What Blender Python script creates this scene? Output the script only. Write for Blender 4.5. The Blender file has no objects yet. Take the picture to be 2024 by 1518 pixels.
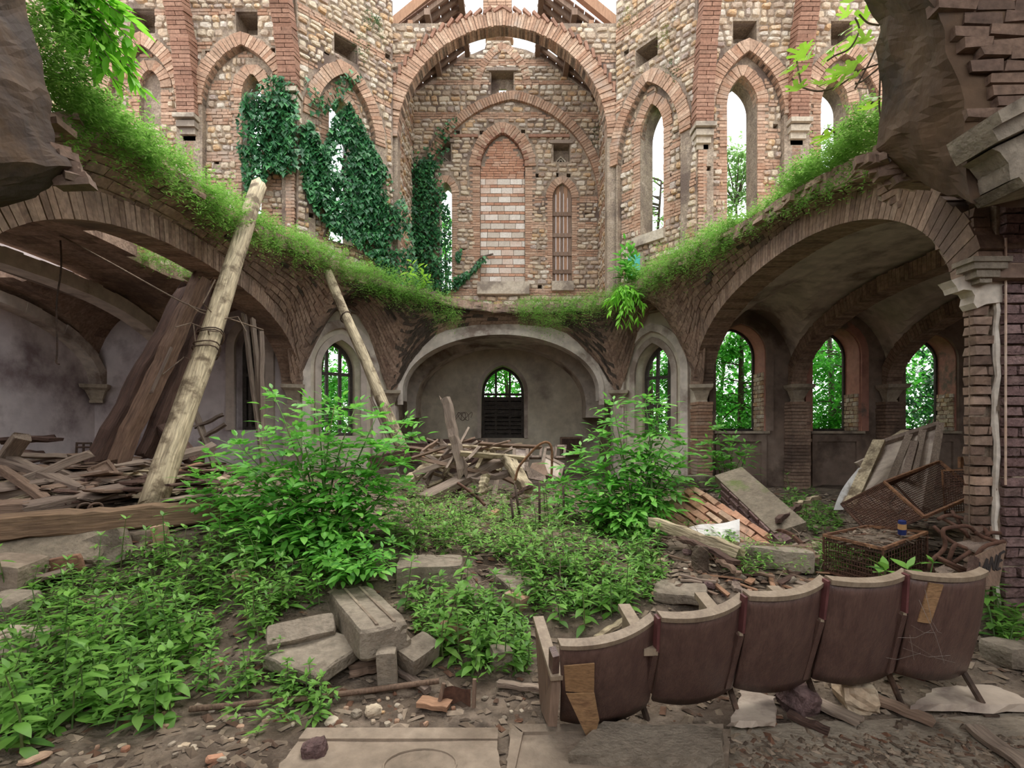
import bpy, math, random
from mathutils import Vector, Matrix, noise
from mathutils.geometry import tessellate_polygon
random.seed(7)
V = Vector
SC = bpy.context.scene
COL = SC.collection
# ------------------------------------------------------------------ camera, sky, exposure
CAM = V((0, 0, 1.6)); FPX = 1000.0; CX = 1012.0; HY = 850.0
cd = bpy.data.cameras.new('camera'); cam = bpy.data.objects.new('camera', cd); COL.objects.link(cam)
cam.location = CAM; cam.rotation_euler = (math.radians(90), 0, 0)
cd.sensor_width = 36; cd.lens = FPX / 2024 * 36; cd.shift_y = 91 / 2024; cd.clip_end = 300
SC.camera = cam
w = bpy.data.worlds.new('sky'); SC.world = w; w.use_nodes = True
bg = w.node_tree.nodes['Background']; bg.inputs[0].default_value = (0.93, 0.97, 1.0, 1); bg.inputs[1].default_value = 1.0
sd = bpy.data.lights.new('sun', 'SUN'); so = bpy.data.objects.new('sun', sd); COL.objects.link(so)
sd.energy = 1.1; sd.angle = math.radians(50); sd.color = (1, .95, .86)
so.rotation_euler = (math.radians(-14), math.radians(8), 0)
vs = SC.view_settings; vs.view_transform = 'Standard'; vs.look = 'None'; vs.exposure = 1.6; vs.gamma = 1; vs.use_curve_mapping = False

def P(px, py, Y): return V(((px - CX) / FPX * Y, Y, CAM.z + (HY - py) / FPX * Y))
def proj(p): return (CX + p[0] / p[1] * FPX, HY - (p[2] - CAM.z) / p[1] * FPX)
def ss(a, b, x):
    t = max(0., min(1., (x - a) / (b - a))); return t * t * (3 - 2 * t)
def lerp(a, b, t): return a + (b - a) * t
R = random.uniform
def gz(x, y):
    z = .47 * ss(2.75, 5.0, y) - .2 * ss(8.5, 12, y)
    z += .5 * ss(-1.6, -4.2, x) * ss(3.6, 6.5, y) * (1 - .3 * ss(8, 11, y))
    z += .12 * math.exp(-((x + 1.6) ** 2 + (y - 5.2) ** 2) / 1.5) + .12 * math.exp(-((x - .2) ** 2 + (y - 7.4) ** 2) / 2.5)
    k = ss(2.9, 3.6, y)
    z += k * .09 * noise.noise((x * 1.3, y * 1.3, 2.)) + (.015 + .03 * k) * noise.noise((x * 4, y * 4, 5.))
    return z
def G(px, py):
    """the ground point seen at a pixel"""
    d = V(((px - CX) / FPX, 1, (HY - py) / FPX)); t = 1.2
    while t < 14:
        p = CAM + d * t
        if p.z < gz(p.x, p.y): return V((p.x, p.y, gz(p.x, p.y)))
        t += .02
    return CAM + d * 14
# ------------------------------------------------------------------ materials
MAT = {}
def hexc(s):
    c = [int(s[i:i + 2], 16) / 255 for i in (0, 2, 4)]
    return tuple((x / 12.92 if x <= .04045 else ((x + .055) / 1.055) ** 2.4) for x in c) + (1,)
def ramp(nt, cols, pos=None):
    r = nt.nodes.new('ShaderNodeValToRGB'); e = r.color_ramp.elements
    n = len(cols)
    while len(e) < n: e.new(.5)
    for i, c in enumerate(cols):
        e[i].position = pos[i] if pos else i / (n - 1); e[i].color = hexc(c)
    return r
def material(name, cols, scale=3., rough=.85, bump=.3, bscale=30., rnd=.7, vary=.35, stain=None, trans=0., grain=None, spec=.3, metal=0., bdist=.02, stain_s=.7, stain_w=(.5, .62)):
    """procedural: palette picked by piece (island/object) and by noise, darker and lighter blotches, optional second colour in patches, fine bump"""
    m = bpy.data.materials.new(name); m.use_nodes = True; nt = m.node_tree; N = nt.nodes; L = nt.links
    b = N['Principled BSDF']; b.inputs['Roughness'].default_value = rough
    b.inputs['Specular IOR Level'].default_value = spec; b.inputs['Metallic'].default_value = metal
    geo = N.new('ShaderNodeNewGeometry'); oi = N.new('ShaderNodeObjectInfo'); tc = N.new('ShaderNodeTexCoord')
    pos = geo.outputs['Position']
    if grain:
        mp = N.new('ShaderNodeMapping'); mp.inputs['Scale'].default_value = grain; L.new(tc.outputs['Object'], mp.inputs['Vector']); pos = mp.outputs['Vector']
    no = N.new('ShaderNodeTexNoise'); no.inputs['Scale'].default_value = scale; no.inputs['Detail'].default_value = 5; no.inputs['Roughness'].default_value = .6
    L.new(pos, no.inputs['Vector'])
    a = N.new('ShaderNodeMath'); a.operation = 'ADD'; L.new(geo.outputs['Random Per Island'], a.inputs[0]); L.new(oi.outputs['Random'], a.inputs[1])
    fr = N.new('ShaderNodeMath'); fr.operation = 'FRACT'; L.new(a.outputs[0], fr.inputs[0])
    st = N.new('ShaderNodeMapRange'); st.inputs['From Min'].default_value = .3; st.inputs['From Max'].default_value = .7; L.new(no.outputs[0], st.inputs[0])
    mx = N.new('ShaderNodeMix'); mx.inputs[0].default_value = rnd; L.new(st.outputs[0], mx.inputs[2]); L.new(fr.outputs[0], mx.inputs[3])
    r = ramp(nt, cols); L.new(mx.outputs[0], r.inputs[0]); col = r.outputs[0]
    n2 = N.new('ShaderNodeTexNoise'); n2.inputs['Scale'].default_value = scale * 4.3; n2.inputs['Detail'].default_value = 6; L.new(pos, n2.inputs['Vector'])
    mr = N.new('ShaderNodeMapRange'); mr.inputs['From Min'].default_value = .3; mr.inputs['From Max'].default_value = .7
    mr.inputs['To Min'].default_value = 1 - vary; mr.inputs['To Max'].default_value = 1 + vary; L.new(n2.outputs[0], mr.inputs[0])
    mm = N.new('ShaderNodeMix'); mm.data_type = 'RGBA'; mm.blend_type = 'MULTIPLY'; mm.inputs[0].default_value = 1
    L.new(col, mm.inputs[6]); L.new(mr.outputs[0], mm.inputs[7]); col = mm.outputs[2]
    if stain:
        for k, (sc_, s) in enumerate([(stain_s, stain)]):
            n3 = N.new('ShaderNodeTexNoise'); n3.inputs['Scale'].default_value = sc_; n3.inputs['Detail'].default_value = 8; n3.inputs['Roughness'].default_value = .62
            L.new(geo.outputs['Position'], n3.inputs['Vector'])
            q = N.new('ShaderNodeMapRange'); q.inputs['From Min'].default_value = stain_w[0]; q.inputs['From Max'].default_value = stain_w[1]; L.new(n3.outputs[0], q.inputs[0])
            ms = N.new('ShaderNodeMix'); ms.data_type = 'RGBA'; L.new(q.outputs[0], ms.inputs[0]); L.new(col, ms.inputs[6]); ms.inputs[7].default_value = hexc(s); col = ms.outputs[2]
    L.new(col, b.inputs['Base Color'])
    if bump:
        nb = N.new('ShaderNodeTexNoise'); nb.inputs['Scale'].default_value = bscale; nb.inputs['Detail'].default_value = 5; L.new(pos, nb.inputs['Vector'])
        bu = N.new('ShaderNodeBump'); bu.inputs['Strength'].default_value = bump; bu.inputs['Distance'].default_value = bdist
        L.new(nb.outputs[0], bu.inputs['Height']); L.new(bu.outputs[0], b.inputs['Normal'])
    if trans:
        t = N.new('ShaderNodeBsdfTranslucent'); L.new(col, t.inputs[0]); ad = N.new('ShaderNodeMixShader'); ad.inputs[0].default_value = trans
        L.new(b.outputs[0], ad.inputs[1]); L.new(t.outputs[0], ad.inputs[2]); L.new(ad.outputs[0], N['Material Output'].inputs[0])
    MAT[name] = m; return m
material('mortar', ['7f6e62', '93826f', 'a59483'], 6, bump=.8, rnd=0, stain='64544a')
material('stone', ['8d7a68', 'a8937f', 'c4b49c', 'b59d84', 'cbbfae', '97857a', 'b9966f', 'd6cbb8'], 6, bump=.5, bscale=25, rnd=.85, vary=.22)
material('brick', ['8e6f5b', 'a28069', 'b18f77', '987b66', 'bea088', '99735b', 'b3927a'], 5, bump=.4, rnd=.85, vary=.25, stain='a89484', stain_s=1.3, stain_w=(.56, .7))
material('brick_red', ['7e5b4a', '8e6855', '9c7763', '745444'], 5, bump=.4, rnd=.85, vary=.25)
material('brick_orange', ['b08066', 'bd9176', 'a3745c', 'c8a58d'], 5, bump=.4, rnd=.85, vary=.2)
material('block_pale', ['c8bcae', 'b9aa9a', 'd8cec2', 'bd9c86'], 5, bump=.3, rnd=.85, vary=.15)
material('brick_mauve', ['6a5250', '79605d', '886f6b', '5e4947', '937b74'], 6, bump=.8, bscale=40, rnd=.8, vary=.35, bdist=.03)
material('plaster', ['b0a094', 'bdaea2', 'cabbae'], 1.1, bump=.35, bscale=14, rnd=0, vary=.14, stain='8f7e73', stain_s=.75)
material('plaster_left', ['c8bcbd', 'd3c7c6', 'dcd1ce'], .9, bump=.3, bscale=12, rnd=0, vary=.1, stain='8d7c7d', stain_s=.5)
material('plaster_pink', ['a8766a', 'b78676', '9a6c62'], 2, bump=.2, rnd=0, vary=.1, stain='7a6a60', stain_s=1.2, stain_w=(.58, .64))
material('vault_brick', ['8a7060', '9a7f6d', 'a68c7a', '7a6254', 'b39a87'], 4, bump=.5, rnd=.75, vary=.3, stain='66554c', stain_s=.6, stain_w=(.5, .66))
material('vault_plaster', ['c9bcb0', 'd5c8bb', 'b8aa9e'], 1.2, bump=.35, bscale=10, rnd=0, vary=.16, stain='8d7b70', stain_s=.9)
material('vault_dark', ['3d342f', '4d423b', '5a4c43'], 2, bump=.5, rnd=0, vary=.2, stain='2a2523')
material('pale_stone', ['a39482', 'b4a693', 'c2b5a3'], 4, bump=.4, rnd=.2, vary=.15, stain='84776a', stain_s=2)
material('concrete', ['7c7062', '8c8071', '9b8f7e'], 5, bump=.7, bscale=45, rnd=.3, vary=.2, stain='61564a', stain_s=2.5)
material('concrete_mossy', ['6f6355', '7f7363', '8d8170'], 5, bump=.8, bscale=40, rnd=.2, vary=.2, stain='5f6f34', stain_s=2.2, stain_w=(.55, .7))
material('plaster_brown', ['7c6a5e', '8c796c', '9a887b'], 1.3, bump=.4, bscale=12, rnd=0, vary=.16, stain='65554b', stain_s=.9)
material('plaster_warm', ['bdb09c', 'cabeaa', 'd6cbb8'], 1.1, bump=.35, bscale=14, rnd=0, vary=.12, stain='94867a', stain_s=.6, stain_w=(.5, .68))
material('wood_umber', ['5c463a', '6d5446', '7e6453', '4c3a30'], 1.6, bump=.7, bscale=9, rnd=.2, vary=.3, grain=(9, 9, .8))
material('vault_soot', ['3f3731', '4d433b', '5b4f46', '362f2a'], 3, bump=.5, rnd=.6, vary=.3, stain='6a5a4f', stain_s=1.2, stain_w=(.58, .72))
material('brick_shade', ['5d4a40', '6b564a', '796253', '54433a'], 5, bump=.6, rnd=.8, vary=.3)  # darker brick: jamb shadow put into the colour, also mixed into the pier step
material('plaster_shaded', ['4c3a2d', '5a4635', '68523f'], 1.6, bump=.9, bscale=9, rnd=0, vary=.2, stain='463a34', stain_s=.9)  # darkened plaster: the shade on the near jambs is put into its colour
material('earth', ['574a3f', '67594c', '75675a', '4a3e35'], 2.5, rough=.95, bump=.9, bscale=22, rnd=0, vary=.35, stain='4a3d33', stain_s=1.1, bdist=.05)
material('slab_stone', ['7f7061', '8f7f6f', '9e8e7d'], 3, bump=.5, bscale=35, rnd=.1, vary=.2, stain='6f6052', stain_s=1.8)
material('wood_dark', ['43332d', '513d35', '614a40', '382a26'], 1.6, bump=.7, bscale=9, rnd=.3, vary=.3, grain=(9, 9, .8))
material('wood_grey', ['6b5b52', '7f6e62', '938273', '5a4c44'], 1.6, bump=.5, bscale=9, rnd=.55, vary=.3, grain=(12, 12, .8))
material('wood_pale', ['8f8068', 'a5957a', 'b8a88c', '7a6c58'], 1.8, bump=.8, bscale=8, rnd=.15, vary=.35, grain=(7, 7, .7), stain='6a5b48', stain_s=4, stain_w=(.5, .62))
material('wood_beam', ['5c493a', '6e5846', '7f6751', '4d3d31'], 1.4, bump=.6, bscale=8, rnd=.1, vary=.3, grain=(8, 8, .6))
material('wood_seat', ['503a35', '5d453e', '695047', '483430'], 1.6, rough=.4, bump=.25, bscale=14, rnd=.25, vary=.2, grain=(14, 14, 1.), spec=.5)
material('wood_rim', ['82705f', '95836f', 'a3917d'], 2, rough=.55, bump=.2, rnd=.1, vary=.15, grain=(8, 8, 2), spec=.4)
material('wood_red', ['5f3838', '6d4342', '503031'], 3, rough=.5, bump=.2, rnd=.1, vary=.25)
material('wood_brown', ['6f5a4b', '806959', '907a6a'], 2, bump=.4, bscale=10, rnd=.5, vary=.25, grain=(10, 10, 1))
material('wood_orange', ['8f6c54', 'a07b61', '7f5e49'], 2, bump=.4, bscale=10, rnd=.5, vary=.2, grain=(10, 10, 1))
material('board_pale', ['a9998b', 'bbaa9a', '94847a'], 2.5, rough=.7, bump=.2, rnd=.1, vary=.12, stain='83736a', stain_s=2.2)
material('plywood', ['8a6a4a', 'a07d5a', '765840'], 3, bump=.2, rnd=.1, vary=.25, grain=(3, 3, 9))
material('iron', ['40352f', '54443a', '6a5244'], 8, rough=.7, bump=.3, rnd=.3, vary=.3, metal=.2)
material('rust', ['75523d', '886246', '634433', '9a7355'], 9, rough=.85, bump=.4, rnd=.3, vary=.3)
material('rust_dark', ['4d362c', '5c4033', '3f2c26'], 9, rough=.85, bump=.3, rnd=.3, vary=.3)
material('frame_dark', ['3b3532', '4a433e', '58504a'], 6, rough=.8, bump=.3, rnd=.3, vary=.25)
material('teal', ['4aa79a', '5cb8aa'], 3, rough=.6, bump=0, rnd=.2, vary=.1)
material('white_sheet', ['c4bfba', 'd4d0cc', 'b4aea8'], 3, rough=.55, bump=.1, rnd=0, vary=.08, stain='9a8f84', stain_s=5)
material('paint_black', ['2a2422', '332c2a'], 5, rough=.7, bump=0, rnd=0, vary=.1)
material('cob', ['8a8078', '9a9088'], 5, rough=.9, bump=0, rnd=0, vary=.1)
material('can_blue', ['232c5c', '2c3668'], 5, rough=.4, bump=0, rnd=0, vary=.1)
material('can_tan', ['b58a5c', 'c29a6c'], 5, rough=.4, bump=0, rnd=0, vary=.1)
material('leaf', ['5f9239', '72a645', '88ba54', '52803a', '9eca62'], 2, rough=.5, bump=0, rnd=.8, vary=.15, trans=.4, spec=.35)
material('leaf_elder', ['56a23a', '72bc4a', '8ed05a', '52983f', 'aae46e'], 2, rough=.45, bump=0, rnd=.8, vary=.12, trans=.45, spec=.4)
material('leaf_bright', ['6ab42e', '82c83a', '98d84a', '5ca02c'], 2, rough=.5, bump=0, rnd=.8, vary=.1, trans=.5)
material('leaf_fig', ['96c93c', 'a8d84a', 'b8e25e', '88bd38'], 2, rough=.45, bump=0, rnd=.8, vary=.08, trans=.45)
material('grass', ['74a444', '8aba54', 'a0cc68', '669440', 'b2d67e'], 2, rough=.6, bump=0, rnd=.85, vary=.2, trans=.4)
material('grass_dry', ['8a9058', '9aa068', '7a7a4c', '6f8a48'], 2, rough=.7, bump=0, rnd=.85, vary=.2, trans=.3)
material('ivy', ['1f4a2c', '2c6038', '3a7444', '274f30', '4a8a4c', '5f9a60'], 2, rough=.4, bump=0, rnd=.85, vary=.2, trans=.2, spec=.5)
material('tree_leaf', ['3f9a2a', '58b83c', '76cc50', '2f8226', '90d866'], .8, rough=.5, bump=0, rnd=.7, vary=.3, trans=.5)
material('tree_pale', ['7fa860', '98bd78', '6c9450', 'b0cc90'], .8, rough=.5, bump=0, rnd=.7, vary=.2, trans=.5)
material('bark', ['4a4038', '5a4e44', '6a5c50'], 5, bump=.6, rnd=.2, vary=.3)
material('stem_green', ['4d6a3a', '5d7a42', '6a5a40'], 5, bump=0, rnd=.5, vary=.2)
material('twig', ['6d5c4e', '82705f', '564840'], 5, bump=0, rnd=.7, vary=.3)
material('moss', ['5f8a2c', '74a038', '4d7526'], 4, rough=.95, bump=.9, bscale=40, rnd=0, vary=.3)
material('gable_tile', ['7a5c4c', '8c6c5a', '6a5044'], 5, bump=.4, rnd=.8, vary=.25)
material('dust_litter', ['6f6052', '80705f', '5d4f43', '998876', '4d4137', '75523f'], 4, rough=.95, bump=.3, rnd=.95, vary=.2)
# ------------------------------------------------------------------ mesh builder
class MB:
    def __init__(s): s.v = []; s.f = []
    def add(s, vs, fs):
        o = len(s.v); s.v.extend([tuple(q) for q in vs]); s.f.extend([tuple(i + o for i in f) for f in fs])
    def hexa(s, c):            # 8 corners: bottom ring 0-3, top ring 4-7
        s.add(c, [(3, 2, 1, 0), (4, 5, 6, 7), (0, 1, 5, 4), (1, 2, 6, 5), (2, 3, 7, 6), (3, 0, 4, 7)])
    def box(s, c, sx, sy, sz, M=None, j=0.):
        c = V(c); q = []
        for z in (-.5, .5):
            for x, y in ((-.5, -.5), (.5, -.5), (.5, .5), (-.5, .5)):
                p = V((x * sx, y * sy, z * sz))
                if j: p += V((R(-j, j), R(-j, j), R(-j, j)))
                q.append(c + (M @ p if M else p))
        s.hexa(q)
    def bar(s, a, b, wd, th, up=(0, 0, 1), j=0., taper=1.):
        """a rectangular bar from a to b, wd across, th along up"""
        a, b = V(a), V(b); d = (b - a).normalized(); u = V(up); x = d.cross(u)
        if x.length < 1e-4: x = d.cross(V((1, 0, 0)))
        x.normalize(); u = x.cross(d)
        q = []
        for p, k in ((a, 1), (b, taper)):
            for i, jz in ((-1, -1), (1, -1), (1, 1), (-1, 1)):
                q.append(p + x * (i * wd / 2 * k) + u * (jz * th / 2 * k) + V((R(-j, j), R(-j, j), R(-j, j))))
        s.hexa(q)
    def tube(s, pts, rad, n=8, cap=True, wob=0.):
        pts = [V(p) for p in pts]; m = len(pts)
        if not isinstance(rad, (list, tuple)): rad = [rad] * m
        x = None; vs = []
        for i, p in enumerate(pts):
            d = (pts[min(i + 1, m - 1)] - pts[max(i - 1, 0)]).normalized()
            if x is None: x = d.orthogonal().normalized()
            x = (x - d * x.dot(d)); x = x.normalized() if x.length > 1e-5 else d.orthogonal().normalized()
            y = d.cross(x)
            for k in range(n):
                a = 2 * math.pi * k / n; r = rad[i] * (1 + (R(-wob, wob) if wob else 0))
                vs.append(p + x * math.cos(a) * r + y * math.sin(a) * r)
        fs = [(i * n + k, i * n + (k + 1) % n, (i + 1) * n + (k + 1) % n, (i + 1) * n + k) for i in range(m - 1) for k in range(n)]
        if cap: fs += [tuple(range(n - 1, -1, -1)), tuple(range((m - 1) * n, m * n))]
        s.add(vs, fs)
    def prism(s, poly, F, t0, t1):
        """2-D polygon mapped by F(u, v, depth) and given thickness"""
        n = len(poly); q = [F(u, v, t0) for u, v in poly] + [F(u, v, t1) for u, v in poly]
        tri = tessellate_polygon([[V((u, v, 0)) for u, v in poly]])
        fs = [tuple(t) for t in tri] + [tuple(n + i for i in reversed(t)) for t in tri]
        fs += [(i, (i + 1) % n, n + (i + 1) % n, n + i) for i in range(n)]
        s.add(q, fs)
    def slab(s, outer, holes, F, t0, t1, back=True):
        loops = [outer] + holes; pts = [p for l in loops for p in l]; n = len(pts)
        tri = tessellate_polygon([[V((u, v, 0)) for u, v in l] for l in loops])
        q = [F(u, v, t0) for u, v in pts] + [F(u, v, t1) for u, v in pts]
        fs = [tuple(t) for t in tri]
        if back: fs += [tuple(n + i for i in reversed(t)) for t in tri]
        o = 0
        for l in loops:
            k = len(l); fs += [(o + i, o + (i + 1) % k, n + o + (i + 1) % k, n + o + i) for i in range(k)]; o += k
        s.add(q, fs)
    def mesh(s, name, mat, smooth=False):
        me = bpy.data.meshes.new(name); me.from_pydata(s.v, [], s.f); me.validate()
        if not s.v: return me
        import bmesh
        bm = bmesh.new(); bm.from_mesh(me); bmesh.ops.recalc_face_normals(bm, faces=bm.faces); bm.to_mesh(me); bm.free()
        me.materials.append(MAT[mat])
        if smooth: me.polygons.foreach_set('use_smooth', [True] * len(me.polygons))
        return me
    def build(s, name, mat, parent=None, smooth=False, **k): return link(name, s.mesh(name, mat, smooth), parent, **k)
def link(name, me, parent=None, label=None, cat=None, group=None, kind=None, mw=None):
    o = bpy.data.objects.new(name, me); COL.objects.link(o)
    if parent is not None: o.parent = parent; o.matrix_parent_inverse = PINV.get(parent.name, Matrix())
    if mw is not None: o.matrix_basis = mw
    tag(o, label, cat, group, kind); return o
PINV = {}
def tag(o, label=None, cat=None, group=None, kind=None):
    if label: o['label'] = label
    if cat: o['category'] = cat
    if group: o['group'] = group
    if kind: o['kind'] = kind
    return o
def empty(name, loc, label, cat, group=None, rz=0, kind=None):
    """a thing's root; its parts are built in world coordinates unless local=True is wanted"""
    o = bpy.data.objects.new(name, None); COL.objects.link(o); o.location = loc; o.rotation_euler = (0, 0, rz); o.empty_display_size = .1
    PINV[o.name] = (Matrix.Translation(V(loc)) @ Matrix.Rotation(rz, 4, 'Z')).inverted()
    return tag(o, label, cat, group, kind)
def inpoly(x, y, poly):
    c = False; n = len(poly); j = n - 1
    for i in range(n):
        xi, yi = poly[i]; xj, yj = poly[j]
        if (yi > y) != (yj > y) and x < (xj - xi) * (y - yi) / (yj - yi) + xi: c = not c
        j = i
    return c
# ------------------------------------------------------------------ structure: walls
class Wall:
    def __init__(s, a, b):
        s.a = V((a[0], a[1])); d = V((b[0] - a[0], b[1] - a[1])); s.L = d.length; s.d = d.normalized()
        s.n = V((s.d.y, -s.d.x))
        if s.n.dot(-s.a) < 0: s.n = -s.n
    def F(s, u, z, off=0.):
        q = s.a + s.d * u + s.n * off; return V((q.x, q.y, z))
    def px(s, px, py, off=0.):
        r = V(((px - CX) / FPX, 1)); t = (s.a + s.n * off).dot(s.n) / r.dot(s.n)
        q = r * t; return ((q - s.a).dot(s.d), CAM.z + (HY - py) / FPX * t)
    def box(s, x0, x1, y0, y1):
        u0, _ = s.px(x0, y0); u1, _ = s.px(x1, y0); xm = (x0 + x1) / 2
        return u0, u1, s.px(xm, y1)[1], s.px(xm, y0)[1]
    def rect(s, x0, x1, y0, y1):
        u0, u1, z0, z1 = s.box(x0, x1, y0, y1); return [(u0, z0), (u1, z0), (u1, z1), (u0, z1)]
    def arch(s, x0, x1, yap, ysp, ybot, n=10):
        """pointed-arch opening given in measured picture rows"""
        u0, _ = s.px(x0, ysp); u1, _ = s.px(x1, ysp); xm = (x0 + x1) / 2
        za = s.px(xm, yap)[1]; zs = s.px(xm, ysp)[1]; zb = s.px(xm, ybot)[1]
        return arch_poly((u0 + u1) / 2, abs(u1 - u0) / 2, zb, zs, za, n)
def arc_pts(h, r, n=10):
    """half arch from (h,0) to (0,r)"""
    if r >= h:
        Rr = (h * h + r * r) / (2 * h); am = math.asin(min(1, r / Rr))
        return [(h - Rr + Rr * math.cos(am * i / n), Rr * math.sin(am * i / n)) for i in range(n + 1)]
    return [(h * math.cos(math.pi / 2 * i / n), r * math.sin(math.pi / 2 * i / n)) for i in range(n + 1)]
def arch_poly(c, h, zb, zs, za, n=10):
    p = arc_pts(h, za - zs, n)
    return [(c - h, zb)] + [(c - x, zs + z) for x, z in p[:-1]] + [(c, za)] + [(c + x, zs + z) for x, z in reversed(p[:-1])] + [(c + h, zb)]
def grow(poly, k):
    """open arch polyline (without its two base points) pushed out by k"""
    out = []; n = len(poly)
    for i, p in enumerate(poly):
        a = poly[max(i - 1, 0)]; b = poly[min(i + 1, n - 1)]; d = V((b[0] - a[0], b[1] - a[1])).normalized()
        out.append((p[0] - d.y * k, p[1] + d.x * k))
    return out
def resample(pts, step):
    pts = [V(p) for p in pts]; out = [pts[0]]; tot = sum((pts[i + 1] - pts[i]).length for i in range(len(pts) - 1)); n = max(1, round(tot / step)); st = tot / n
    acc = 0; need = st
    for i in range(len(pts) - 1):
        a, b = pts[i], pts[i + 1]; l = (b - a).length
        while acc + l >= need - 1e-9 and len(out) < n:
            out.append(a.lerp(b, (need - acc) / l)); need += st
        acc += l
    out.append(pts[-1]); return out
def ring(mb, poly, thick, F, t0, t1, step=.085, gap=.14, jit=.012, dent=False):
    """voussoirs standing on an open arch polyline"""
    q = resample([(p[0], p[1]) for p in poly], step); n = len(q)
    nr = []
    for i in range(n):
        d = (q[min(i + 1, n - 1)] - q[max(i - 1, 0)]).normalized(); nr.append(V((-d.y, d.x)))
    for i in range(n - 1):
        g = gap / 2; a = q[i].lerp(q[i + 1], g); b = q[i].lerp(q[i + 1], 1 - g); na = nr[i]; nb = nr[i + 1]; k = thick * R(.93, 1.05); j = R(-jit, jit)
        ao, bo = a + na * k, b + nb * k; o0 = t1 + j
        if dent and i % 2: o0 -= .07
        mb.hexa([F(a.x, a.y, t0), F(b.x, b.y, t0), F(b.x, b.y, o0), F(a.x, a.y, o0), F(ao.x, ao.y, t0), F(bo.x, bo.y, t0), F(bo.x, bo.y, o0), F(ao.x, ao.y, o0)])
def quoins(mb, e, wall, off=0., w_=.26, zlo=None):
    """toothed brick edges down both sides of an opening"""
    zs = e[1][1]; zb = e[0][1] if zlo is None else max(zlo, e[0][1])
    for u, sg in ((e[0][0], -1), (e[-1][0], 1)):
        z = zb; r = 0
        while z < zs - .03:
            k = w_ * (1. if r % 2 else .72) * R(.95, 1.05); d = off + R(.012, .035); a, b = (u - k, u - .004) if sg < 0 else (u + .004, u + k)
            mb.hexa([wall.F(x, y, t) for y in (z + .005, z + .071) for x, t in ((a, d), (b, d), (b, off - .03), (a, off - .03))]); z += .077; r += 1
# stone prototypes in a unit box (x, z in -.5...5, y depth -1 (front) ...0)
STONES = []
for k in range(10):
    m = MB(); n = 8; f = []; bk = []
    for i in range(n):
        a = 2 * math.pi * (i + .5 * (k % 2)) / n; c, s_ = math.cos(a), math.sin(a)
        e = .45; x = math.copysign(abs(c) ** e, c) * .5 * R(.82, 1); z = math.copysign(abs(s_) ** e, s_) * .5 * R(.82, 1)
        bk.append((x, 0, z)); f.append((x * R(.74, .88), -1 + R(-.15, .25), z * R(.66, .82)))
    m.add(f + bk + [(0, -1.15, 0)], [(i, (i + 1) % n, 2 * n) for i in range(n)] + [(i, n + i, n + (i + 1) % n, (i + 1) % n) for i in range(n)])
    STONES.append((m.mesh('stone', 'stone'), m.v, m.f))
def masonry(wall, root, u0, u1, z0, z1, inside, off, brick_share=.35, nmax=300, srange=(.15, .38), minpx=12.5, band=(.35, .8)):
    """rubble zones between brick courses laid on a wall face; the larger stones become objects of their own"""
    sm = MB(); bmk = MB(); big = []
    fn = V((wall.n.x, wall.n.y, 0)); fu = V((wall.d.x, wall.d.y, 0))
    z = z0
    while z < z1:
        zt = z + R(*band)
        while z < zt and z < z1:
            h = R(.10, .2) * (1 if srange[1] < .5 else 1.3); u = u0 + R(-.2, 0)
            while u < u1:
                wd = R(*srange); hh = h * R(.8, 1.15); zc_ = z + h / 2 + R(-.02, .02)
                for tr in range(3):
                    c = (u + wd / 2, zc_); okk = all(inside(c[0] + a * wd * .45, c[1] + b * hh * .45) for a in (-1, 1) for b in (-1, 1))
                    if okk: break
                    wd *= .62
                if not okk: u += .05; continue
                if all(inside(c[0] + a * wd * .45, c[1] + b * hh * .45) for a in (-1, 1) for b in (-1, 1)):
                    k = random.randrange(10); ctr = wall.F(c[0], c[1], off); dp = R(.03, .075); rot = R(-.12, .12)
                    M = Matrix(((fu.x, -fn.x, 0, ctr.x), (fu.y, -fn.y, 0, ctr.y), (0, 0, 1, ctr.z), (0, 0, 0, 1))) @ Matrix.Rotation(rot, 4, 'Y') @ Matrix.Diagonal((wd * 1.0, dp, hh * 1.0, 1))
                    p = proj(ctr); dist = ctr.y; wpx = wd / dist * FPX * abs(fu.x) ; hpx = hh / dist * FPX
                    vis = -20 < p[0] < 2044 and p[1] > -20
                    if vis and wpx > minpx and hpx > 8.5: big.append((wpx * hpx, k, M))
                    else:
                        sm.add([M @ V(q) for q in STONES[k][1]], STONES[k][2])
                u += wd
            z += h
        nc = random.choice((2, 3, 3, 4, 5)) if R(0, 1) < brick_share * 2 else 0
        for _ in range(nc):
            h = .078; u = u0 + R(-.26, 0)
            while u < u1:
                wd = R(.22, .29) if R(0, 1) < .75 else .13
                for tr in range(3):
                    ok = all(inside(u + a * wd, z + b * h) for a in (.04, .96) for b in (.1, .9))
                    if ok: break
                    wd *= .6
                if not ok: u += .04; continue
                if ok:
                    d = off + R(.008, .03); g = .008; e = R(-.008, .008)
                    c = [wall.F(a, b, t) for b in (z + g + e, z + h - g + e) for a, t in ((u + g, d), (u + wd - g, d), (u + wd - g, off - .02), (u + g, off - .02))]
                    bmk.hexa(c)
                u += wd
            z += h
    big.sort(key=lambda t: -t[0])
    for a, k, M in big[nmax:]: sm.add([M @ V(q) for q in STONES[k][1]], STONES[k][2])
    for a, k, M in big[:nmax]: link('stone', STONES[k][0], root, mw=M)
    if sm.v: sm.build('small_stones', 'stone', root, kind='stuff')
    if bmk.v: bmk.build('brick_courses', 'brick', root, kind='stuff')
def S(name, label, cat='wall'): return dict(label=label, cat=cat, kind='structure')
def inside_fn(outer, holes, m=.0):
    def f(u, z): return inpoly(u, z, outer) and not any(inpoly(u, z, h) for h in holes)
    return f
def arch_only(poly): return poly[1:-1]
ZT = 13.2
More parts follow.
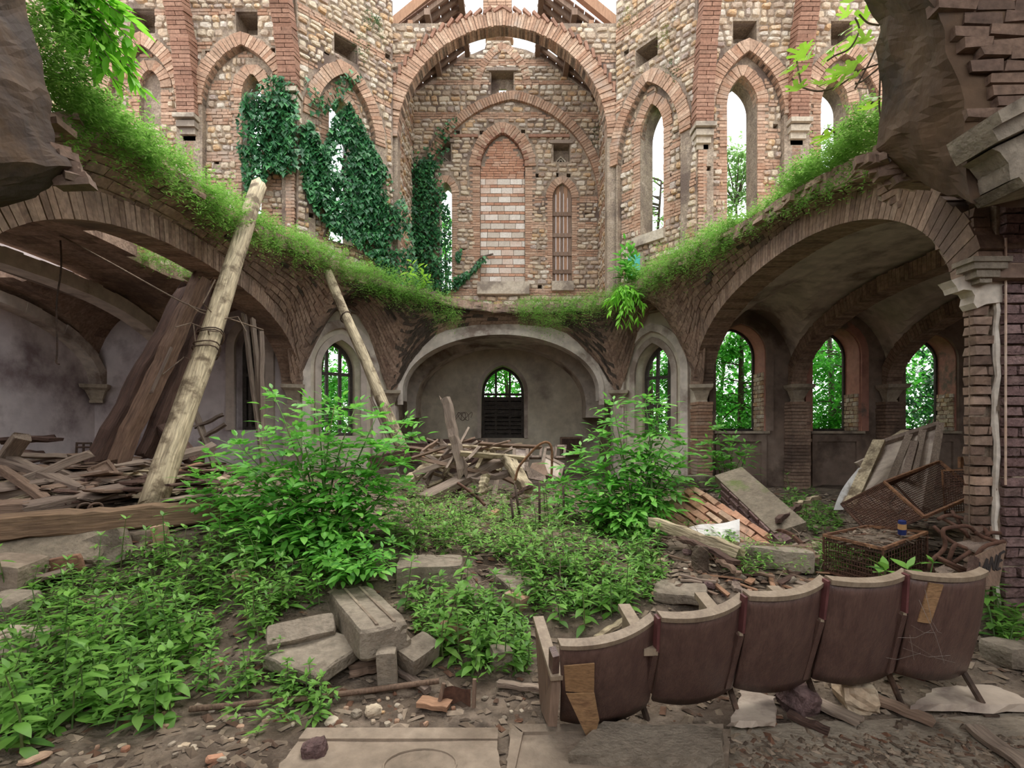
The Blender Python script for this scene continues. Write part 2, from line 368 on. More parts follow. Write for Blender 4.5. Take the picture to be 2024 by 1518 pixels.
WL = Wall((-12.5, 12), (-5.17, 12)); WFL = Wall((-5.17, 12), (-3.34, 13.8)); WA = Wall((-3.34, 13.8), (2.94, 13.8))
WFR = Wall((2.94, 13.8), (4.48, 12)); WR = Wall((4.48, 12), (11.6, 12)); WB = Wall((-3.34, 17), (2.94, 17))
def putlogs(wall, pts, s=5):
    return [wall.rect(x - s, x + s, y - s, y + s * .9) for x, y in pts]
def upper_wall(name, label, wall, z0, z1, encl, wins, squares, putl, bricky=.3, outer=None, top_z=None, thick=.55, nmax=300, blind=()):
    """two skins: the face outside the tall relieving arches stands proud of the panel inside them; windows go through"""
    outer = outer or [(0, z0), (wall.L, z0), (wall.L, z1), (0, z1)]
    encl = [[(e[0][0], z0 + .03)] + list(e[1:-1]) + [(e[-1][0], z0 + .03)] for e in encl]
    pr = .16 if encl else 0.
    putl = [h for h in putl if all(len({inpoly(u, z, e) for u, z in h}) == 1 for e in encl) and all(not any(inpoly(u, z, g) for u, z in h) for g in wins + squares)]
    putl = [h for h in putl if all(.02 < u < wall.L - .02 and z > z0 for u, z in h)]
    m = MB()
    wl = [w_ for w_ in wins]
    m.slab(outer, wl + squares + putl, lambda u, z, t: wall.F(u, z, t), 0, -thick)
    root = m.build(name, 'mortar', **S(name, label))
    for p in putl:   # dark backs of the putlog holes
        c = MB(); c.prism(p, lambda u, z, t: wall.F(u, z, t), -.28, -.34); c.build('putlog_back', 'mortar', root)
    rings = MB(); hol = wl + squares + putl
    def halo(e, k): a = arch_only(e); return [e[0]] + grow(a, k) + [e[-1]]
    for e in wl + list(blind):
        a = arch_only(e)
        ring(rings, a, .26, wall.F, -.06, .035, step=.08, dent=False)
        ring(rings, grow(a, .0), .07, wall.F, -.2, -.03, step=.085, dent=True)
    for e in wl + list(blind): quoins(rings, e, wall, 0., zlo=z0)
    ro = MB()
    if encl:
        # the proud outer skin with the relieving arches cut out of it
        oc = []
        for e in encl: oc.append(e)
        sk = MB(); sk.slab(outer, oc + [h for h in squares + putl if not any(inpoly(h[0][0], h[0][1], e) for e in encl)], lambda u, z, t: wall.F(u, z, t), pr, 0., back=False)
        sk.build('outer_face', 'mortar', root)
        for e in encl: ring(ro, arch_only(e), .3, wall.F, .02, pr + .05, step=.085)
    rings.build('window_arch_bricks', 'brick', root, kind='stuff')
    if ro.v: ro.build('relieving_arch_bricks', 'brick', root, kind='stuff')
    halos = [halo(e, .27) for e in wl + list(blind)]; eh = [halo(e, .34) for e in encl]
    if encl:
        fi = lambda u, z: any(inpoly(u, z, e) for e in encl) and not any(inpoly(u, z, h) for h in halos + squares + putl)
        masonry(wall, root, 0, wall.L, z0, z1, fi, 0., bricky + .1, nmax // 2, srange=(.1, .24), band=(.2, .5))
        fo = lambda u, z: inpoly(u, z, outer) and not any(inpoly(u, z, h) for h in eh + squares + putl)
        masonry(wall, root, 0, wall.L, z0, z1, fo, pr, bricky, nmax // 2, srange=(.12, .34), band=(.25, .7))
    else:
        fo = lambda u, z: inpoly(u, z, outer) and not any(inpoly(u, z, h) for h in halos + squares + putl)
        masonry(wall, root, 0, wall.L, z0, z1, fo, 0., bricky, nmax)
    return root
def niche_back(wall, rect, root, depth=.4, orn=True, hole=False):
    """the slab closing a square recess, with a carved lozenge tablet leaning in it"""
    us = [p[0] for p in rect]; zs = [p[1] for p in rect]; u0, u1, z0, z1 = min(us), max(us), min(zs), max(zs)
    c = (u0 + u1) / 2
    b = MB()
    hs = [[(c - .05, z0 + .08), (c + .05, z0 + .08), (c + .05, z0 + .2), (c, z0 + .27), (c - .05, z0 + .2)], [(c + .14, z0 + .06), (c + .2, z0 + .06), (c + .2, z0 + .12), (c + .14, z0 + .12)]] if hole else []
    b.slab([(u0 - .05, z0 - .05), (u1 + .05, z0 - .05), (u1 + .05, z1 + .05), (u0 - .05, z1 + .05)], hs, wall.F, -depth, -depth - .06); b.build('recess_back', 'mortar', root)
    if orn:
        b = MB(); r = (u1 - u0) * .34; zc = z0 + r * .9
        fr = [(c - r, zc), (c, zc - r), (c + r, zc), (c, zc + r)]
        b.slab(fr, [[(c + (x - c) * .72, zc + (z - zc) * .72) for x, z in reversed(fr)]], wall.F, -depth + .12, -depth)
        for a in (0, 60, 120):
            d = V((math.cos(math.radians(a)), math.sin(math.radians(a)))) * r * .4
            b.bar(wall.F(c - d.x, zc - d.y, -depth + .07), wall.F(c + d.x, zc + d.y, -depth + .07), .05, .08, up=(wall.n.x, wall.n.y, 0))
        b.build('carved_tablet', 'pale_stone', root)
    b = MB(); b.bar(wall.F(u0 - .12, z1 + .05, .03), wall.F(u1 + .12, z1 + .05, .03), .1, .11); b.build('lintel', 'wood_grey', root)
# --- left upper wall
wl1 = WL.arch(479, 517, 146, 185, 425); bl1 = WL.arch(277, 319, 138, 175, 248)
en1 = WL.arch(408, 563, 100, 215, 660); en2 = WL.arch(222, 358, 100, 215, 660)
sq1 = WL.rect(474, 516, 34, 80); sq2 = WL.rect(270, 316, 28, 76)
root = upper_wall('wall_left_upper', 'tall rubble and brick wall with ivy hung lancet and walled-up niche', WL, 4.6, ZT, [en1, en2], [wl1, bl1], [sq1, sq2],
    putlogs(WL, [(418, 115), (545, 110), (432, 235), (545, 300), (428, 320), (548, 435), (230, 230), (365, 230)]), .38, blind=[])
niche_back(WL, sq1, root); niche_back(WL, sq2, root, hole=True)
b = MB(); b.prism(bl1, WL.F, -.12, -.25); bb = b.build('niche_fill', 'mortar', root)
# --- right upper wall
wr1 = WR.arch(1437, 1496, 150, 205, 445); wr2 = WR.arch(1622, 1676, 158, 205, 445)
er1 = WR.arch(1405, 1543, 112, 235, 660); er2 = WR.arch(1592, 1730, 118, 235, 660)
qr1 = WR.rect(1443, 1489, 52, 96); qr2 = WR.rect(1634, 1676, 52, 100)
root = upper_wall('wall_right_upper', 'tall rubble and brick wall with two open lancet windows', WR, 4.6, ZT, [er1, er2], [wr1, wr2], [qr1, qr2],
    putlogs(WR, [(1446, 143), (1540, 143), (1400, 250), (1533, 250), (1395, 340), (1530, 345), (1405, 440), (1565, 150), (1590, 255)]), .42)
niche_back(WR, qr1, root, hole=True); niche_back(WR, qr2, root, hole=True)
for x0, x1, nm in ((1437, 1496, 0), (1622, 1676, 0)):
    b = MB(); u0, u1, z0, z1 = WR.box(x0, x1, 445, 470); b.box(WR.F((u0 + u1) / 2, (z0 + z1) / 2 + .1, -.2), u1 - u0, .6, .28); b.build('window_sill', 'pale_stone', root)
# --- facets
wfl = WFL.arch(650, 697, 195, 235, 480); efl = WFL.arch(618, 735, 150, 265, 660); qfl = WFL.rect(655, 700, 84, 122)
root = upper_wall('wall_left_facet', 'angled rubble wall beside the great arch, draped in ivy', WFL, 4.6, ZT, [efl], [wfl], [qfl],
    putlogs(WFL, [(690, 72), (760, 118), (610, 430), (628, 440), (640, 110)]), .18)
niche_back(WFL, qfl, root, orn=False)
wfr = WFR.arch(1266, 1312, 205, 262, 472); efr = WFR.arch(1228, 1352, 165, 300, 660); qfr = WFR.rect(1264, 1307, 92, 128)
root = upper_wall('wall_right_facet', 'angled rubble wall beside the great arch with open lancet', WFR, 4.6, ZT, [efr], [wfr], [qfr],
    putlogs(WFR, [(1315, 270), (1337, 258), (1235, 320), (1322, 352), (1350, 342), (1232, 402), (1320, 455), (1350, 440), (1245, 110), (1212, 126)]), .25)
niche_back(WFR, qfr, root, orn=False)
b = MB(); u0, u1, z0, z1 = WFR.box(1262, 1314, 472, 490); b.box((0, 0, 0), u1 - u0 + .1, .7, .25, Matrix(((WFR.d.x, -WFR.n.x, 0), (WFR.d.y, -WFR.n.y, 0), (0, 0, 1))));
b.v = [tuple(V(q) + WFR.F((u0 + u1) / 2, z1, -.2)) for q in b.v]; b.build('window_sill', 'pale_stone', root)
# --- great arch wall
ga = WA.arch(786, 1200, 53, 272, 640, 20); zt = WA.px(990, 46)[1]
ci = (ga[0][0] + ga[-1][0]) / 2
z0 = 4.5
oa = [(-.35, z0), (ga[0][0], z0)] + ga[1:-1] + [(ga[-1][0], z0), (WA.L + .35, z0), (WA.L + .35, zt), (WA.px(1012, 40)[0], zt), (WA.px(1012, 40)[0], ZT + .4), (WA.px(955, 40)[0], ZT + .4), (WA.px(955, 40)[0], zt), (-.35, zt)]
ga[0] = (ga[0][0], z0); ga[-1] = (ga[-1][0], z0); oa[1] = ga[0]; oa[2 + len(ga) - 2] = ga[-1]
m = MB(); m.slab(oa, [], WA.F, 0, -.34); root = m.build('wall_great_arch', 'mortar', **S('', 'wall of the great pointed brick arch with flat rubble top'))
rg = MB(); ring(rg, grow(arch_only(ga), 0), .42, WA.F, -.33, .06, step=.078, jit=.02); rg.build('great_arch_bricks', 'brick', root, kind='stuff')
# stepped outer edge of the ring
st = MB(); gq = resample([V(p) for p in grow(arch_only(ga), .44)], .27)
for i in range(1, len(gq) - 1):
    p = gq[i]; d = (gq[i + 1] - gq[i - 1]).normalized(); nn = V((-d.y, d.x))
    a = math.atan2(d.y, d.x) + .5 * (1 if p.x < ci else -1)
    st.bar(WA.F(p.x - .13 * math.cos(a), p.y - .13 * math.sin(a), .05), WA.F(p.x + .13 * math.cos(a), p.y + .13 * math.sin(a), .05), .08, .1, up=(0, -1, 0))
st.build('ring_step_bricks', 'brick_red', root, kind='stuff')
hb = [[grow(arch_only(ga), .46)[0]] + grow(arch_only(ga), .46) + [grow(arch_only(ga), .46)[-1]]]
gh = [(ga[0][0] - .1, z0)] + [(u, z) for u, z in grow(arch_only(ga), .46)] + [(ga[-1][0] + .1, z0)]
masonry(WA, root, -.35, WA.L + .35, 8.5, zt, lambda u, z: inpoly(u, z, oa) and not inpoly(u, z, gh) and not inpoly(u, z, ga), 0., .3, 120)
pil = MB(); u0 = WA.px(955, 20)[0]; u1 = WA.px(1012, 20)[0]; z = 13.0
while z < ZT + .4:
    u = u0 - R(0, .12)
    while u < u1 - .02:
        a, c = max(u, u0), min(u + .24, u1)
        if c - a > .04: pil.hexa([WA.F(x, y, t) for y in (z, z + .066) for x, t in ((a, .05), (c - .012, .05), (c - .012, -.6), (a, -.6))])
        u += .24
    z += .08
pil.build('keystone_pier_bricks', 'brick', root, kind='stuff')
# --- chancel side walls and back wall
for nm, x, sgn, lb in (('wall_chancel_left', -3.34, 1, 'deep ivy covered side wall behind the great arch'), ('wall_chancel_right', 2.94, -1, 'deep side wall of brick behind the great arch')):
    Wc = Wall((x, 13.8), (x, 17)); m = MB(); o = [(0.7, .0), (3.4, .0), (3.4, 13), (.7, 12.7)]
    m.slab(o, [], Wc.F, 0, -.5); root = m.build(nm, 'mortar', **S(nm, lb))
    masonry(Wc, root, .7, 3.2, 4.6, 12.8, lambda u, z: True, 0., .4, 60, minpx=99)
RXC, RZI, RZO, RI, RO = -.32, 14.35, 12.25, 1.17, 4.0
def roofz(x): return RZI - (abs(x - RXC) - RI) * (RZI - RZO) / (RO - RI)
def gpt(x, dz=-.1): return (x + 3.34, roofz(x) + dz)
gab = [(0, 4.4), (WB.L, 4.4), gpt(2.94), gpt(2.0), gpt(1.4), gpt(.95), WB.px(1040, 98), WB.px(1012, 92), WB.px(1008, 80), WB.px(962, 80), WB.px(958, 96), WB.px(935, 106), gpt(-1.6), gpt(-2.2), gpt(-2.9), gpt(-3.34)]
slotL = WB.arch(869, 893, 360, 382, 572); door = WB.arch(1092, 1130, 362, 392, 560)
cr = WB.rect(971, 1015, 142, 187); nb1 = WB.rect(862, 891, 283, 319); nb2 = WB.rect(1094, 1126, 285, 320)
blb = WB.arch(949, 1038, 262, 330, 562, 12)
pb = putlogs(WB, [(882, 190), (927, 191), (1023, 190), (1080, 193), (905, 262), (952, 262), (1034, 260), (1077, 260), (905, 345), (1063, 347), (1100, 346), (1124, 347), (918, 425), (1067, 426), (1160, 426), (916, 496), (1067, 496), (1165, 496), (920, 567), (1067, 567), (1170, 265)], 4)
m = MB(); m.slab(gab, [slotL, door, cr, nb1, nb2, blb] + pb, WB.F, 0, -.6); root = m.build('wall_back_upper', 'mortar', **S('', 'gabled far wall of rubble with walled-up pointed window'))
WBR = root
for p in pb:
    c = MB(); c.prism(p, WB.F, -.3, -.35); c.build('putlog_back', 'mortar', root)
rg = MB()
for e in (slotL, door): ring(rg, arch_only(e), .24, WB.F, -.05, .04, step=.08)
ring(rg, arch_only(blb), .36, WB.F, -.05, .05, step=.08)
for e, k_ in ((slotL, .24), (door, .24), (blb, .34)): quoins(rg, e, WB, 0., k_)
rg.build('window_arch_bricks', 'brick', root, kind='stuff')
rg = MB(); ring(rg, grow(arch_only(blb), -.02), .16, WB.F, -.1, .07, step=.1, dent=True); rg.build('dentil_bricks', 'brick_red', root, kind='stuff')
enb = WB.arch(842, 1182, 200, 400, 470, 18)
rg = MB(); ring(rg, arch_only(enb), .3, WB.F, -.05, .12, step=.085); rg.build('relieving_arch_bricks', 'brick', root, kind='stuff')
gq = WB.arch(950, 1036, 100, 175, 200); rg = MB(); ring(rg, arch_only(gq), .25, WB.F, -.03, .05); rg.build('gable_arch_bricks', 'brick', root, kind='stuff')
def hl(e, k): return [e[0]] + grow(arch_only(e), k) + [e[-1]]
enh = inside_fn(hl(enb, .32), [enb])
hs = [hl(slotL, .26), hl(door, .26), hl(blb, .4), cr, nb1, nb2] + pb
masonry(WB, root, 0, WB.L, 4.6, 14.8, lambda u, z: inpoly(u, z, gab) and not enh(u, z) and not any(inpoly(u, z, h) for h in hs), 0., .32, 300, srange=(.18, .42))
# fill of the walled-up window: orange bricks above, pale blocks with orange beds below
f = MB(); f.prism(blb, WB.F, -.14, -.3); f.build('window_fill', 'mortar', root)
u0, u1, zb, _ = WB.box(949, 1038, 562, 562); zsplit = WB.px(990, 356)[1]; z = zb; k = 0
fo = MB(); fp = MB(); fo2 = MB()
while z < blb[len(blb) // 2][1]:
    low = z < zsplit; h = .2 if (low and k % 2) else .085
    if low and k % 2 == 0: h = .1
    u = u0 + R(-.3, 0); wd0 = .42 if (low and k % 2) else .27
    while u < u1:
        wd = wd0 * R(.85, 1.1); a, c = max(u, u0), min(u + wd, u1)
        if c - a > .05 and all(inpoly(x, y, blb) for x in (a + .01, c - .01) for y in (z + .01, z + h - .01)):
            fpq = MB()
            (fpq if (low and k % 2) else fo2 if low else fo).hexa([WB.F(x, y, t) for y in (z + .008, z + h - .008) for x, t in ((a + .008, -.14 + R(.015, .04)), (c - .008, -.14 + R(.015, .04)), (c - .008, -.16), (a + .008, -.16))])
            if fpq.v: fpq.build('block', 'block_pale', root)
        u += wd
    z += h; k += 1
fo.build('fill_bricks', 'brick_orange', root, kind='stuff'); fo2.build('bed_bricks', 'brick_orange', root, kind='stuff')
b = MB(); u0, u1, z0, z1 = WB.box(944, 1046, 584, 560); b.box(WB.F((u0 + u1) / 2, (z0 + z1) / 2, .08), u1 - u0, .3, z0 - z1); b.build('window_sill', 'pale_stone', root)
b = MB(); u0, u1, z0, z1 = WB.box(1090, 1133, 576, 558); b.box(WB.F((u0 + u1) / 2, (z0 + z1) / 2, .05), u1 - u0, .25, z0 - z1); b.build('window_sill', 'pale_stone', root)
niche_back(WB, nb1, root); niche_back(WB, nb2, root)
# the gable opening with its cross-shaped gap
u0, u1, z0, z1 = WB.box(971, 1015, 187, 142); z0, z1 = min(z0, z1), max(z0, z1); c = (u0 + u1) / 2; h = z1 - z0; a = (u1 - u0)
m = MB(); m.prism([(u0, z1), (u0, z0 + h * .28), (c - a * .17, z0 + h * .28), (c - a * .17, z0 + h * .58), (c + a * .17, z0 + h * .58), (c + a * .17, z0 + h * .28), (u1, z0 + h * .28), (u1, z1)], WB.F, -.38, -.46); m.build('recess_back', 'mortar', root)
b = MB(); b.bar(WB.F(u0 - .15, z1 + .04, .02), WB.F(u1 + .15, z1 + .04, .02), .14, .1); b.build('lintel', 'wood_grey', root)
for pxa in (905, 1150):
    pass
b = MB()
for x0, x1 in ((885, 945), (1045, 1125)):
    u0, u1, zz, _ = WB.box(x0, x1, 271, 271); b.bar(WB.F(u0, zz, .06), WB.F(u1, zz, .06), .08, .09)
b.build('string_course', 'brick_red', root)
# plank shutter filling the slit window
sh = empty('plank_shutter', WB.F((door[0][0] + door[-1][0]) / 2, door[0][1], -.1), 'tall reddish-brown plank shutter closing a slit window in the far wall', 'shutter')
u0, u1 = door[0][0], door[-1][0]; n = 5; zc = door[1][1]
for i in range(n):
    a = lerp(u0, u1, i / n) + .002; c = lerp(u0, u1, (i + 1) / n) - .006; mid = (a + c) / 2
    zt_ = max([z for u, z in door if abs(u - mid) < .12] + [zc]) - .04
    q = MB(); q.hexa([WB.F(x, z + (R(-.03, .03) if z > 6 else 0), t) for z in (door[0][1] + .02, zt_) for x, t in ((a, -.1), (c, -.1), (c, -.15), (a, -.15))]); q.build('plank', 'wood_orange' if i % 2 else 'wood_brown', sh)
for fz in (.12, .33, .55, .8):
    zz = lerp(door[0][1], zc, fz); q = MB(); q.hexa([WB.F(x, z, t) for z in (zz, zz + .13) for x, t in ((u0 - .02, -.04), (u1 + .02, -.04), (u1 + .02, -.1), (u0 - .02, -.1))]); q.build('batten', 'wood_brown', sh)
# --- vault springer ribs on the upper walls
def rib(name, label, x, w_, pts, corb):
    """pts: (y, z) centre line of a rib that leaves the wall; real brick courses"""
    e = empty(name, (x, 12, corb), label, 'rib', 'broken brick vault ribs on the upper walls', kind='structure')
    m = MB(); q = resample([V((p[0], p[1])) for p in pts], .085)
    for i in range(len(q) - 1):
        d = (q[i + 1] - q[i]).normalized(); nn = V((-d.y, d.x)); hw = .17
        a = q[i].lerp(q[i + 1], .05); c = q[i].lerp(q[i + 1], .9); o = R(-.012, .012)
        for s0, s1 in ((-w_ / 2, R(-.06, .06)), (0, w_ / 2)) if i % 2 else ((-w_ / 2, w_ / 2),):
            if s0 == 0: s0 = s1p
            s1p = s1 + .015
            m.hexa([V((x + sx + o, p.x + nn.x * k, p.y + nn.y * k)) for p in (a, c) for sx, k in ((s0, -hw), (s1, -hw), (s1, hw), (s0, hw))])
    m.build('rib_bricks', 'brick_red', e, kind='stuff')
    b = MB()
    for k, (dz, dd, hh) in enumerate(((0, .42, .1), (-.13, .34, .14), (-.27, .26, .14), (-.4, .18, .12))):
        b.box((x, 12 - dd / 2 + .02, corb - .02 + dz - hh / 2 + .05), w_ + .08 - k * .07, dd, hh)
    b.build('corbel', 'pale_stone', e)
    b = MB(); z = corb - .5
    while z > 5.0:
        b.box((x + R(-.01, .01), 12 - .02, z - .034), .2, .28, .064); z -= .08
    b.build('pilaster_bricks', 'brick', e, kind='stuff'); return e
zc = 1.6 + .605 * 12
rib('vault_rib', 'red brick rib springing from the wall beside the walled-up niche', -7.55, .42, [(11.88, zc), (11.8, zc + .8), (11.62, zc + 1.7), (11.3, zc + 2.6), (10.9, zc + 3.2)], zc)
rib('vault_rib', 'red brick rib springing from the corner above the ivy', -5.2, .42, [(11.9, zc + .6), (11.82, zc + 1.1), (11.62, zc + 1.9), (11.3, zc + 2.6), (10.9, zc + 3.2)], zc + .6)
rib('vault_rib', 'tall red brick rib between the two open upper windows and the angled wall', 4.46, .4, [(11.88, zc - .2), (11.8, zc + .6), (11.62, zc + 1.6), (11.3, zc + 2.6), (10.9, zc + 3.2)], zc - .2)
rib('vault_rib', 'red brick rib between the two open lancet windows', 6.66, .42, [(11.88, zc - .1), (11.8, zc + .8), (11.62, zc + 1.7), (11.3, zc + 2.6), (10.9, zc + 3.2)], zc - .1)
# --- remains of the chancel roof
def roof_piece(sgn, label):
    e = empty('roof_remains', (sgn * 2.5 - .2, 15.4, 12.6), label, 'roof', kind='structure')
    xi, xo = (sgn * RI + RXC, sgn * RO + RXC); zi, zo = RZI, RZO
    def Fp(t, y, o=0.): return V((lerp(xi, xo, t), y, lerp(zi, zo, t) + o))
    ys = [14.55 + .32 * i for i in range(9)]
    for y in ys:
        q = MB(); q.bar(Fp(-.02, y), Fp(1, y), .09, .12); q.build('rafter', 'wood_brown', e)
    for t in (.0, .33, .66, .97):
        q = MB(); q.bar(Fp(t, 14.4, -.14), Fp(t, 17.1, -.14), .16, .18); q.build('purlin', 'wood_brown', e)
    n = 10
    for i in range(n):
        for j in range(9):
            if R(0, 1) < .1: continue
            q = MB(); q.hexa([Fp(lerp(.02, 1.05, (i + a) / n), 14.4 + (j + b_) * .3, .08 + o) for o in (0, .03) for a, b_ in ((.03, .04), (.97, .04), (.97, .96), (.03, .96))]); q.build('roof_tile', 'gable_tile', e)
    q = MB(); q.bar((sgn * 4.2 - .2, 14.5, 12.4), (sgn * .9 - .2, 14.5, 15.1), .2, .26); q.build('principal_rafter', 'wood_orange', e)
    q = MB(); q.bar(Fp(.5, 14.5, -1.2), Fp(.5, 14.5, 0), .14, .14, up=(0, 1, 0)); q.build('strut', 'wood_orange', e)
roof_piece(-1, 'broken rafters and tiles over the chancel on the ivy side'); roof_piece(1, 'broken rafters and tiles over the chancel on the plank shutter side')
# small weathered pieces on the gable top
for i, (px_, py_) in enumerate(((970, 76), (990, 77), (1004, 78))):
    q = MB(); c = P(px_, py_, 17.2); q.box(c + V((0, 0, .02)), .34, .3, .14, j=.04); q.build('loose_brick', 'brick', WBR)
# ------------------------------------------------------------------ lower walls
def lower_wall(name, label, wall, holes, mat, z1=4.65, thick=.6, u0=0, u1=None, z0=-.3):
    u1 = u1 if u1 is not None else wall.L
    m = MB(); m.slab([(u0, z0), (u1, z0), (u1, z1), (u0, z1)], holes, wall.F, 0, -thick)
    return m.build(name, mat, **S(name, label))
def surround(wall, root, poly, w_, d, mat, name='window_surround', back=-.02):
    """plain moulded band round an opening"""
    o = grow(poly[1:-1], w_); outer = [(poly[0][0] - w_, poly[0][1])] + o + [(poly[-1][0] + w_, poly[-1][1])]
    m = MB(); loop = outer + list(reversed(poly)); m.prism(loop, wall.F, back, d); return m.build(name, mat, root)
w1 = WR.arch(1413, 1513, 640, 700, 852); w2 = WR.arch(1603, 1700, 645, 700, 852); w3 = WR.arch(1786, 1890, 660, 710, 852)
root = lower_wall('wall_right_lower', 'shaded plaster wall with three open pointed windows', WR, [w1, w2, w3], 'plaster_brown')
LWR = root
for k, w_ in enumerate((w1, w2, w3)):
    # pink lining of the reveal, as a thin shell inside the opening
    inner = [(w_[0][0] + .02, w_[0][1])] + grow(w_[1:-1], -.02) + [(w_[-1][0] - .02, w_[-1][1])]
    m = MB(); n = len(w_)
    m.add([WR.F(u, z, .005) for u, z in w_] + [WR.F(u, z, -.5) for u, z in w_] + [WR.F(u, z, .005) for u, z in inner] + [WR.F(u, z, -.5) for u, z in inner],
          [(i, i + 1, n + i + 1, n + i) for i in range(n - 1)] + [(2 * n + i, 3 * n + i, 3 * n + i + 1, 2 * n + i + 1) for i in range(n - 1)] + [(i, 2 * n + i, 2 * n + i + 1, i + 1) for i in range(n - 1)] + [(n + i, n + i + 1, 3 * n + i + 1, 3 * n + i) for i in range(n - 1)])
    m.build('reveal_lining', 'plaster_pink', root)
    surround(WR, root, w_, .16, .07, 'plaster_pink' if k == 1 else 'plaster_brown', 'arch_moulding')
    # dark iron frame at the outer side
    fi = [(w_[0][0] + .07, w_[0][1] + .06)] + grow(w_[1:-1], -.07) + [(w_[-1][0] - .07, w_[-1][1] + .06)]
    m = MB(); m.slab([(u, z) for u, z in inner], [[(u, z) for u, z in reversed(fi)]], WR.F, -.5, -.56); m.build('window_frame', 'frame_dark', root)
    m = MB(); u0, u1 = w_[0][0], w_[-1][0]; zb = w_[0][1]; m.box(WR.F((u0 + u1) / 2, zb - .03, -.2), u1 - u0 + .1, .62, .06); m.build('window_sill', 'pale_stone', root)
    # sunk panel under the window
    m = MB(); m.slab([(u0, .15), (u1, .15), (u1, zb - .08), (u0, zb - .08)], [[(u0 + .12, .3), (u1 - .12, .3), (u1 - .12, zb - .25), (u0 + .12, zb - .25)]], WR.F, .06, 0); m.build('dado_frame', 'plaster_brown', root)
    # patch where the plaster has come off the right reveal and shows masonry
    m = MB(); zz = zb
    while zz < zb + (1.35 if k == 0 else .9):
        y = 0.02
        while y < .46:
            wd = R(.1, .2); m.box(WR.F(u1 - .03, zz + .05, -y - wd / 2), .05, wd * .9, .085, j=.008); y += wd
        zz += .1
    m.build('bared_stones', 'stone', root, kind='stuff')
LWL = lower_wall('wall_left_lower', 'stained plaster wall of the side room with tall dark casement', WL, [WL.arch(466, 527, 640, 690, 850)], 'plaster_left')
wL = WL.arch(466, 527, 640, 690, 850); surround(WL, LWL, wL, .2, .08, 'plaster', 'arch_moulding')
fl = WFL.arch(634, 712, 672, 730, 862); LFL = lower_wall('wall_left_facet_lower', 'angled plaster wall with barred pointed window behind the big shrub', WFL, [fl], 'plaster_warm')
fr = WFR.arch(1256, 1328, 678, 740, 862); LFR = lower_wall('wall_right_facet_lower', 'angled plaster wall with barred pointed window', WFR, [fr], 'plaster_warm')
for Wx, r_, q in ((WFL, LFL, fl), (WFR, LFR, fr)):
    surround(Wx, r_, q, .16, .05, 'plaster', 'arch_moulding'); surround(Wx, r_, [(q[0][0] - .3, q[0][1] - 1)] + grow(q[1:-1], .3) + [(q[-1][0] + .3, q[-1][1] - 1)], .2, .12, 'vault_plaster', 'wall_arch')
cw = WB.arch(951, 1036, 722, 775, 866)
LB = lower_wall('wall_back_lower', 'dim plaster wall under the deep arch with half boarded window', WB, [cw], 'plaster_warm')
surround(WB, LB, cw, .12, .05, 'plaster', 'arch_moulding')
# barred casements (each frame, mullion and transom a part)
def casement(name, label, wall, poly, nm, trs, mat='frame_dark', off=-.42, boards=0., glass=False, lean=0.):
    u0, u1, zb, za = poly[0][0], poly[-1][0], poly[0][1], max(p[1] for p in poly)
    e = empty(name, wall.F((u0 + u1) / 2, zb, off), label, 'window frame', kind='thing')
    fi = [(u0 + .09, zb + .08)] + grow(poly[1:-1], -.09) + [(u1 - .09, zb + .08)]
    m = MB(); m.slab(poly, [list(reversed(fi))], wall.F, off, off - .08); m.build('frame', mat, e)
    for i in range(nm):
        u = lerp(u0, u1, (i + 1) / (nm + 1)); zz = max([z for uu, z in poly if abs(uu - u) < (u1 - u0) * .18] + [poly[1][1]]) - .1
        m = MB(); m.bar(wall.F(u, zb, off - .03), wall.F(u + lean * R(-1, 1), zz, off - .03), .075, .07, up=(wall.n.x, wall.n.y, 0)); m.build('mullion', mat, e)
    for t in trs:
        z = lerp(zb, poly[1][1], t); m = MB(); m.bar(wall.F(u0 + .02, z + R(-.02, .02), off - .02), wall.F(u1 - .02, z + R(-.03, .03), off - .02), .08, .06, up=(wall.n.x, wall.n.y, 0)); m.build('transom', mat, e)
    if boards:
        z = zb
        while z < lerp(zb, za, boards):
            m = MB(); m.bar(wall.F(u0 + .05, z + .07 + R(-.01, .01), off - .1), wall.F(u1 - .05, z + .07 + R(-.012, .012), off - .1), .03, .165, up=(0, 0, 1)); m.build('board', mat, e); z += .14
    return e
casement('window_casement', 'dark barred pointed casement in the angled wall behind the big elder shrub', WFL, fl, 2, (.42, .95), lean=.03)
casement('window_casement', 'broken dark casement with arched head in the angled wall beside the open windows', WFR, fr, 2, (.5, .98), lean=.06)
casement('window_casement', 'arched casement half closed with horizontal boards in the far wall', WB, cw, 2, (.98, .5), boards=.52)
casement('window_casement', 'tall dark boarded casement in the side room wall', WL, wL, 3, (.35, .7, .98), off=-.3, boards=.9)
# --- lower chancel sides, ends, left wall, right wall
m = MB(); m.box((-3.6, 15.4, 2.2), .5, 3.2, 5); m.build('wall_chancel_left_lower', 'plaster', **S('', 'low plaster side of the deep arched recess by the ivy'))
m = MB(); m.box((3.2, 15.4, 2.2), .5, 3.2, 5); m.build('wall_chancel_right_lower', 'plaster', **S('', 'low plaster side of the deep arched recess by the barred casement'))
WLS = Wall((-9.9, 12), (-9.9, -4.5)); m = MB(); m.slab([(0, -.3), (16.5, -.3), (16.5, 8.4), (0, 8.4)], [], WLS.F, 0, -.5)
LW = m.build('wall_left', 'plaster_left', **S('', 'large bare mauve plaster wall with peeling patches'))
m = MB(); m.slab([(0, -.3), (16.5, -.3), (16.5, 8.4), (0, 8.4)], [], Wall((11.6, 12), (11.6, -4.5)).F, 0, -.5); m.build('wall_right', 'plaster', **S('', 'shaded side wall closing the vaulted aisle'))
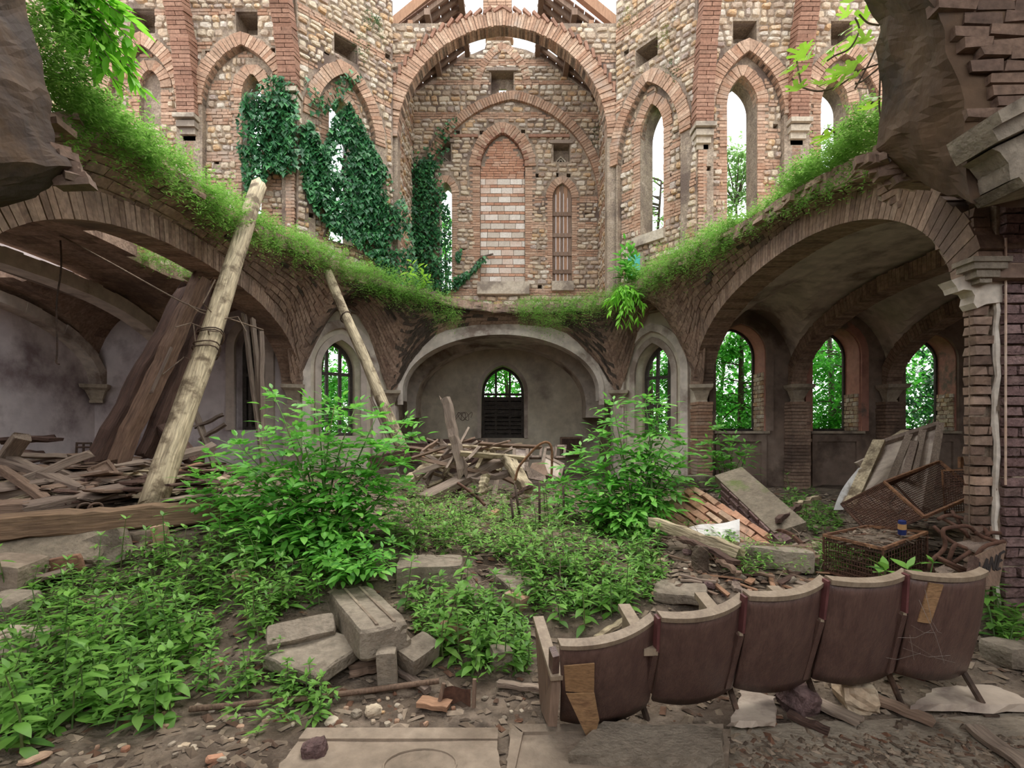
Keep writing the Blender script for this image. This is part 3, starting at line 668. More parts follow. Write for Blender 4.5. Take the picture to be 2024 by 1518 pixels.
m = MB(); m.box((.8, -4.7, 2), 22, .4, 4.6); m.build('wall_behind', 'plaster', **S('', 'unseen wall added behind the seats, kept low to let light in'))  # unseen rear wall, added for the light, low enough that some comes over it
# --- the lower niche arch under the great arch
na = WA.arch(797, 1183, 662, 772, 800, 18); NZ = 4.85
o = [(-.4, 2.4), (na[1][0], 2.4)] + na[1:-1] + [(na[-2][0], 2.4), (WA.L + .4, 2.4), (WA.L + .4, NZ), (-.4, NZ)]
m = MB(); m.prism(o, WA.F, 0, -.5); NA = m.build('wall_niche_arch', 'vault_plaster', **S('', 'wide low plaster arch under the broken vault edge'))
surround(WA, NA, na, .14, .06, 'vault_plaster', 'arch_band')
nb = WB.arch(832, 1150, 690, 800, 830, 16); m = MB(); o2 = [(0, 2.0), (nb[1][0], 2.0)] + nb[1:-1] + [(nb[-2][0], 2.0), (WB.L, 2.0), (WB.L, NZ), (0, NZ)]
m.prism(o2, lambda u, z, t: WB.F(u, z, t), .9, .02); m.build('rear_arch', 'vault_plaster', NA)
m = MB(); m.prism([(0, 4.3), (WA.L, 4.3), (WA.L, 4.5), (0, 4.5)], lambda u, z, t: V((-3.34 + u, t, z)), 14.2, 17); m.build('ceiling_niche', 'vault_plaster', **S('', 'flat remains of the vault over the deep recess', 'ceiling'))
# piers and corbels on the lower walls
def corbel(p, n2, root, w_=.42, mat='pale_stone'):
    """moulded capital: abacus, cavetto, bell, stub shaft"""
    m = MB(); n2 = V(n2).normalized(); d = V((-n2.y, n2.x))
    def blk(z0, z1, w0, w1, d0, d1):
        q = []
        for z, ww, dd in ((z0, w0, d0), (z1, w1, d1)):
            q += [V((p[0], p[1], z)) + V((d.x * a * ww / 2 + n2.x * b * dd, d.y * a * ww / 2 + n2.y * b * dd, 0)) for a, b in ((-1, -.2), (1, -.2), (1, 1), (-1, 1))]
        m.hexa(q)
    z = p[2]
    blk(z - .08, z, w_, w_ * 1.05, .34, .36); blk(z - .13, z - .08, w_ * .8, w_ * .98, .24, .32); blk(z - .36, z - .13, w_ * .45, w_ * .75, .1, .22); blk(z - .42, z - .36, w_ * .5, w_ * .5, .13, .13)
    return m.build('corbel', mat, root)
zc2 = 1.6 + .088 * 12
for x, y, n2, wd, sx, sy, sw, mt, lb in ((-5.17, 11.95, (.4, -1), .5, -5.17, 12.0, .34, 'plaster', 'plaster pier with carved corbel between the boarded casement and the angled wall'), (-3.3, 13.7, (.3, -1), .5, -3.3, 13.8, .34, 'plaster', 'plaster pier with corbel behind the thinner leaning pole'), (2.9, 13.7, (-.3, -1), .5, 2.9, 13.8, .34, 'plaster', 'plaster pier with corbel between the deep recess and the barred casement'), (4.48, 11.95, (-.4, -1), .5, 4.48, 12.0, .36, 'brick', 'brick pier with corbel beside the first open window'), (6.68, 11.9, (0, -1), .5, 6.68, 11.95, .46, 'vault_brick', 'brick pier between the first and second open windows'), (8.85, 11.9, (0, -1), .5, 8.85, 11.95, .46, 'vault_brick', 'brick pier before the aisle corner window'), (-7.8, 11.95, (0, -1), .5, 0, 0, 0, '', 'wall corbel behind the leaning dark beams'), (-9.75, 11.9, (.5, -1), .5, 0, 0, 0, '', 'wall corbel in the corner of the mauve wall')):
    PIER = empty('wall_pier', (x, y, 0), lb, 'pier', kind='structure'); corbel((x, y, zc2), n2, PIER, wd)
    if not mt: continue
    m = MB(); z = .0
    if mt == 'plaster': m.box((sx, sy, 1.1), sw, .4, 2.3)
    else:
        while z < zc2 - .42:
            h = .078; m.box((sx + R(-.012, .012), sy - .02, z + h / 2), sw * R(.92, 1.02), .5, h * .86); z += h
    m.build('pier_shaft', mt, PIER, **({'kind': 'stuff'} if mt != 'plaster' else {}))
# ------------------------------------------------------------------ arcades along the nave and the aisle vaults
def XR(y): return 3.66 + .103 * (y - 3.9)
def XL(y): return -4.5 - .085 * (y - 3.9)
Y0, Y1 = 3.95, 11.85
def zring(y, crown=4.1, spring=2.66):
    t = (y - Y0) / (Y1 - Y0) * 2 - 1; t = max(-1, min(1, t)); return spring + (crown - spring) * math.sqrt(max(0, 1 - abs(t) ** 2.3))
AP = []
for i in range(41):
    a = math.pi * (1 - i / 40); y = (Y0 + Y1) / 2 + (Y1 - Y0) / 2 * math.cos(a); AP.append((y, zring(y)))
def arcade(name, label, XF, w_, mat='vault_brick', crown_add=0., thick=.3, plaster=False, single=False):
    e = empty(name, (XF(7.9), 7.9, 2.66), label, 'arch', kind='structure')
    m = MB(); F = lambda y, z, t: V((XF(y) + t, y, z))
    ring(m, AP, thick, F, -w_ / 2, w_ / 2, step=.09 if not plaster else .3, gap=.1 if not plaster else .0, jit=.008)
    if single:
        for k in range(0, len(m.v), 8): q = MB(); q.hexa([V(p) for p in m.v[k:k + 8]]); q.build('voussoir', mat, e)
        return e
    m.build('voussoir_bricks' if not plaster else 'arch_ring', mat, e, **({'kind': 'stuff'} if not plaster else {})); return e
AR = arcade('arcade_arch', 'long brick arch between the brick pier and the open windows', XR, .45, single=True)
AL = arcade('arcade_arch', 'long plaster edged brick arch on the side of the fallen timbers', XL, .45, single=True)
X2R, X3R, X2L = (lambda y: 6.72), (lambda y: 8.95), (lambda y: -7.8)
arcade('arcade_arch', 'second brick arch deep in the vaulted aisle', X2R, .35, thick=.28)
arcade('arcade_arch', 'third arch deep in the dark aisle', X3R, .35, thick=.28)
arcade('arcade_arch', 'plaster rib arch behind the leaning dark timbers', X2L, .35, mat='vault_plaster', plaster=True, thick=.26)
arcade('arcade_arch', 'plaster rib arch along the mauve wall', lambda y: -9.75, .3, mat='vault_plaster', plaster=True, thick=.22)
def vault(name, label, XA, XB, mat, holes=(), bricks=True, crown=4.42):
    nu, nv = 16, 44; pts = {}
    def z(u, y):
        h = arc_pts(1., 1.25, 12); x = abs(2 * u - 1); zb = 0
        Rr = (1 + 1.25 ** 2) / 2; zb = math.sqrt(max(0, Rr * Rr - (x + Rr - 1) ** 2)) / 1.25
        return max(zring(y, crown, 2.9), 2.7 + (crown - 2.7) * zb) + .03
    for i in range(nu + 1):
        for j in range(nv + 1):
            y = lerp(Y0 - .1, 12.02, j / nv); u = i / nu; pts[i, j] = V((lerp(XA(y), XB(y), u), y, z(u, y)))
    m = MB(); bk = MB()
    for i in range(nu):
        for j in range(nv):
            c = (pts[i, j] + pts[i + 1, j + 1]) / 2; q = proj(c)
            if any(inpoly(q[0], q[1], h) for h in holes): continue
            a = [pts[i, j], pts[i + 1, j], pts[i + 1, j + 1], pts[i, j + 1]]
            m.hexa(a + [p + V((0, 0, .18)) for p in a])
    o = m.build(name, mat, kind='structure', label=label, cat='vault')
    return o
hL1 = [(120, 425), (260, 420), (330, 470), (425, 552), (330, 552), (215, 478)]
hL2 = [(-900, 100), (-60, 430), (60, 470), (130, 488), (205, 550), (120, 560), (0, 548), (-900, 560)]
vault('ceiling_vault_right', 'plastered groin vault over the open lower windows', XR, X2R, 'vault_plaster')
vault('ceiling_vault_right', 'dark stained groin vault deep in the aisle', X2R, X3R, 'vault_plaster')
vault('ceiling_vault_right', 'dark vault in the aisle corner', X3R, lambda y: 11.6, 'vault_plaster')
vault('ceiling_vault_left', 'brick vault with a large grassy hole in it', X2L, XL, 'vault_brick', [hL1])
vault('ceiling_vault_left', 'brick vault along the mauve wall with a broken edge', lambda y: -9.9, X2L, 'vault_brick', [hL2])
# ------------------------------------------------------------------ the broken nave vault
PAIRS = []
def bp(y, XF): return V((XF(y) + (.12 if XF is XL else -.12), y, zring(y) + .26))
for y, e in ((4.1, (1738, 330, 4.5)), (5, (1690, 352, 4.9)), (6, (1600, 392, 5.7)), (7, (1545, 420, 6.5)), (8, (1480, 458, 7.6)), (9, (1420, 487, 8.7)), (10, (1370, 512, 9.7)), (11, (1320, 537, 10.6))):
    PAIRS.append((bp(y, XR), P(*e)))
def apx(px_, py_, Y): return P(px_, py_, Y)
PAIRS += [(V((4.42, 11.85, zc2)), P(1268, 566, 11.5)), (V((4.05, 12.4, 4.1)), P(1240, 580, 11.9)), (V((3.7, 12.8, 4.75)), P(1218, 592, 12.2)), (V((3.3, 13.25, 4.1)), P(1195, 602, 12.5)), (V((2.9, 13.65, zc2)), P(1172, 607, 12.7)),
          (V((2.35, 13.75, 3.4)), P(1140, 612, 12.9)), (V((1.5, 13.8, 4.25)), P(1090, 616, 13.1)), (V((.6, 13.8, 4.45)), P(1045, 617, 13.2)), (V((-.26, 13.8, 4.5)), P(1000, 617, 13.25)), (V((-1.2, 13.8, 4.45)), P(945, 612, 13.2)), (V((-2.1, 13.8, 4.2)), P(890, 603, 13.1)), (V((-2.8, 13.75, 3.4)), P(862, 594, 12.9)),
          (V((-3.3, 13.65, zc2)), P(835, 586, 12.7)), (V((-3.75, 13.25, 4.1)), P(800, 580, 12.5)), (V((-4.2, 12.85, 4.75)), P(768, 573, 12.2)), (V((-4.7, 12.4, 4.1)), P(735, 564, 11.9)), (V((-5.1, 11.85, zc2)), P(700, 553, 11.5))]
for y, e in ((11, (640, 520, 10.7)), (10, (592, 498, 9.8)), (9, (540, 480, 8.9)), (8, (480, 455, 7.9)), (7, (425, 420, 7.0)), (6, (330, 352, 6.0)), (5, (230, 285, 5.2)), (4.1, (120, 262, 4.5))):
    PAIRS.append((bp(y, XL), P(*e)))
def cat(pts, i, t):
    p0, p1, p2, p3 = pts[max(i - 1, 0)], pts[i], pts[min(i + 1, len(pts) - 1)], pts[min(i + 2, len(pts) - 1)]
    return .5 * ((2 * p1) + (p2 - p0) * t + (2 * p0 - 5 * p1 + 4 * p2 - p3) * t * t + (3 * p1 - p0 - 3 * p2 + p3) * t ** 3)
SUB = 8
def web_row(s):
    i = min(int(s), len(PAIRS) - 2); t = s - i
    return cat([p[0] for p in PAIRS], i, t), cat([p[1] for p in PAIRS], i, t)
def web(s, t):
    a, e = web_row(s)
    L = (e - a).length
    rag = .05 * noise.noise((s * 2.7, 1, 0)) + .035 * noise.noise((s * 9, 3, 0))
    t2 = t * (1 + rag); p = a.lerp(e, t2)
    return p + V((0, 0, .16 * L * math.sin(math.pi * min(t, 1)) * .9))
NS = (len(PAIRS) - 1) * SUB; NT = 8
m = MB(); row = []
def wn(s, t):
    a = web(min(s + .05, len(PAIRS) - 1), t) - web(max(s - .05, 0), t); b_ = web(s, min(t + .05, 1)) - web(s, max(t - .05, 0)); n = a.cross(b_)
    if n.length < 1e-9: return V((0, 0, 1))
    n.normalize(); return n if n.z > 0 or (n.z > -.2 and False) else -n
TH = .2
for i in range(NS):
    for j in range(NT):
        c = [(i / SUB, j / NT), ((i + 1) / SUB, j / NT), ((i + 1) / SUB, (j + 1) / NT), (i / SUB, (j + 1) / NT)]
        q = [web(*k) for k in c]; m.hexa(q + [p + V((0, 0, TH)) for p in q])
WEB = m.build('ceiling_nave_vault', 'vault_brick', kind='structure', label='collapsed nave vault with a ragged overgrown brick edge', cat='vault')
# bricks of the vault underside, laid in courses across the web
def web_bricks():
    mm = MB(); allb = []
    for i in range(len(PAIRS) - 1):
        ln = (web(i + .5, .6) - web(i - .5 if i else 0, .6)).length
        for half in (0,):
            a0, e0 = web_row(i + .5); hgt = (e0 - a0).length; nr = max(3, int(hgt / .1)); nb = max(2, int((web(i + 1, .7) - web(i, .7)).length / .24))
            for r in range(nr):
                for k in range(nb):
                    s0 = i + (k + (.5 if r % 2 else 0)) / nb; s1 = s0 + .93 / nb; t0 = r / nr + .004; t1 = (r + .88) / nr
                    if s1 > len(PAIRS) - 1: continue
                    q = [web(s0, t0), web(s1, t0), web(s1, t1), web(s0, t1)]; d = R(.012, .03)
                    n = (q[1] - q[0]).cross(q[3] - q[0])
                    if n.length < 1e-7: continue
                    n.normalize()
                    if n.z > 0: n = -n
                    bx = [p + n * d for p in q] + [p - n * .01 for p in q]; pj = [proj(p) for p in q]; ar = abs(sum(pj[a][0] * pj[(a + 1) % 4][1] - pj[(a + 1) % 4][0] * pj[a][1] for a in range(4))) / 2
                    if not (-10 < pj[0][0] < 2034): ar = 0
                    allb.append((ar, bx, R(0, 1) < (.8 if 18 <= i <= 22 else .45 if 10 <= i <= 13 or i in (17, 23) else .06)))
    allb.sort(key=lambda t: -t[0])
    so_ = MB()
    for ar, bx, sd_ in allb[300:]: (so_ if sd_ else mm).hexa(bx)
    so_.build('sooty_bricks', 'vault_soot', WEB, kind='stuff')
    for ar, bx, sd_ in allb[:300]: q = MB(); q.hexa(bx); q.build('vault_brick', 'vault_brick', WEB)
    return mm
web_bricks().build('vault_bricks', 'vault_brick', WEB, kind='stuff')
# ragged lip bricks along the broken edge: each its own piece
lip = MB(); lip.box((0, 0, 0), .24, .12, .065, j=.012); lipme = lip.mesh('lip_brick', 'vault_brick')
s = .05; nl = 0
while s < len(PAIRS) - 1.05:
    p = web(s, 1.0); d = (web(s + .05, 1) - web(s - .05, 1)); L = d.length / .1; rz = math.atan2(d.y, d.x)
    for lay in range(2):
        o = link('lip_brick', lipme, WEB, mw=Matrix.Translation(p + (web(s, .9) - p).normalized() * R(.02, .1) + V((R(-.04, .04), R(-.04, .04), .04 + lay * .075))) @ Matrix.Rotation(rz + R(-.4, .4), 4, 'Z') @ Matrix.Rotation(R(-.2, .2), 4, 'X')); nl += 1
    s += .3 / max(L, .3)
# ------------------------------------------------------------------ near masses framing the view
def mass(name, label, front, back, yf, yb, mat):
    """arch jamb: front outline and back outline (x, z) joined by a rough soffit"""
    m = MB(); k = 6; nd = 8; f2, b2 = [], []; n0 = len(front)
    for i in range(n0):
        for t in range(k):
            a, b_ = V(front[i]).lerp(V(front[(i + 1) % n0]), t / k), V(back[i]).lerp(V(back[(i + 1) % n0]), t / k); f2.append(a); b2.append(b_)
    n = len(f2); vs = []
    for d in range(nd + 1):
        for a, b_ in zip(f2, b2):
            q = a.lerp(b_, d / nd); p = V((q.x, lerp(yf, yb, d / nd), q.y)); nz = noise.noise_vector(p * 2.2) * .05 + noise.noise_vector(p * 7) * .03; vs.append(p + nz)
    tf = tessellate_polygon([[V((p.x, p.y, 0)) for p in f2]])
    m.add(vs, [(d * n + i, d * n + (i + 1) % n, (d + 1) * n + (i + 1) % n, (d + 1) * n + i) for d in range(nd) for i in range(n)] + [tuple(t) for t in tf] + [tuple(nd * n + i for i in reversed(t)) for t in tf])
    return m.build(name, mat, smooth=False, kind='structure', label=label, cat='wall')
def fx(px_, py_, Y): p = P(px_, py_, Y); return (p.x, p.z)
fr_ = [fx(1925, 400, 3.2), fx(1915, 300, 3.2), fx(1905, 215, 3.2), fx(1890, 130, 3.2), fx(1862, 60, 3.2), fx(1830, 0, 3.2), fx(1790, -60, 3.2), (2.4, 8.5), (4.6, 8.5), (4.6, 3.05)]
bk_ = [fx(1790, 350, 4.0), fx(1748, 318, 4.0), fx(1738, 290, 4.0), fx(1737, 190, 4.0), fx(1736, 100, 4.0), fx(1736, 40, 4.0), fx(1690, -20, 4.0), (2.4, 8.5), (4.6, 8.5), (4.6, 3.2)]
JR = mass('wall_arch_jamb_right', 'dark plastered jamb of the near upper arch over the brick pier', fr_, bk_, 3.2, 4.0, 'plaster_shaded')
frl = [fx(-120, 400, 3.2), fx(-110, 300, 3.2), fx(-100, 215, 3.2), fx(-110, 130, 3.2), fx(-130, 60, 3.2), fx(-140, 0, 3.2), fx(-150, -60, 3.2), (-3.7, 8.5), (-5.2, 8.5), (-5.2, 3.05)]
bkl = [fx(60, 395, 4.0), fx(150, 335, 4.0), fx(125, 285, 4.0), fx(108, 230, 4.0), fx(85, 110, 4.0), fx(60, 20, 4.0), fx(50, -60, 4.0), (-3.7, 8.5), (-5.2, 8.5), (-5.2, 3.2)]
JL = mass('wall_arch_jamb_left', 'dark plastered jamb of the near upper arch with a broken edge', frl, bkl, 3.2, 4.0, 'plaster_shaded')
# rough bricks at the broken foot of each jamb
for rt, lst in ((JR, [(1720 + 8 * i + R(-3, 3), 318 + 4 * i + R(-6, 8), 4.05) for i in range(12)]), (JL, [(110 + 5 * i, 300 + 9 * i + R(-8, 8), 4.05) for i in range(9)])):
    for (a, b_, y) in lst:
        link('broken_brick', lipme, rt, mw=Matrix.Translation(P(a, b_, y)) @ Matrix.Rotation(R(-.8, .8), 4, 'Z') @ Matrix.Rotation(R(-.5, .5), 4, 'Y'))
# brickwork on the near face of the right jamb and wall over the pier
m = MB(); wf = Wall((2.5, 3.2), (4.6, 3.2)); z = 3.1
while z < 4.5:
    u = R(-.2, 0)
    while u < 2.1:
        wd = R(.17, .26); c = (2.5 + u + wd / 2, z + .03 + R(-.01, .01))
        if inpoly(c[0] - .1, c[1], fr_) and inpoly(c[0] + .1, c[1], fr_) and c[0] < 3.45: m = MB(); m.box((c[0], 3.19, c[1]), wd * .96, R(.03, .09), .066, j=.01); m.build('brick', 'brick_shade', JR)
        u += wd
    z += .075
# the near brick pier: footprint chamfered behind
foot = [(3.43, 3.80), (3.58, 3.80), (3.58, 3.74), (5.2, 3.74), (5.2, 5.0), (4.1, 4.35)]
m = MB(); m.prism(foot, lambda u, v, t: V((u, v, t)), -.1, 3.3); PR = m.build('pillar_brick', 'mortar', kind='structure', label='massive rough brick pier at the end of the seat row', cat='pier')
nb_ = 0
for (x0, x1, y) in ((3.6, 4.25, 3.74), (3.43, 3.57, 3.80)):
    z = .15; r = 0
    while z < 3.25:
        h = .074 * R(.95, 1.05); u = x0 - (0 if r % 2 else .0); first = True
        while u < x1 - .02:
            wd = (R(.10, .13) if (r % 2 and first) else R(.2, .26)); first = False; c = min(u + wd, x1) - u
            if c > .03:
                q = MB(); dp = R(.03, .055) if R(0, 1) > .06 else .012; bx = [];
                for zz in (z + .006, z + h - .008):
                    for xx, yy in ((u + .006, y - dp), (u + c - .006, y - dp), (u + c - .006, y + .05), (u + .006, y + .05)): bx.append(V((xx + R(-.005, .005), yy + R(-.01, .01), zz + R(-.004, .004))))
                q.hexa(bx)
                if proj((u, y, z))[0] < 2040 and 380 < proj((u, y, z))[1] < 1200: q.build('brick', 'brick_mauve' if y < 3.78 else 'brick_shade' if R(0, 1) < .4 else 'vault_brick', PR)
            u += wd
        z += h; r += 1
# mortar seam between the two steps
sm_ = MB(); z = .2; pts = []
while z < 3.0: pts.append(V((3.585 + R(-.008, .008), 3.75 + R(-.01, .01), z))); z += .12
sm_.tube(pts, .022, 6, wob=.3); sm_.build('mortar_seam', 'block_pale', PR)
pp = MB(); pp.tube([V((3.60, 3.69, 1.2)), V((3.602, 3.69, 3.0))], .008, 6); pp.build('cable', 'block_pale', PR)
# wall above the near pier carrying the arcade
WH = Wall((3.50, 4.95), (3.62, 3.86)); hd = [WH.px(x, y) for x, y in ((1735, 338), (1800, 325), (1900, 300), (1945, 300), (1945, 590), (1905, 600), (1870, 520), (1830, 455), (1780, 415), (1735, 395))]
m = MB(); m.prism(hd, WH.F, 0, -.14); PH_ = m.build('pier_head', 'mortar', PR)
z = 2.6
while z < 4.6:
    u = R(-.2, 0)
    while u < 1.4:
        wd = R(.18, .25)
        if all(inpoly(u + a * wd, z + b_ * .06, hd) for a in (.05, .95) for b_ in (.1, .9)): d_ = R(.02, .045); m = MB(); m.hexa([WH.F(x, y, t) for y in (z + .003, z + .064) for x, t in ((u + .005, d_), (u + wd - .005, d_), (u + wd - .005, -.02), (u + .005, -.02))]); m.build('brick', 'vault_brick', PH_); u += wd
        else: u += .05
    z += .072
# carved white corbel plate and moulded bracket
cp = MB(); pl = [fx(x, y, 3.8) for x, y in ((1862, 560), (1905, 545), (1978, 522), (1978, 600), (1962, 602), (1930, 606), (1912, 614), (1905, 604), (1908, 590), (1902, 580), (1886, 578), (1876, 582), (1872, 572))]
cp.prism(pl, lambda u, v, t: V((u, t, v)), 3.72, 3.84); NC = cp.build('carved_corbel', 'block_pale', PR)
b = MB(); a = P(1940, 530, 3.68)
for dz, wd, dp, hh in ((.06, .28, .18, .035), (.02, .24, .15, .05), (-.03, .17, .11, .06), (-.075, .09, .07, .04)): b.box((a.x, 3.68, a.z + dz - .02), wd, dp, hh)
b.build('moulded_bracket', 'concrete', NC)
# heavy cornice on the near jamb
cn = MB(); base = fx(1905, 250, 3.15)
prof = [(1895, 265), (1905, 240), (1990, 215), (2060, 190), (2080, 400), (1960, 395), (1950, 370), (1960, 345), (1945, 320), (1915, 300), (1912, 285)]
for k, (pts_, y0, y1) in enumerate((([(1898, 268), (2080, 165), (2080, 200), (1906, 290)], 2.86, 3.2), ([(1906, 290), (2080, 200), (2080, 235), (1918, 312)], 2.92, 3.2), ([(1930, 312), (2080, 240), (2080, 330), (1965, 372), (1962, 340), (1945, 318)], 3.0, 3.2), ([(1950, 382), (2080, 330), (2080, 372), (1962, 398)], 2.9, 3.2))):
    cn = MB(); cn.prism([fx(x, y, 3.1) for x, y in pts_], lambda u, v, t: V((u, t, v)), y0, y1); cn.build('cornice_moulding', 'concrete', JR)
# unseen roof over the near hall, added and sized to keep it in shade
m = MB(); m.box((.8, .6, 8.3), 22, 7.0, .3); m.build('ceiling_hall', 'vault_plaster', **S('', 'unseen hall roof added over the seats to keep them shaded', 'ceiling'))
# ------------------------------------------------------------------ ground
m = MB(); xs = [lerp(-10.5, 12, i / 150) for i in range(151)]; ys = [-4.6 + 21.8 * (j / 150) for j in range(151)]
m.add([V((x, y, gz(x, y))) for y in ys for x in xs], [(j * 151 + i, j * 151 + i + 1, (j + 1) * 151 + i + 1, (j + 1) * 151 + i) for j in range(150) for i in range(150)])
GR = m.build('floor_ground', 'earth', smooth=True, kind='structure', label='uneven earth and rubble covering the ruined floor', cat='ground')
m = MB(); m.box((0, 40, -.2), 160, 60, .2); m.build('ground_outside', 'moss', kind='structure', label='grassy ground outside beyond the windows', cat='ground')
# ------------------------------------------------------------------ loose objects
ZV = V((0, 0, 1))
def align(a, b, roll=0.):
    a, b = V(a), V(b); q = (b - a).to_track_quat('Z', 'Y'); return Matrix.Translation(a) @ q.to_matrix().to_4x4() @ Matrix.Rotation(roll, 4, 'Z')
def stick_mesh(L, w_, t, mat, rough=.006, seg=6, split=.04, name='plank'):
    """sawn timber: sections along z with worn edges and splintered ends"""
    m = MB(); vs = []; rings_ = []
    prof = [(-.5, -.42), (-.44, -.5), (.44, -.5), (.5, -.42), (.5, .42), (.44, .5), (-.44, .5), (-.5, .42)]
    for i in range(seg + 1):
        z = L * i / seg; bx, by = R(-rough, rough), R(-rough, rough)
        for k, (x, y) in enumerate(prof):
            zz = z + (R(-split, split) if i in (0, seg) else 0); vs.append((x * w_ * (1 + R(-.04, .04)) + bx, y * t * (1 + R(-.05, .05)) + by, zz))
    n = 8; fs = [(i * n + k, i * n + (k + 1) % n, (i + 1) * n + (k + 1) % n, (i + 1) * n + k) for i in range(seg) for k in range(n)] + [tuple(range(n))[::-1], tuple(range(seg * n, seg * n + n))]
    m.add(vs, fs); return m.mesh(name, mat)
def plank(name, label, a, b, w_, t, mat, cat='plank', group=None, roll=0., parent=None, seg=6, rough=.006, split=.04):
    a, b = V(a), V(b); me = stick_mesh((b - a).length, w_, t, mat, rough, seg, min(split, (b - a).length * .05), name)
    M = align(a, b, roll)
    if parent is None:
        o = link(name, me, None, label, cat, group, 'thing'); o.matrix_world = M; return o
    return link(name, me, parent, mw=M)
def log_mesh(L, r0, r1, mat, seg=14, n=12, name='trunk', knots=.05):
    m = MB(); vs = []
    for i in range(seg + 1):
        t = i / seg; bx, by = .4 * r0 * noise.noise((t * 3, L, 0)), .4 * r0 * noise.noise((t * 3, L, 9))
        for k in range(n):
            a = 2 * math.pi * k / n; r = lerp(r0, r1, t) * (1 + knots * 2 * noise.noise((math.cos(a) * 1.5, math.sin(a) * 1.5, t * L * 1.2)))
            vs.append((math.cos(a) * r + bx, math.sin(a) * r + by, L * t + (R(-.06, .06) if i in (0, seg) else 0)))
    m.add(vs, [(i * n + k, i * n + (k + 1) % n, (i + 1) * n + (k + 1) % n, (i + 1) * n + k) for i in range(seg) for k in range(n)] + [tuple(range(n))[::-1], tuple(range(seg * n, seg * n + n))])
    return m.mesh(name, mat, smooth=True)
def rough_box(sx, sy, sz, mat, k=5, amp=.02, name='block', seed=0., clip=0.):
    """broken block: gridded box with noisy faces and chipped corners"""
    m = MB(); idx = {}; vs = []
    def vid(i, j, l):
        if (i, j, l) not in idx:
            p = V((i / k - .5, j / k - .5, l / k - .5)); q = V((p.x * sx, p.y * sy, p.z * sz))
            e = sum(1 for c in p if abs(abs(c) - .5) < 1e-6)
            nz = noise.noise_vector(q * 6 + V((seed, seed * 2, 0)))
            q = q * (1 - .035 * (e - 1) * (e > 1)) + nz * amp
            if clip and p.x + p.y * .6 + p.z * .3 > .62: q -= V((sx, sy * .6, sz * .3)) * clip
            idx[i, j, l] = len(vs); vs.append(q)
        return idx[i, j, l]
    fs = []
    for a in range(k):
        for b in range(k):
            for s_ in (0, k):
                fs += [(vid(s_, a, b), vid(s_, a + 1, b), vid(s_, a + 1, b + 1), vid(s_, a, b + 1)), (vid(a, s_, b), vid(a + 1, s_, b), vid(a + 1, s_, b + 1), vid(a, s_, b + 1)), (vid(a, b, s_), vid(a + 1, b, s_), vid(a + 1, b + 1, s_), vid(a, b + 1, s_))]
    m.add(vs, fs); return m.mesh(name, mat)
def Eu(x, y, z): return (Matrix.Rotation(math.radians(z), 4, 'Z') @ Matrix.Rotation(math.radians(y), 4, 'Y') @ Matrix.Rotation(math.radians(x), 4, 'X'))
def chunk(name, label, px_, py_, size, rot, mat, cat='block', group=None, lift=None, amp=.015, k=5, Y=None, clip=0.):
    p = G(px_, py_) if Y is None else P(px_, py_, Y); me = rough_box(*size, mat, k, amp, name, R(0, 50), clip)
    M = Eu(*rot); zmin = min((M @ v.co).z for v in me.vertices)
    if Y is None: p = p + V((0, 0, -zmin - .03 + (lift or 0)))
    o = link(name, me, None, label, cat, group, 'thing'); o.matrix_world = Matrix.Translation(p) @ M; return o
def tube_thing(name, label, pts, r, mat, cat, group=None, n=7, parent=None, smooth=True):
    m = MB(); m.tube(pts, r, n)
    if parent is not None: return m.build(name, mat, parent, smooth=smooth)
    return m.build(name, mat, None, smooth=smooth, label=label, cat=cat, group=group)
def smooth_path(pts, n=6):
    pts = [V(p) for p in pts]; out = []
    for i in range(len(pts) - 1):
        for k in range(n): out.append(cat(pts, i, k / n))
    return out + [pts[-1]]
def bezier_corner(pts, r=.05):
    """polyline with rounded bends for bent metal tube"""
    pts = [V(p) for p in pts]; out = [pts[0]]
    for i in range(1, len(pts) - 1):
        a, b, c = pts[i - 1], pts[i], pts[i + 1]; u = (a - b).normalized() * min(r, (a - b).length / 2); v = (c - b).normalized() * min(r, (c - b).length / 2)
        for t in (0, .25, .5, .75, 1): out.append((b + u) * (1 - t) ** 2 + 2 * b * t * (1 - t) + (b + v) * t * t)
    return out + [pts[-1]]
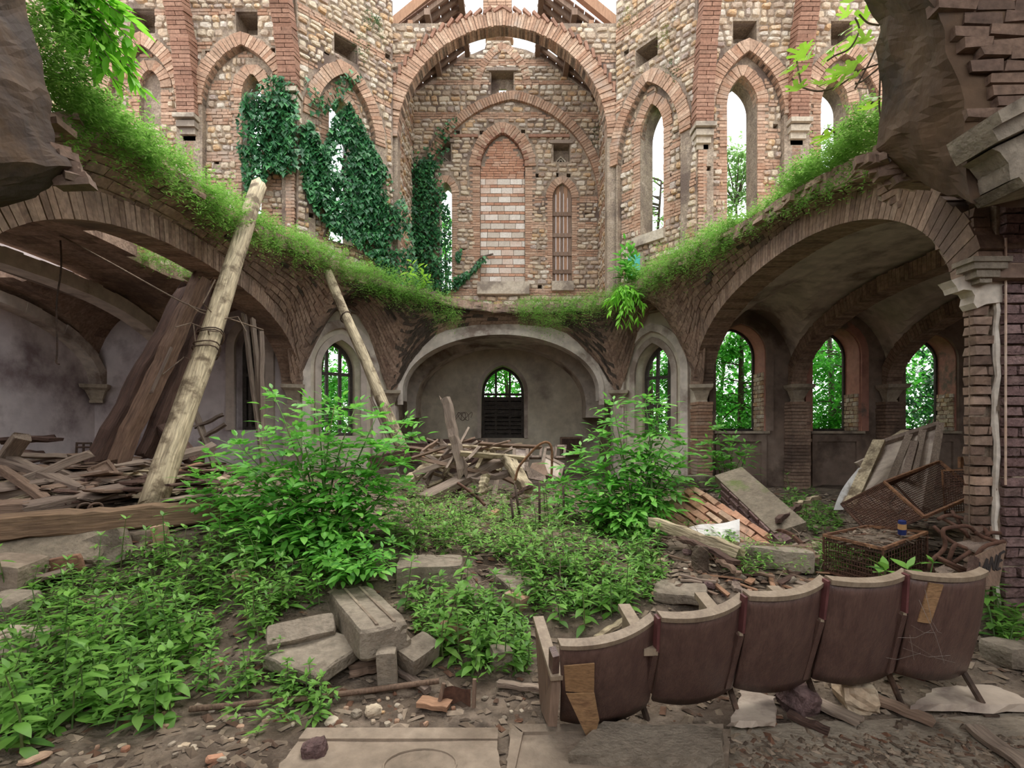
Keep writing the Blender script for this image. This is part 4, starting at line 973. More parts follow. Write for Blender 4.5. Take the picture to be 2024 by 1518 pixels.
# --- the row of five theatre seats, seen from behind
SR = empty('theatre_seat_row', (1.5, 2.65, 0), 'row of five joined theatre seats with curved reddish-brown veneer backs', 'seat row')
seats = [((1107, 1277, 2.42), (1292, 1225, 2.52), (1108, 1425, 2.66), (1278, 1396, 2.72)), ((1306, 1222, 2.46), (1470, 1184, 2.58), (1290, 1386, 2.70), (1450, 1358, 2.78)),
         ((1478, 1180, 2.52), (1631, 1148, 2.66), (1452, 1360, 2.72), (1602, 1340, 2.84)), ((1641, 1149, 2.6), (1794, 1134, 2.72), (1606, 1342, 2.78), (1764, 1328, 2.88)), ((1799, 1137, 2.66), (1950, 1131, 2.78), (1773, 1330, 2.82), (1912, 1326, 2.92))]
ends = []
for si, c4 in enumerate(seats):
    lt, rt, lb, rb = [P(*c) for c in c4]; nx, nz = 14, 10
    fw = (rt - lt).cross(lb - lt).normalized()
    if fw.y < 0: fw = -fw                                     # away from the viewer
    def pt(s, t, off=0.):
        p = lt.lerp(rt, s).lerp(lb.lerp(rb, s), t); bul = 1 - (2 * s - 1) ** 2
        return p - fw * (.055 * bul * (1 - .3 * t) + .02 * math.sin(math.pi * t)) + (lb - lt).normalized() * (.028 * bul * (t > .6) * (t - .6) * 2.5) + fw * off
    m = MB(); n1 = nx + 1
    for off in (0, .016):
        m.add([pt(i / nx, .02 + .98 * j / nz, off) for j in range(nz + 1) for i in range(n1)], [(j * n1 + i, j * n1 + i + 1, (j + 1) * n1 + i + 1, (j + 1) * n1 + i) for j in range(nz) for i in range(nx)])
    N1 = n1 * (nz + 1); bd = [i for i in range(n1)] + [j * n1 + nx for j in range(1, nz + 1)] + [nz * n1 + i for i in range(nx - 1, -1, -1)] + [j * n1 for j in range(nz - 1, 0, -1)]
    m.f += [(bd[i], bd[(i + 1) % len(bd)], bd[(i + 1) % len(bd)] + N1, bd[i] + N1) for i in range(len(bd))]
    bkr = m.build('backrest', 'wood_seat', SR, smooth=False)
    for p_ in bkr.data.polygons: p_.use_smooth = True
    rm = MB(); pr = [pt(i / nx, .0, .012) for i in range(n1)]
    for i in range(nx):
        a, b_ = pr[i], pr[i + 1]; up = (lt - lb).normalized() * .014; f2 = fw * .026
        rm.hexa([a - up - f2 * .9, b_ - up - f2 * .9, b_ - up + f2, a - up + f2, a + up - f2 * .9, b_ + up - f2 * .9, b_ + up + f2, a + up + f2])
    rm.build('top_rim', 'wood_rim', bkr)
    if si:
        rd = MB(); rd.bar(pt(-.018, .0, .012), pt(-.022, .36, .012), .016, .036, up=fw); rd.build('red_edge', 'wood_red', bkr)
    dk = MB(); dk.bar(pt(-.045, .37 if si else .1, .02), pt(-.06, 1.03, .03), .034, .06, up=fw); dk.build('side_post', 'wood_seat', SR)
    cp_ = MB(); cp_.bar(pt(-.06, .365, .0), pt(-.03, .365, .0), .03, .012); cp_.build('post_cap', 'wood_rim', SR)
    # folded-up seat on the far side
    sp = MB(); q = []
    for off in (.07, .1):
        for s_, t_ in ((.06, .45), (.94, .45), (.92, 1.06), (.5, 1.1), (.08, 1.06)): q.append(pt(s_, t_, off))
    sp.add(q, [(0, 1, 2, 3, 4), (9, 8, 7, 6, 5)] + [(i, (i + 1) % 5, 5 + (i + 1) % 5, 5 + i) for i in range(5)]); sp.build('folded_seat', 'wood_red', SR)
    ends.append((lt, rt, lb, rb, fw, pt))
# arm boards reaching forward between the seats
for i, (far, near) in enumerate((((1233, 1199, 3.0), (1287, 1290, 2.52)), ((1384, 1176, 3.02), (1445, 1250, 2.6)), ((1527, 1163, 3.08), (1590, 1215, 2.7)), ((1690, 1170, 3.15), (1745, 1200, 2.82)))):
    a, b_ = P(*far), P(*near); m = MB(); m.bar(a, b_, .07, .035); ar = m.build('armrest', 'wood_rim', SR)
    m = MB(); m.bar(a.lerp(b_, .5) + V((0, 0, -.14)), a.lerp(b_, .02) + V((0, .0, -.14)), .03, .24); m.build('arm_panel', 'wood_rim', ar)
# end panel
a0, a1 = P(1064, 1228, 2.95), P(1100, 1342, 2.5); b0, b1 = P(1075, 1400, 2.95), P(1092, 1436, 2.5)
x = V((.022, 0, 0)); m = MB(); m.hexa([b0 - x, b1 - x, b1 + x, b0 + x, a0 - x, a1 - x, a1 + x, a0 + x]); EP = m.build('end_panel', 'wood_brown', SR)
m = MB(); m.bar(a0 + V((0, .02, .012)), a1 + V((0, -.02, .012)), .062, .024); m.build('armrest', 'wood_rim', SR)
# right end post
lt, rt, lb, rb, fw, pt = ends[4]; m = MB(); m.bar(pt(1.03, .42, .1), pt(1.0, 1.0, .1), .035, .16, up=fw); m.build('side_post', 'wood_seat', SR)
# legs
for t_, b2, yb in (((1267, 1385, 2.75), (1281, 1428, 2.8), 0), ((1440, 1352, 2.82), (1464, 1432, 2.76), 0), ((1596, 1338, 2.86), (1618, 1398, 2.9), 0), ((1755, 1328, 2.9), (1782, 1392, 2.92), 0), ((1903, 1326, 2.93), (1952, 1408, 2.82), 0), ((1552, 1345, 3.1), (1556, 1372, 3.15), 0), ((1702, 1345, 3.15), (1703, 1368, 3.2), 0), ((1847, 1335, 3.15), (1848, 1375, 3.2), 0)):
    a, b_ = P(*t_), P(*b2); b_.z = min(b_.z, .06); m = MB(); m.tube([a, b_], .017, 8); lg = m.build('leg', 'iron', SR)
    m = MB(); m.box(b_ + V((0, 0, -.005)), .08, .06, .012); m.build('foot_plate', 'iron', lg)
# torn veneer on the first seat
lt, rt, lb, rb, fw, pt = ends[0]
m = MB(); q = [pt(.02, .2, -.012), pt(.3, .16, -.02), pt(.3, .52, -.02), pt(.03, .5, -.012)]; m.hexa(q + [p + fw * .006 for p in q]); vn = m.build('veneer_patch', 'plywood', SR)
m = MB(); q = [pt(.03, .52, -.02), pt(.3, .5, -.025), pt(.34, .78, -.06), pt(.25, 1.02, -.1), pt(.18, .9, -.09)]; m.add(q + [p + fw * .005 for p in q], [(0, 1, 2, 3, 4), (9, 8, 7, 6, 5)] + [(i, (i + 1) % 5, 5 + (i + 1) % 5, 5 + i) for i in range(5)]); m.build('veneer_flap', 'plywood', SR)
lt, rt, lb, rb, fw, pt = ends[4]
m = MB(); q = [pt(.16, .04, -.008), pt(.3, .05, -.008), pt(.2, .42, -.01), pt(.08, .42, -.008)]; m.hexa(q + [p + fw * .006 for p in q]); m.build('veneer_patch', 'plywood', SR)
# cobwebs on the seats
m = MB()
for (i, s0, t0, s1, t1) in ((4, .05, .2, .45, .8), (4, -.04, .7, .5, .72), (4, .0, .62, .6, .8), (4, -.3, .9, .15, .72), (1, .0, .45, .25, .5), (1, -.1, .6, .2, .48), (3, .0, .55, .1, .8), (4, .1, .1, .2, .4), (4, .2, .4, .32, .5)):
    f_ = ends[i][5]; m.tube([f_(s0, t0, -.02), f_((s0 + s1) / 2, (t0 + t1) / 2 + .03, -.022), f_(s1, t1, -.015)], .0012, 3)
m.build('cobweb', 'cob', SR)
# --- paving slabs in front
def slab_thing(name, label, quad, z, th, mat, cat='slab', group=None, amp=.0, border=0.):
    """flat slab from four ground points (x, y)"""
    m = MB(); k = 8; q = [V((a, b_, 0)) for a, b_ in quad]; vs = []
    for zz in (z - th, z):
        for j in range(k + 1):
            for i in range(k + 1):
                p = q[0].lerp(q[1], i / k).lerp(q[3].lerp(q[2], i / k), j / k); e = (i in (0, k)) or (j in (0, k))
                vs.append(V((p.x + (R(-.012, .012) if e else 0), p.y + (R(-.012, .012) if e else 0), zz + amp * noise.noise((p.x * 3, p.y * 3, z)))))
    n1 = k + 1; N1 = n1 * n1
    fs = [(j * n1 + i, j * n1 + i + 1, (j + 1) * n1 + i + 1, (j + 1) * n1 + i) for j in range(k) for i in range(k)]; fs = [tuple(reversed(f)) for f in fs] + [tuple(i + N1 for i in f) for f in fs]
    bd = list(range(n1)) + [j * n1 + k for j in range(1, n1)] + [k * n1 + i for i in range(k - 1, -1, -1)] + [j * n1 for j in range(k - 1, 0, -1)]
    fs += [(bd[i], bd[(i + 1) % len(bd)], bd[(i + 1) % len(bd)] + N1, bd[i] + N1) for i in range(len(bd))]
    m.add(vs, fs); o = m.build(name, mat, None, label=label, cat=cat, group=group)
    return o
def gp(px_, py_, z=.03):
    t = (CAM.z - z) / ((py_ - HY) / FPX); p = P(px_, py_, t); return (p.x, p.y)
sA = slab_thing('stone_slab', 'dusty stone paving slab with a faint carved circle and a rock on it', [gp(520, 1560), gp(992, 1560), gp(984, 1446), gp(606, 1446)], .035, .1, 'slab_stone', amp=.006)
m = MB(); c0 = V(gp(830, 1515)); pts = []
for i in range(25):
    a = 2 * math.pi * i / 24; pts.append(V((c0.x + .17 * math.cos(a), c0.y + .12 * math.sin(a), .036)))
m.tube(pts, .006, 5); m.build('carved_circle', 'slab_stone', sA)
m = MB(); m.hexa([V((*gp(*q), z)) for z in (.03, .046) for q in ((590, 1466), (984, 1466), (984, 1444), (606, 1444))]); m.build('raised_border', 'slab_stone', sA)
sB = slab_thing('stone_slab', 'worn carved paving slab under the torn first seat', [gp(1000, 1580), gp(1440, 1580), gp(1440, 1442), gp(1008, 1442)], .04, .1, 'slab_stone', amp=.008)
m = MB(); m.hexa([V((*gp(*q), z)) for z in (.03, .055) for q in ((1030, 1456), (1430, 1452), (1430, 1440), (1012, 1440))]); m.build('raised_border', 'slab_stone', sB)
m = MB(); m.hexa([V((*gp(*q), z)) for z in (.03, .055) for q in ((1000, 1540), (1016, 1540), (1034, 1456), (1012, 1440))]); m.build('raised_border', 'slab_stone', sB)
slab_thing('broken_concrete_sheet', 'dark broken concrete sheet lying in front of the seats', [gp(1125, 1500, .07), gp(1430, 1505, .07), gp(1425, 1445, .07), gp(1190, 1432, .07)], .085, .045, 'concrete', amp=.015)
slab_thing('concrete_step', 'long grey concrete step edge under the seat legs', [gp(1440, 1590, .0), gp(2160, 1560, .0), gp(2090, 1412, .0), gp(1440, 1438, .0)], .012, .1, 'concrete', amp=.006)
slab_thing('plaster_board', 'pale dusty plaster board lying beneath the far end of the seats', [gp(1800, 1402, .05), gp(2060, 1402, .05), gp(1960, 1360, .05), gp(1850, 1365, .05)], .07, .04, 'board_pale', amp=.008)
slab_thing('plaster_board', 'cracked pale plaster board beside the stone under the seats', [gp(1440, 1432, .05), gp(1535, 1436, .05), gp(1530, 1385, .05), gp(1470, 1370, .05)], .075, .03, 'board_pale', amp=.012)
# --- rocks, bricks and blocks in the foreground
def rock(label, px_, py_, s, mat='stone', cat='rock', group=None, Y=None, name='rock'):
    me = rough_box(*s, mat, 5 if min(s) > .03 else 3, min(s) * .15, name, R(0, 50)); p = G(px_, py_)
    for v in me.vertices:
        c = V((v.co.x / s[0], v.co.y / s[1], v.co.z / s[2])) * 2; l = c.length; c = c.lerp(c / l, .65) * R(.88, 1.06); v.co = V((c.x * s[0], c.y * s[1], c.z * s[2])) / 2 * 1.1
    o = link(name, me, None, label, cat, group)
    o.matrix_world = Matrix.Translation(p + V((0, 0, s[2] * .38))) @ Eu(R(-10, 10), R(-10, 10), R(0, 180)); return o
rock('dark reddish rough rock lying on the stone paving slab', 622, 1500, (.12, .1, .1), 'brick_mauve')
rock('brown broken stone beside the long rusty pipe', 738, 1415, (.09, .07, .06), 'stone'); rock('small grey stone near the long rusty pipe', 704, 1418, (.055, .05, .04), 'concrete')
rock('flat pale disc of stone above the paving slab', 656, 1433, (.07, .06, .025), 'pale_stone'); rock('small red brick shard on the bare soil', 425, 1508, (.08, .04, .03), 'brick_orange')
rock('small orange tile shard on the bare soil', 248, 1488, (.04, .03, .03), 'brick_orange'); rock('broken reddish tile corner at the soil edge', 70, 1506, (.12, .1, .03), 'brick')
rock('round stone sitting under the dark shrub', 476, 1152, (.14, .12, .1), 'stone'); rock('large rounded rubble lump beneath the fourth seat', 1690, 1395, (.24, .2, .18), 'stone'); rock('dark rubble lump beneath the third seat', 1575, 1405, (.2, .18, .16), 'brick_mauve')
for i in range(70):
    px_, py_ = R(20, 1050), R(1385, 1515)
    if 560 < px_ < 1000 and py_ > 1440: continue
    mt = random.choice(('stone', 'brick', 'concrete', 'pale_stone'))
    rock('%s pebble of rubble on the soil %s' % ({'stone': 'tan', 'brick': 'reddish', 'concrete': 'grey', 'pale_stone': 'cream'}[mt], 'before the weeds' if px_ < 350 else 'below the long pipe' if px_ < 620 else 'above the paving slab' if px_ < 900 else 'by the seat end panel'), px_, py_, (R(.015, .05), R(.015, .04), R(.01, .025)), mt, 'pebble', 'pebbles on the bare soil', name='pebble')
hb_a, hb_b = P(693, 1186, 3.95), P(765, 1268, 3.12); hbd = (hb_b - hb_a).length
me = rough_box(.33, .2, hbd, 'concrete', 8, .01, 'concrete_beam', 3.3, .05); hbm = align(hb_a.lerp(hb_b, .5), hb_b, 0)
HB = empty('concrete_beam', hb_a.lerp(hb_b, .5), 'fallen hollow concrete beam with scored top, lying across the broken slab', 'beam', kind='thing'); link('beam_body', me, HB, mw=hbm)
for xx in (-.05, .06):
    m = MB(); m.bar(hbm @ V((xx, .1, -hbd * .47)), hbm @ V((xx, .1, hbd * .46)), .018, .014); m.build('scored_line', 'slab_stone', HB)
chunk('concrete_slab', 'flat broken concrete slab under the fallen hollow beam', 622, 1325, (.5, .42, .09), (8, 2, -28), 'concrete', 'slab', lift=.05, amp=.014, k=7)
chunk('concrete_slab', 'narrow rough edged slab leaning behind the broken slab', 596, 1292, (.42, .16, .09), (30, -4, 24), 'concrete', 'slab', lift=.08, amp=.012, k=6)
chunk('brick_block', 'brown block standing upright beside the long pipe', 766, 1362, (.115, .1, .26), (3, -2, 8), 'concrete', 'block', amp=.006)
chunk('brick_block', 'grey hollow brick lying tilted beside the upright block', 826, 1325, (.17, .24, .12), (12, 14, -35), 'concrete', 'block', lift=.04, amp=.006)
chunk('concrete_slab', 'weathered square slab half sunk among the weeds', 850, 1140, (.55, .32, .2), (4, 0, 6), 'concrete', 'slab', lift=-.05, amp=.015)
chunk('concrete_slab', 'weathered slab under dry twigs near the weeds', 1012, 1165, (.22, .42, .1), (6, 0, 28), 'concrete', 'slab', amp=.02)
chunk('concrete_block', 'squared block with a sharp corner under dry twigs', 1020, 1196, (.17, .13, .1), (0, 10, -35), 'brick', 'block', amp=.006)
chunk('concrete_block', 'grey rough block between weeds beside the end panel of the seats', 990, 1322, (.13, .1, .17), (10, 0, 20), 'concrete', 'block', amp=.012)
chunk('concrete_block', 'brown tilted block hidden in weeds', 900, 1270, (.25, .16, .1), (0, 20, 30), 'brick', 'block', amp=.01)
chunk('concrete_block', 'dusty flat stone behind the second seat', 1345, 1180, (.4, .3, .08), (4, 0, -20), 'concrete', 'slab', amp=.02)
chunk('concrete_block', 'grey rubble step half buried behind the middle seats', 1530, 1120, (.6, .2, .16), (0, 3, -12), 'concrete', 'slab', amp=.03)
chunk('concrete_block', 'mossy rubble lump at the foot of the brick pier', 2005, 1310, (.3, .2, .14), (0, 3, 12), 'concrete', 'slab', amp=.03)
chunk('concrete_block', 'small dark stump of masonry in the leaf litter', 1385, 1130, (.1, .1, .24), (0, 4, 12), 'earth', 'block', amp=.02)
# splinters of wood by the blocks
for a, b_, lb, mt in (((690, 1330), (790, 1312), 'thin board lying under the hollow beam end', 'wood_brown'), ((690, 1345), (745, 1335), 'short splinter of board under the hollow beam end', 'wood_brown'), ((790, 1340), (845, 1380), 'pale split lath beside the tilted hollow brick', 'wood_grey'), ((830, 1402), (888, 1410), 'short flat offcut beside the broken shovel', 'wood_orange'), ((985, 1366), (1075, 1376), 'thin stick lying toward the end panel of the seats', 'wood_grey'), ((1180, 1275), (1235, 1238), 'pale short post end behind the first seat', 'wood_pale'), ((1560, 1375), (1700, 1440), 'broken dark board lying under the third seat leg', 'wood_grey'), ((1700, 1385), (1845, 1440), 'splintered plank lying under the fourth seat leg', 'wood_brown'), ((1925, 1455), (2040, 1540), 'pale plank on the floor beyond the concrete step', 'wood_grey'), ((1560, 1430), (1640, 1462), 'dark thin board over the hollow under the seats', 'wood_dark')):
    A_, B_ = G(*a) + V((0, 0, .035)), G(*b_) + V((0, 0, .035)); plank('board', lb, A_, B_, .09 if 'plank' in lb or 'broken' in lb else .05, .03, mt)
# long pipe, broken shovel
tube_thing('long_pipe', 'long thin rusty brown pipe lying across the bare soil', [G(375, 1415) + V((0, 0, .03)), G(620, 1395) + V((0, 0, .035)), G(868, 1366) + V((0, 0, .06))], .017, 'wood_brown', 'pipe')
SH = empty('broken_shovel', G(895, 1400), 'rusty shovel blade with two broken wooden handles stuck in the soil', 'shovel')
a = G(880, 1405); m = MB(); bl = []
for i in range(7):
    for j in range(5): bl.append(a + V((-.02 + i * .027, .02 + .012 * math.cos((i - 3) * .5) * 3, -.04 + j * .035 + .01 * math.sin(i * 1.1))))
m.add(bl + [p + V((0, .006, 0)) for p in bl], [(i * 5 + j, (i + 1) * 5 + j, (i + 1) * 5 + j + 1, i * 5 + j + 1) for i in range(6) for j in range(4)] + [(35 + i * 5 + j, 35 + i * 5 + j + 1, 35 + (i + 1) * 5 + j + 1, 35 + (i + 1) * 5 + j) for i in range(6) for j in range(4)]); m.build('blade', 'rust_dark', SH)
m = MB(); m.tube([a + V((.16, .02, -.05)), a + V((.165, .03, .16))], .012, 8); m.build('handle', 'wood_brown', SH)
m = MB(); m.tube([a + V((-.05, 0, -.03)), a + V((-.01, .02, .14))], .012, 8); m.build('handle', 'wood_brown', SH)
# carved scroll tile on the left
p = G(55, 1290); tl = empty('carved_tile', p, 'pale carved tile with scroll ornament half sunk in weeds', 'tile')
M = Matrix.Translation(p + V((0, 0, .07))) @ Eu(26, 6, 12); m = MB(); m.box((0, 0, 0), .42, .24, .05); m.v = [tuple(M @ V(q)) for q in m.v]; m.build('tile_body', 'pale_stone', tl)
for k in range(3):
    m = MB(); pts = []
    for i in range(22):
        t = i / 21; r = .075 * (1 - t * .85); an = t * 9 + k * 2; pts.append(M @ V((-.13 + .13 * k + r * math.cos(an), r * math.sin(an), .03)))
    m.tube(pts, .012, 6); m.build('scroll', 'pale_stone', tl, smooth=True)
# --- timbers
POLE = log_mesh((P(515, 365, 8.1) - P(306, 998, 5.2)).length, .13, .115, 'wood_pale', 26, 14)
pr_ = empty('leaning_pole', P(306, 998, 5.2), 'thick pale barkless tree trunk leaning against the overgrown vault edge', 'tree trunk')
MP = align(P(306, 998, 5.2), P(515, 365, 8.1)); link('trunk', POLE, pr_, mw=MP)
Lp = (P(515, 365, 8.1) - P(306, 998, 5.2)).length
for z, r in ((2.05, .15), (2.12, .15), (2.3, .15), (2.33, .152)):
    m = MB(); m.tube([MP @ V((r * math.cos(a), r * math.sin(a), z + .03 * math.sin(a * 2 + z))) for a in [2 * math.pi * i / 14 for i in range(15)]], .009, 5); m.build('wire_loop', 'iron', pr_)
m = MB(); m.bar(MP @ V((.12, -.1, 2.3)), MP @ V((.2, -.12, 3.1)), .07, .05, taper=.6); m.build('hanging_splint', 'wood_grey', pr_)
for i in range(7):
    z = R(1.9, 2.9); a = R(0, 6.3); m = MB(); m.tube([MP @ V((.12 * math.cos(a), .12 * math.sin(a), z)), MP @ V((.3 * math.cos(a), .3 * math.sin(a), z + R(-.2, .2))), MP @ V((.4 * math.cos(a + .3), .4 * math.sin(a + .3), z + R(-.3, .3)))], .008, 5); m.build('twig', 'twig', pr_)
p2 = empty('leaning_pole', P(795, 895, 9.5), 'thinner pale pole leaning against the grassy vault edge behind the elder shrub', 'tree trunk')
A_, B_ = P(795, 895, 9.5), P(648, 540, 10.75); link('trunk', log_mesh((B_ - A_).length, .115, .1, 'wood_pale', 22, 12), p2, mw=align(A_, B_))
M2 = align(A_, B_); m = MB(); m.bar(M2 @ V((.09, -.08, .3)), M2 @ V((.12, -.1, 1.3)), .12, .03, taper=.5); m.build('split_bark', 'wood_grey', p2)
m = MB(); m.tube([M2 @ V((.12 * math.cos(a), .12 * math.sin(a), 3.2 + .05 * math.sin(a))) for a in [2 * math.pi * i / 12 for i in range(13)]], .012, 5); m.build('strap', 'iron', p2)
for a, b_, wd, t, lb, mt in (((196, 908, 7.5), (376, 572, 8.4), .27, .24, 'heavy dark roof beam leaning nearest the mauve wall', 'wood_dark'), ((234, 908, 7.1), (400, 548, 8.0), .21, .2, 'heavy umber split beam in the middle of the leaning stack', 'wood_umber'), ((284, 902, 8.0), (425, 566, 8.9), .2, .18, 'dark beam leaning closest to the pale trunk', 'wood_dark')):
    plank('roof_beam', lb, P(*a), P(*b_), wd, t, mt, 'beam', 'leaning roof beams', roll=.35, seg=14, rough=.02, split=.12)
plank('beam_splinter', 'long pale splinter peeling off the umber leaning beam', P(300, 775, 7.2), P(338, 690, 7.4), .06, .03, 'wood_grey', 'splinter', seg=4)
plank('roof_beam', 'dark slanting strut propped behind the leaning beams', P(322, 845, 8.2), P(392, 918, 7.6), .2, .18, 'wood_dark', 'beam', roll=.2)
plank('long_beam', 'long hewn brown beam lying across the rubble beside the plank pile', P(-70, 1048, 4.25), P(505, 1002, 5.3), .3, .2, 'wood_beam', 'beam', roll=.0, seg=20, rough=.012, split=.05)
plank('short_post', 'weathered post sticking upright out of the middle debris heap', P(917, 945, 7.7), P(880, 786, 8.0), .15, .13, 'wood_grey', 'post', roll=.5, seg=10, rough=.015, split=.06)
for a, b_, wd, t, lb, mt in (((840, 985, 7.4), (1000, 905, 8.2), .2, .12, 'long weathered beam crossing below the upright post', 'wood_grey'), ((905, 965, 7.7), (962, 895, 8.3), .18, .14, 'dark forked beam leaning in the middle heap', 'wood_dark'), ((1005, 905, 7.8), (1040, 968, 7.3), .2, .12, 'pale thick board slanting out of the weeds', 'wood_pale'), ((835, 915, 8.6), (915, 905, 8.8), .25, .2, 'thick pale log lying behind the upright post', 'wood_pale'), ((805, 950, 8.2), (855, 918, 8.4), .2, .08, 'pale plank tilted beside the log', 'wood_pale'), ((955, 975, 7.0), (960, 940, 7.1), .11, .09, 'stubby mossy post end in the weeds', 'wood_pale'), ((740, 915, 9.0), (820, 900, 8.8), .34, .24, 'thick dark log end behind the elder shrub', 'wood_dark'), ((935, 950, 7.6), (1010, 935, 7.8), .12, .08, 'flat beam lying low in the debris heap', 'wood_grey'), ((955, 1035, 6.2), (985, 1010, 6.3), .1, .06, 'short rusty brown board standing in the weeds', 'wood_orange'), ((1005, 985, 6.8), (1050, 960, 6.9), .1, .05, 'dark narrow beam in front of the slanting board', 'wood_dark')):
    plank('broken_beam', lb, P(*a), P(*b_), wd, t, mt, 'beam', 'broken beams in the middle heap', roll=R(-.4, .4), seg=9, rough=.015, split=.06)
for i in range(46):
    x = R(835, 1015); y = R(880, 950); Y = R(7.6, 9.4); L = R(.3, 1.3); an = R(0, 3.14); p = P(x, y, Y); p.z = max(p.z, gz(p.x, p.y) + .05)
    d = V((math.cos(an), math.sin(an) * .5, R(-.35, .6))).normalized() * L; mt = random.choice(('wood_grey', 'wood_grey', 'wood_brown', 'wood_pale'))
    plank('broken_lath', '%s %s splintered lath in the heap %s' % ('long' if L > .95 else 'short' if L < .55 else 'middling', {'wood_grey': 'grey', 'wood_brown': 'brown', 'wood_pale': 'pale'}[mt], 'behind the upright post' if x < 885 else 'before the upright post' if x < 930 else 'by the forked dark beam' if x < 975 else 'beside the pale slanting board'), p - d / 2, p + d / 2, R(.04, .09), R(.025, .05), mt, 'lath', 'laths in the middle heap', roll=R(0, 3), seg=3)
for x, y0, y1, Y in ((873, 868, 915, 8.8), (962, 868, 918, 8.8), (905, 875, 915, 8.6), (985, 880, 925, 8.5), (850, 880, 915, 8.9)):
    plank('broken_lath', 'grey upright lath standing in the heap below the arched casement', P(x + R(-8, 8), y1, Y), P(x, y0, Y), .08, .04, 'wood_grey', 'lath', 'upright laths in the middle heap', roll=R(0, 1), seg=3)
# tangled bent rods and stakes
for pts_, r, lb, mt in (([(1018, 950, 7.2), (1025, 925, 7.2), (1040, 905, 7.2), (1062, 882, 7.2), (1080, 874, 7.2), (1090, 885, 7.2), (1091, 920, 7.2), (1089, 952, 7.2)], .018, 'bent rusty pipe arching over the debris', 'rust'), ([(905, 955, 6.6), (920, 965, 6.5), (945, 985, 6.4), (958, 998, 6.3)], .02, 'bent dark red bar lying in the weeds', 'rust_dark'), ([(930, 890, 8.6), (948, 872, 8.6), (985, 892, 8.5)], .012, 'thin bent wire frame in the heap', 'rust_dark'), ([(926, 900, 8.6), (950, 878, 8.6), (975, 900, 8.5)], .012, 'second thin bent wire frame in the heap', 'rust_dark')):
    tube_thing('bent_rod', lb, smooth_path([P(*q) for q in pts_]), r, mt, 'rod')
for x0, y0, x1, y1, Y in ((1066, 952, 1067, 1035, 5.6), (1018, 958, 1028, 1012, 5.7), (1010, 985, 1017, 1035, 5.5), (1113, 960, 1116, 1020, 5.8)):
    tube_thing('iron_stake', 'thin dark iron stake standing in the weeds', [P(x0, y0, Y), P(x1, y1 + 15, Y)], .014, 'iron', 'stake', 'iron stakes in the weeds')
# boards and broken furniture against the far wall
def panel(name, label, quad, th, mat, cat='board', frame=None, group=None, fr_w=.06, inner=True):
    """a flat board given by four corners, optionally with a raised frame of four rails"""
    q = [V(p) for p in quad]; n = (q[1] - q[0]).cross(q[3] - q[0]).normalized()
    if n.y > 0: n = -n
    e = empty(name, (q[0] + q[1]) / 2, label, cat, group)
    if inner: m = MB(); m.hexa([p for p in q] + [p - n * th for p in q]); m.build('panel', mat, e)
    if frame:
        for i in range(4):
            a, b_ = q[i], q[(i + 1) % 4]; c = (q[(i + 2) % 4] - b_).normalized() * fr_w
            m = MB(); a2 = a + (q[(i + 3) % 4] - a).normalized() * fr_w
            m.hexa([a + n * .02, b_ + n * .02, b_ + c + n * .02, a2 + n * .02, a - n * (th + .01), b_ - n * (th + .01), b_ + c - n * (th + .01), a2 - n * (th + .01)]); m.build('rail', frame, e)
    return e
Q = lambda *c: [P(*x) for x in c]
panel('door_panel', 'pale weathered door leaf standing against the far debris', Q((1012, 930, 9.0), (1044, 932, 8.9), (1046, 884, 9.2), (1014, 880, 9.3)), .04, 'board_pale', 'door leaf', 'wood_grey')
panel('cupboard_door', 'dark panelled cupboard door leaning on the far wall', Q((1107, 900, 16.4), (1150, 900, 16.4), (1150, 864, 16.6), (1107, 864, 16.6)), .05, 'wood_dark', 'door leaf', 'wood_brown')
panel('white_board', 'whitish board tilted in the debris by the bent pipe', Q((1066, 935, 8.4), (1108, 952, 8.2), (1116, 918, 8.5), (1074, 897, 8.7)), .03, 'board_pale', 'board', 'wood_grey')
panel('brown_tray', 'small brown panel lying below the whitish board', Q((1042, 935, 8.2), (1085, 940, 8.0), (1075, 912, 8.4), (1052, 915, 8.5)), .03, 'wood_brown')
panel('dark_tray', 'dark wooden tray side lying in the debris below the bent pipe', Q((1036, 918, 7.6), (1078, 940, 7.5), (1080, 952, 7.4), (1045, 945, 7.5)), .04, 'wood_grey')
for x0, x1, y0, y1, lb in ((1046, 1070, 882, 905, 'empty pale window sash beside the door leaf'), (1073, 1092, 884, 904, 'second empty window sash beside the door leaf'), (1094, 1117, 880, 906, 'tilted empty sash near the cupboard door')):
    panel('old_sash', lb, Q((x0, y1, 10), (x1, y1, 10), (x1 + 3, y0, 10.2), (x0 + 3, y0, 10.2)), .04, 'wood_grey', 'sash', 'wood_grey', inner=False, fr_w=.05)
panel('low_screen', 'long grey wooden bench front behind the upright laths', Q((852, 905, 12.5), (960, 905, 12.5), (960, 876, 12.6), (852, 876, 12.6)), .05, 'wood_grey', 'bench', 'wood_grey')
panel('low_screen', 'dark low cupboard against the wall by the leaning pole', Q((795, 905, 13), (850, 905, 13), (850, 872, 13), (795, 872, 13)), .05, 'wood_dark', 'cupboard', 'wood_grey')
panel('rusty_sheet', 'rust coloured panel leaning beside the thinner pole', Q((815, 912, 11), (840, 912, 11), (840, 888, 11.1), (815, 888, 11.1)), .03, 'wood_orange')
panel('dark_bench', 'dark bench rail along the far wall beneath the casement', Q((855, 935, 15.8), (945, 935, 15.8), (945, 868, 15.8), (855, 868, 15.8)), .1, 'wood_dark', 'bench')
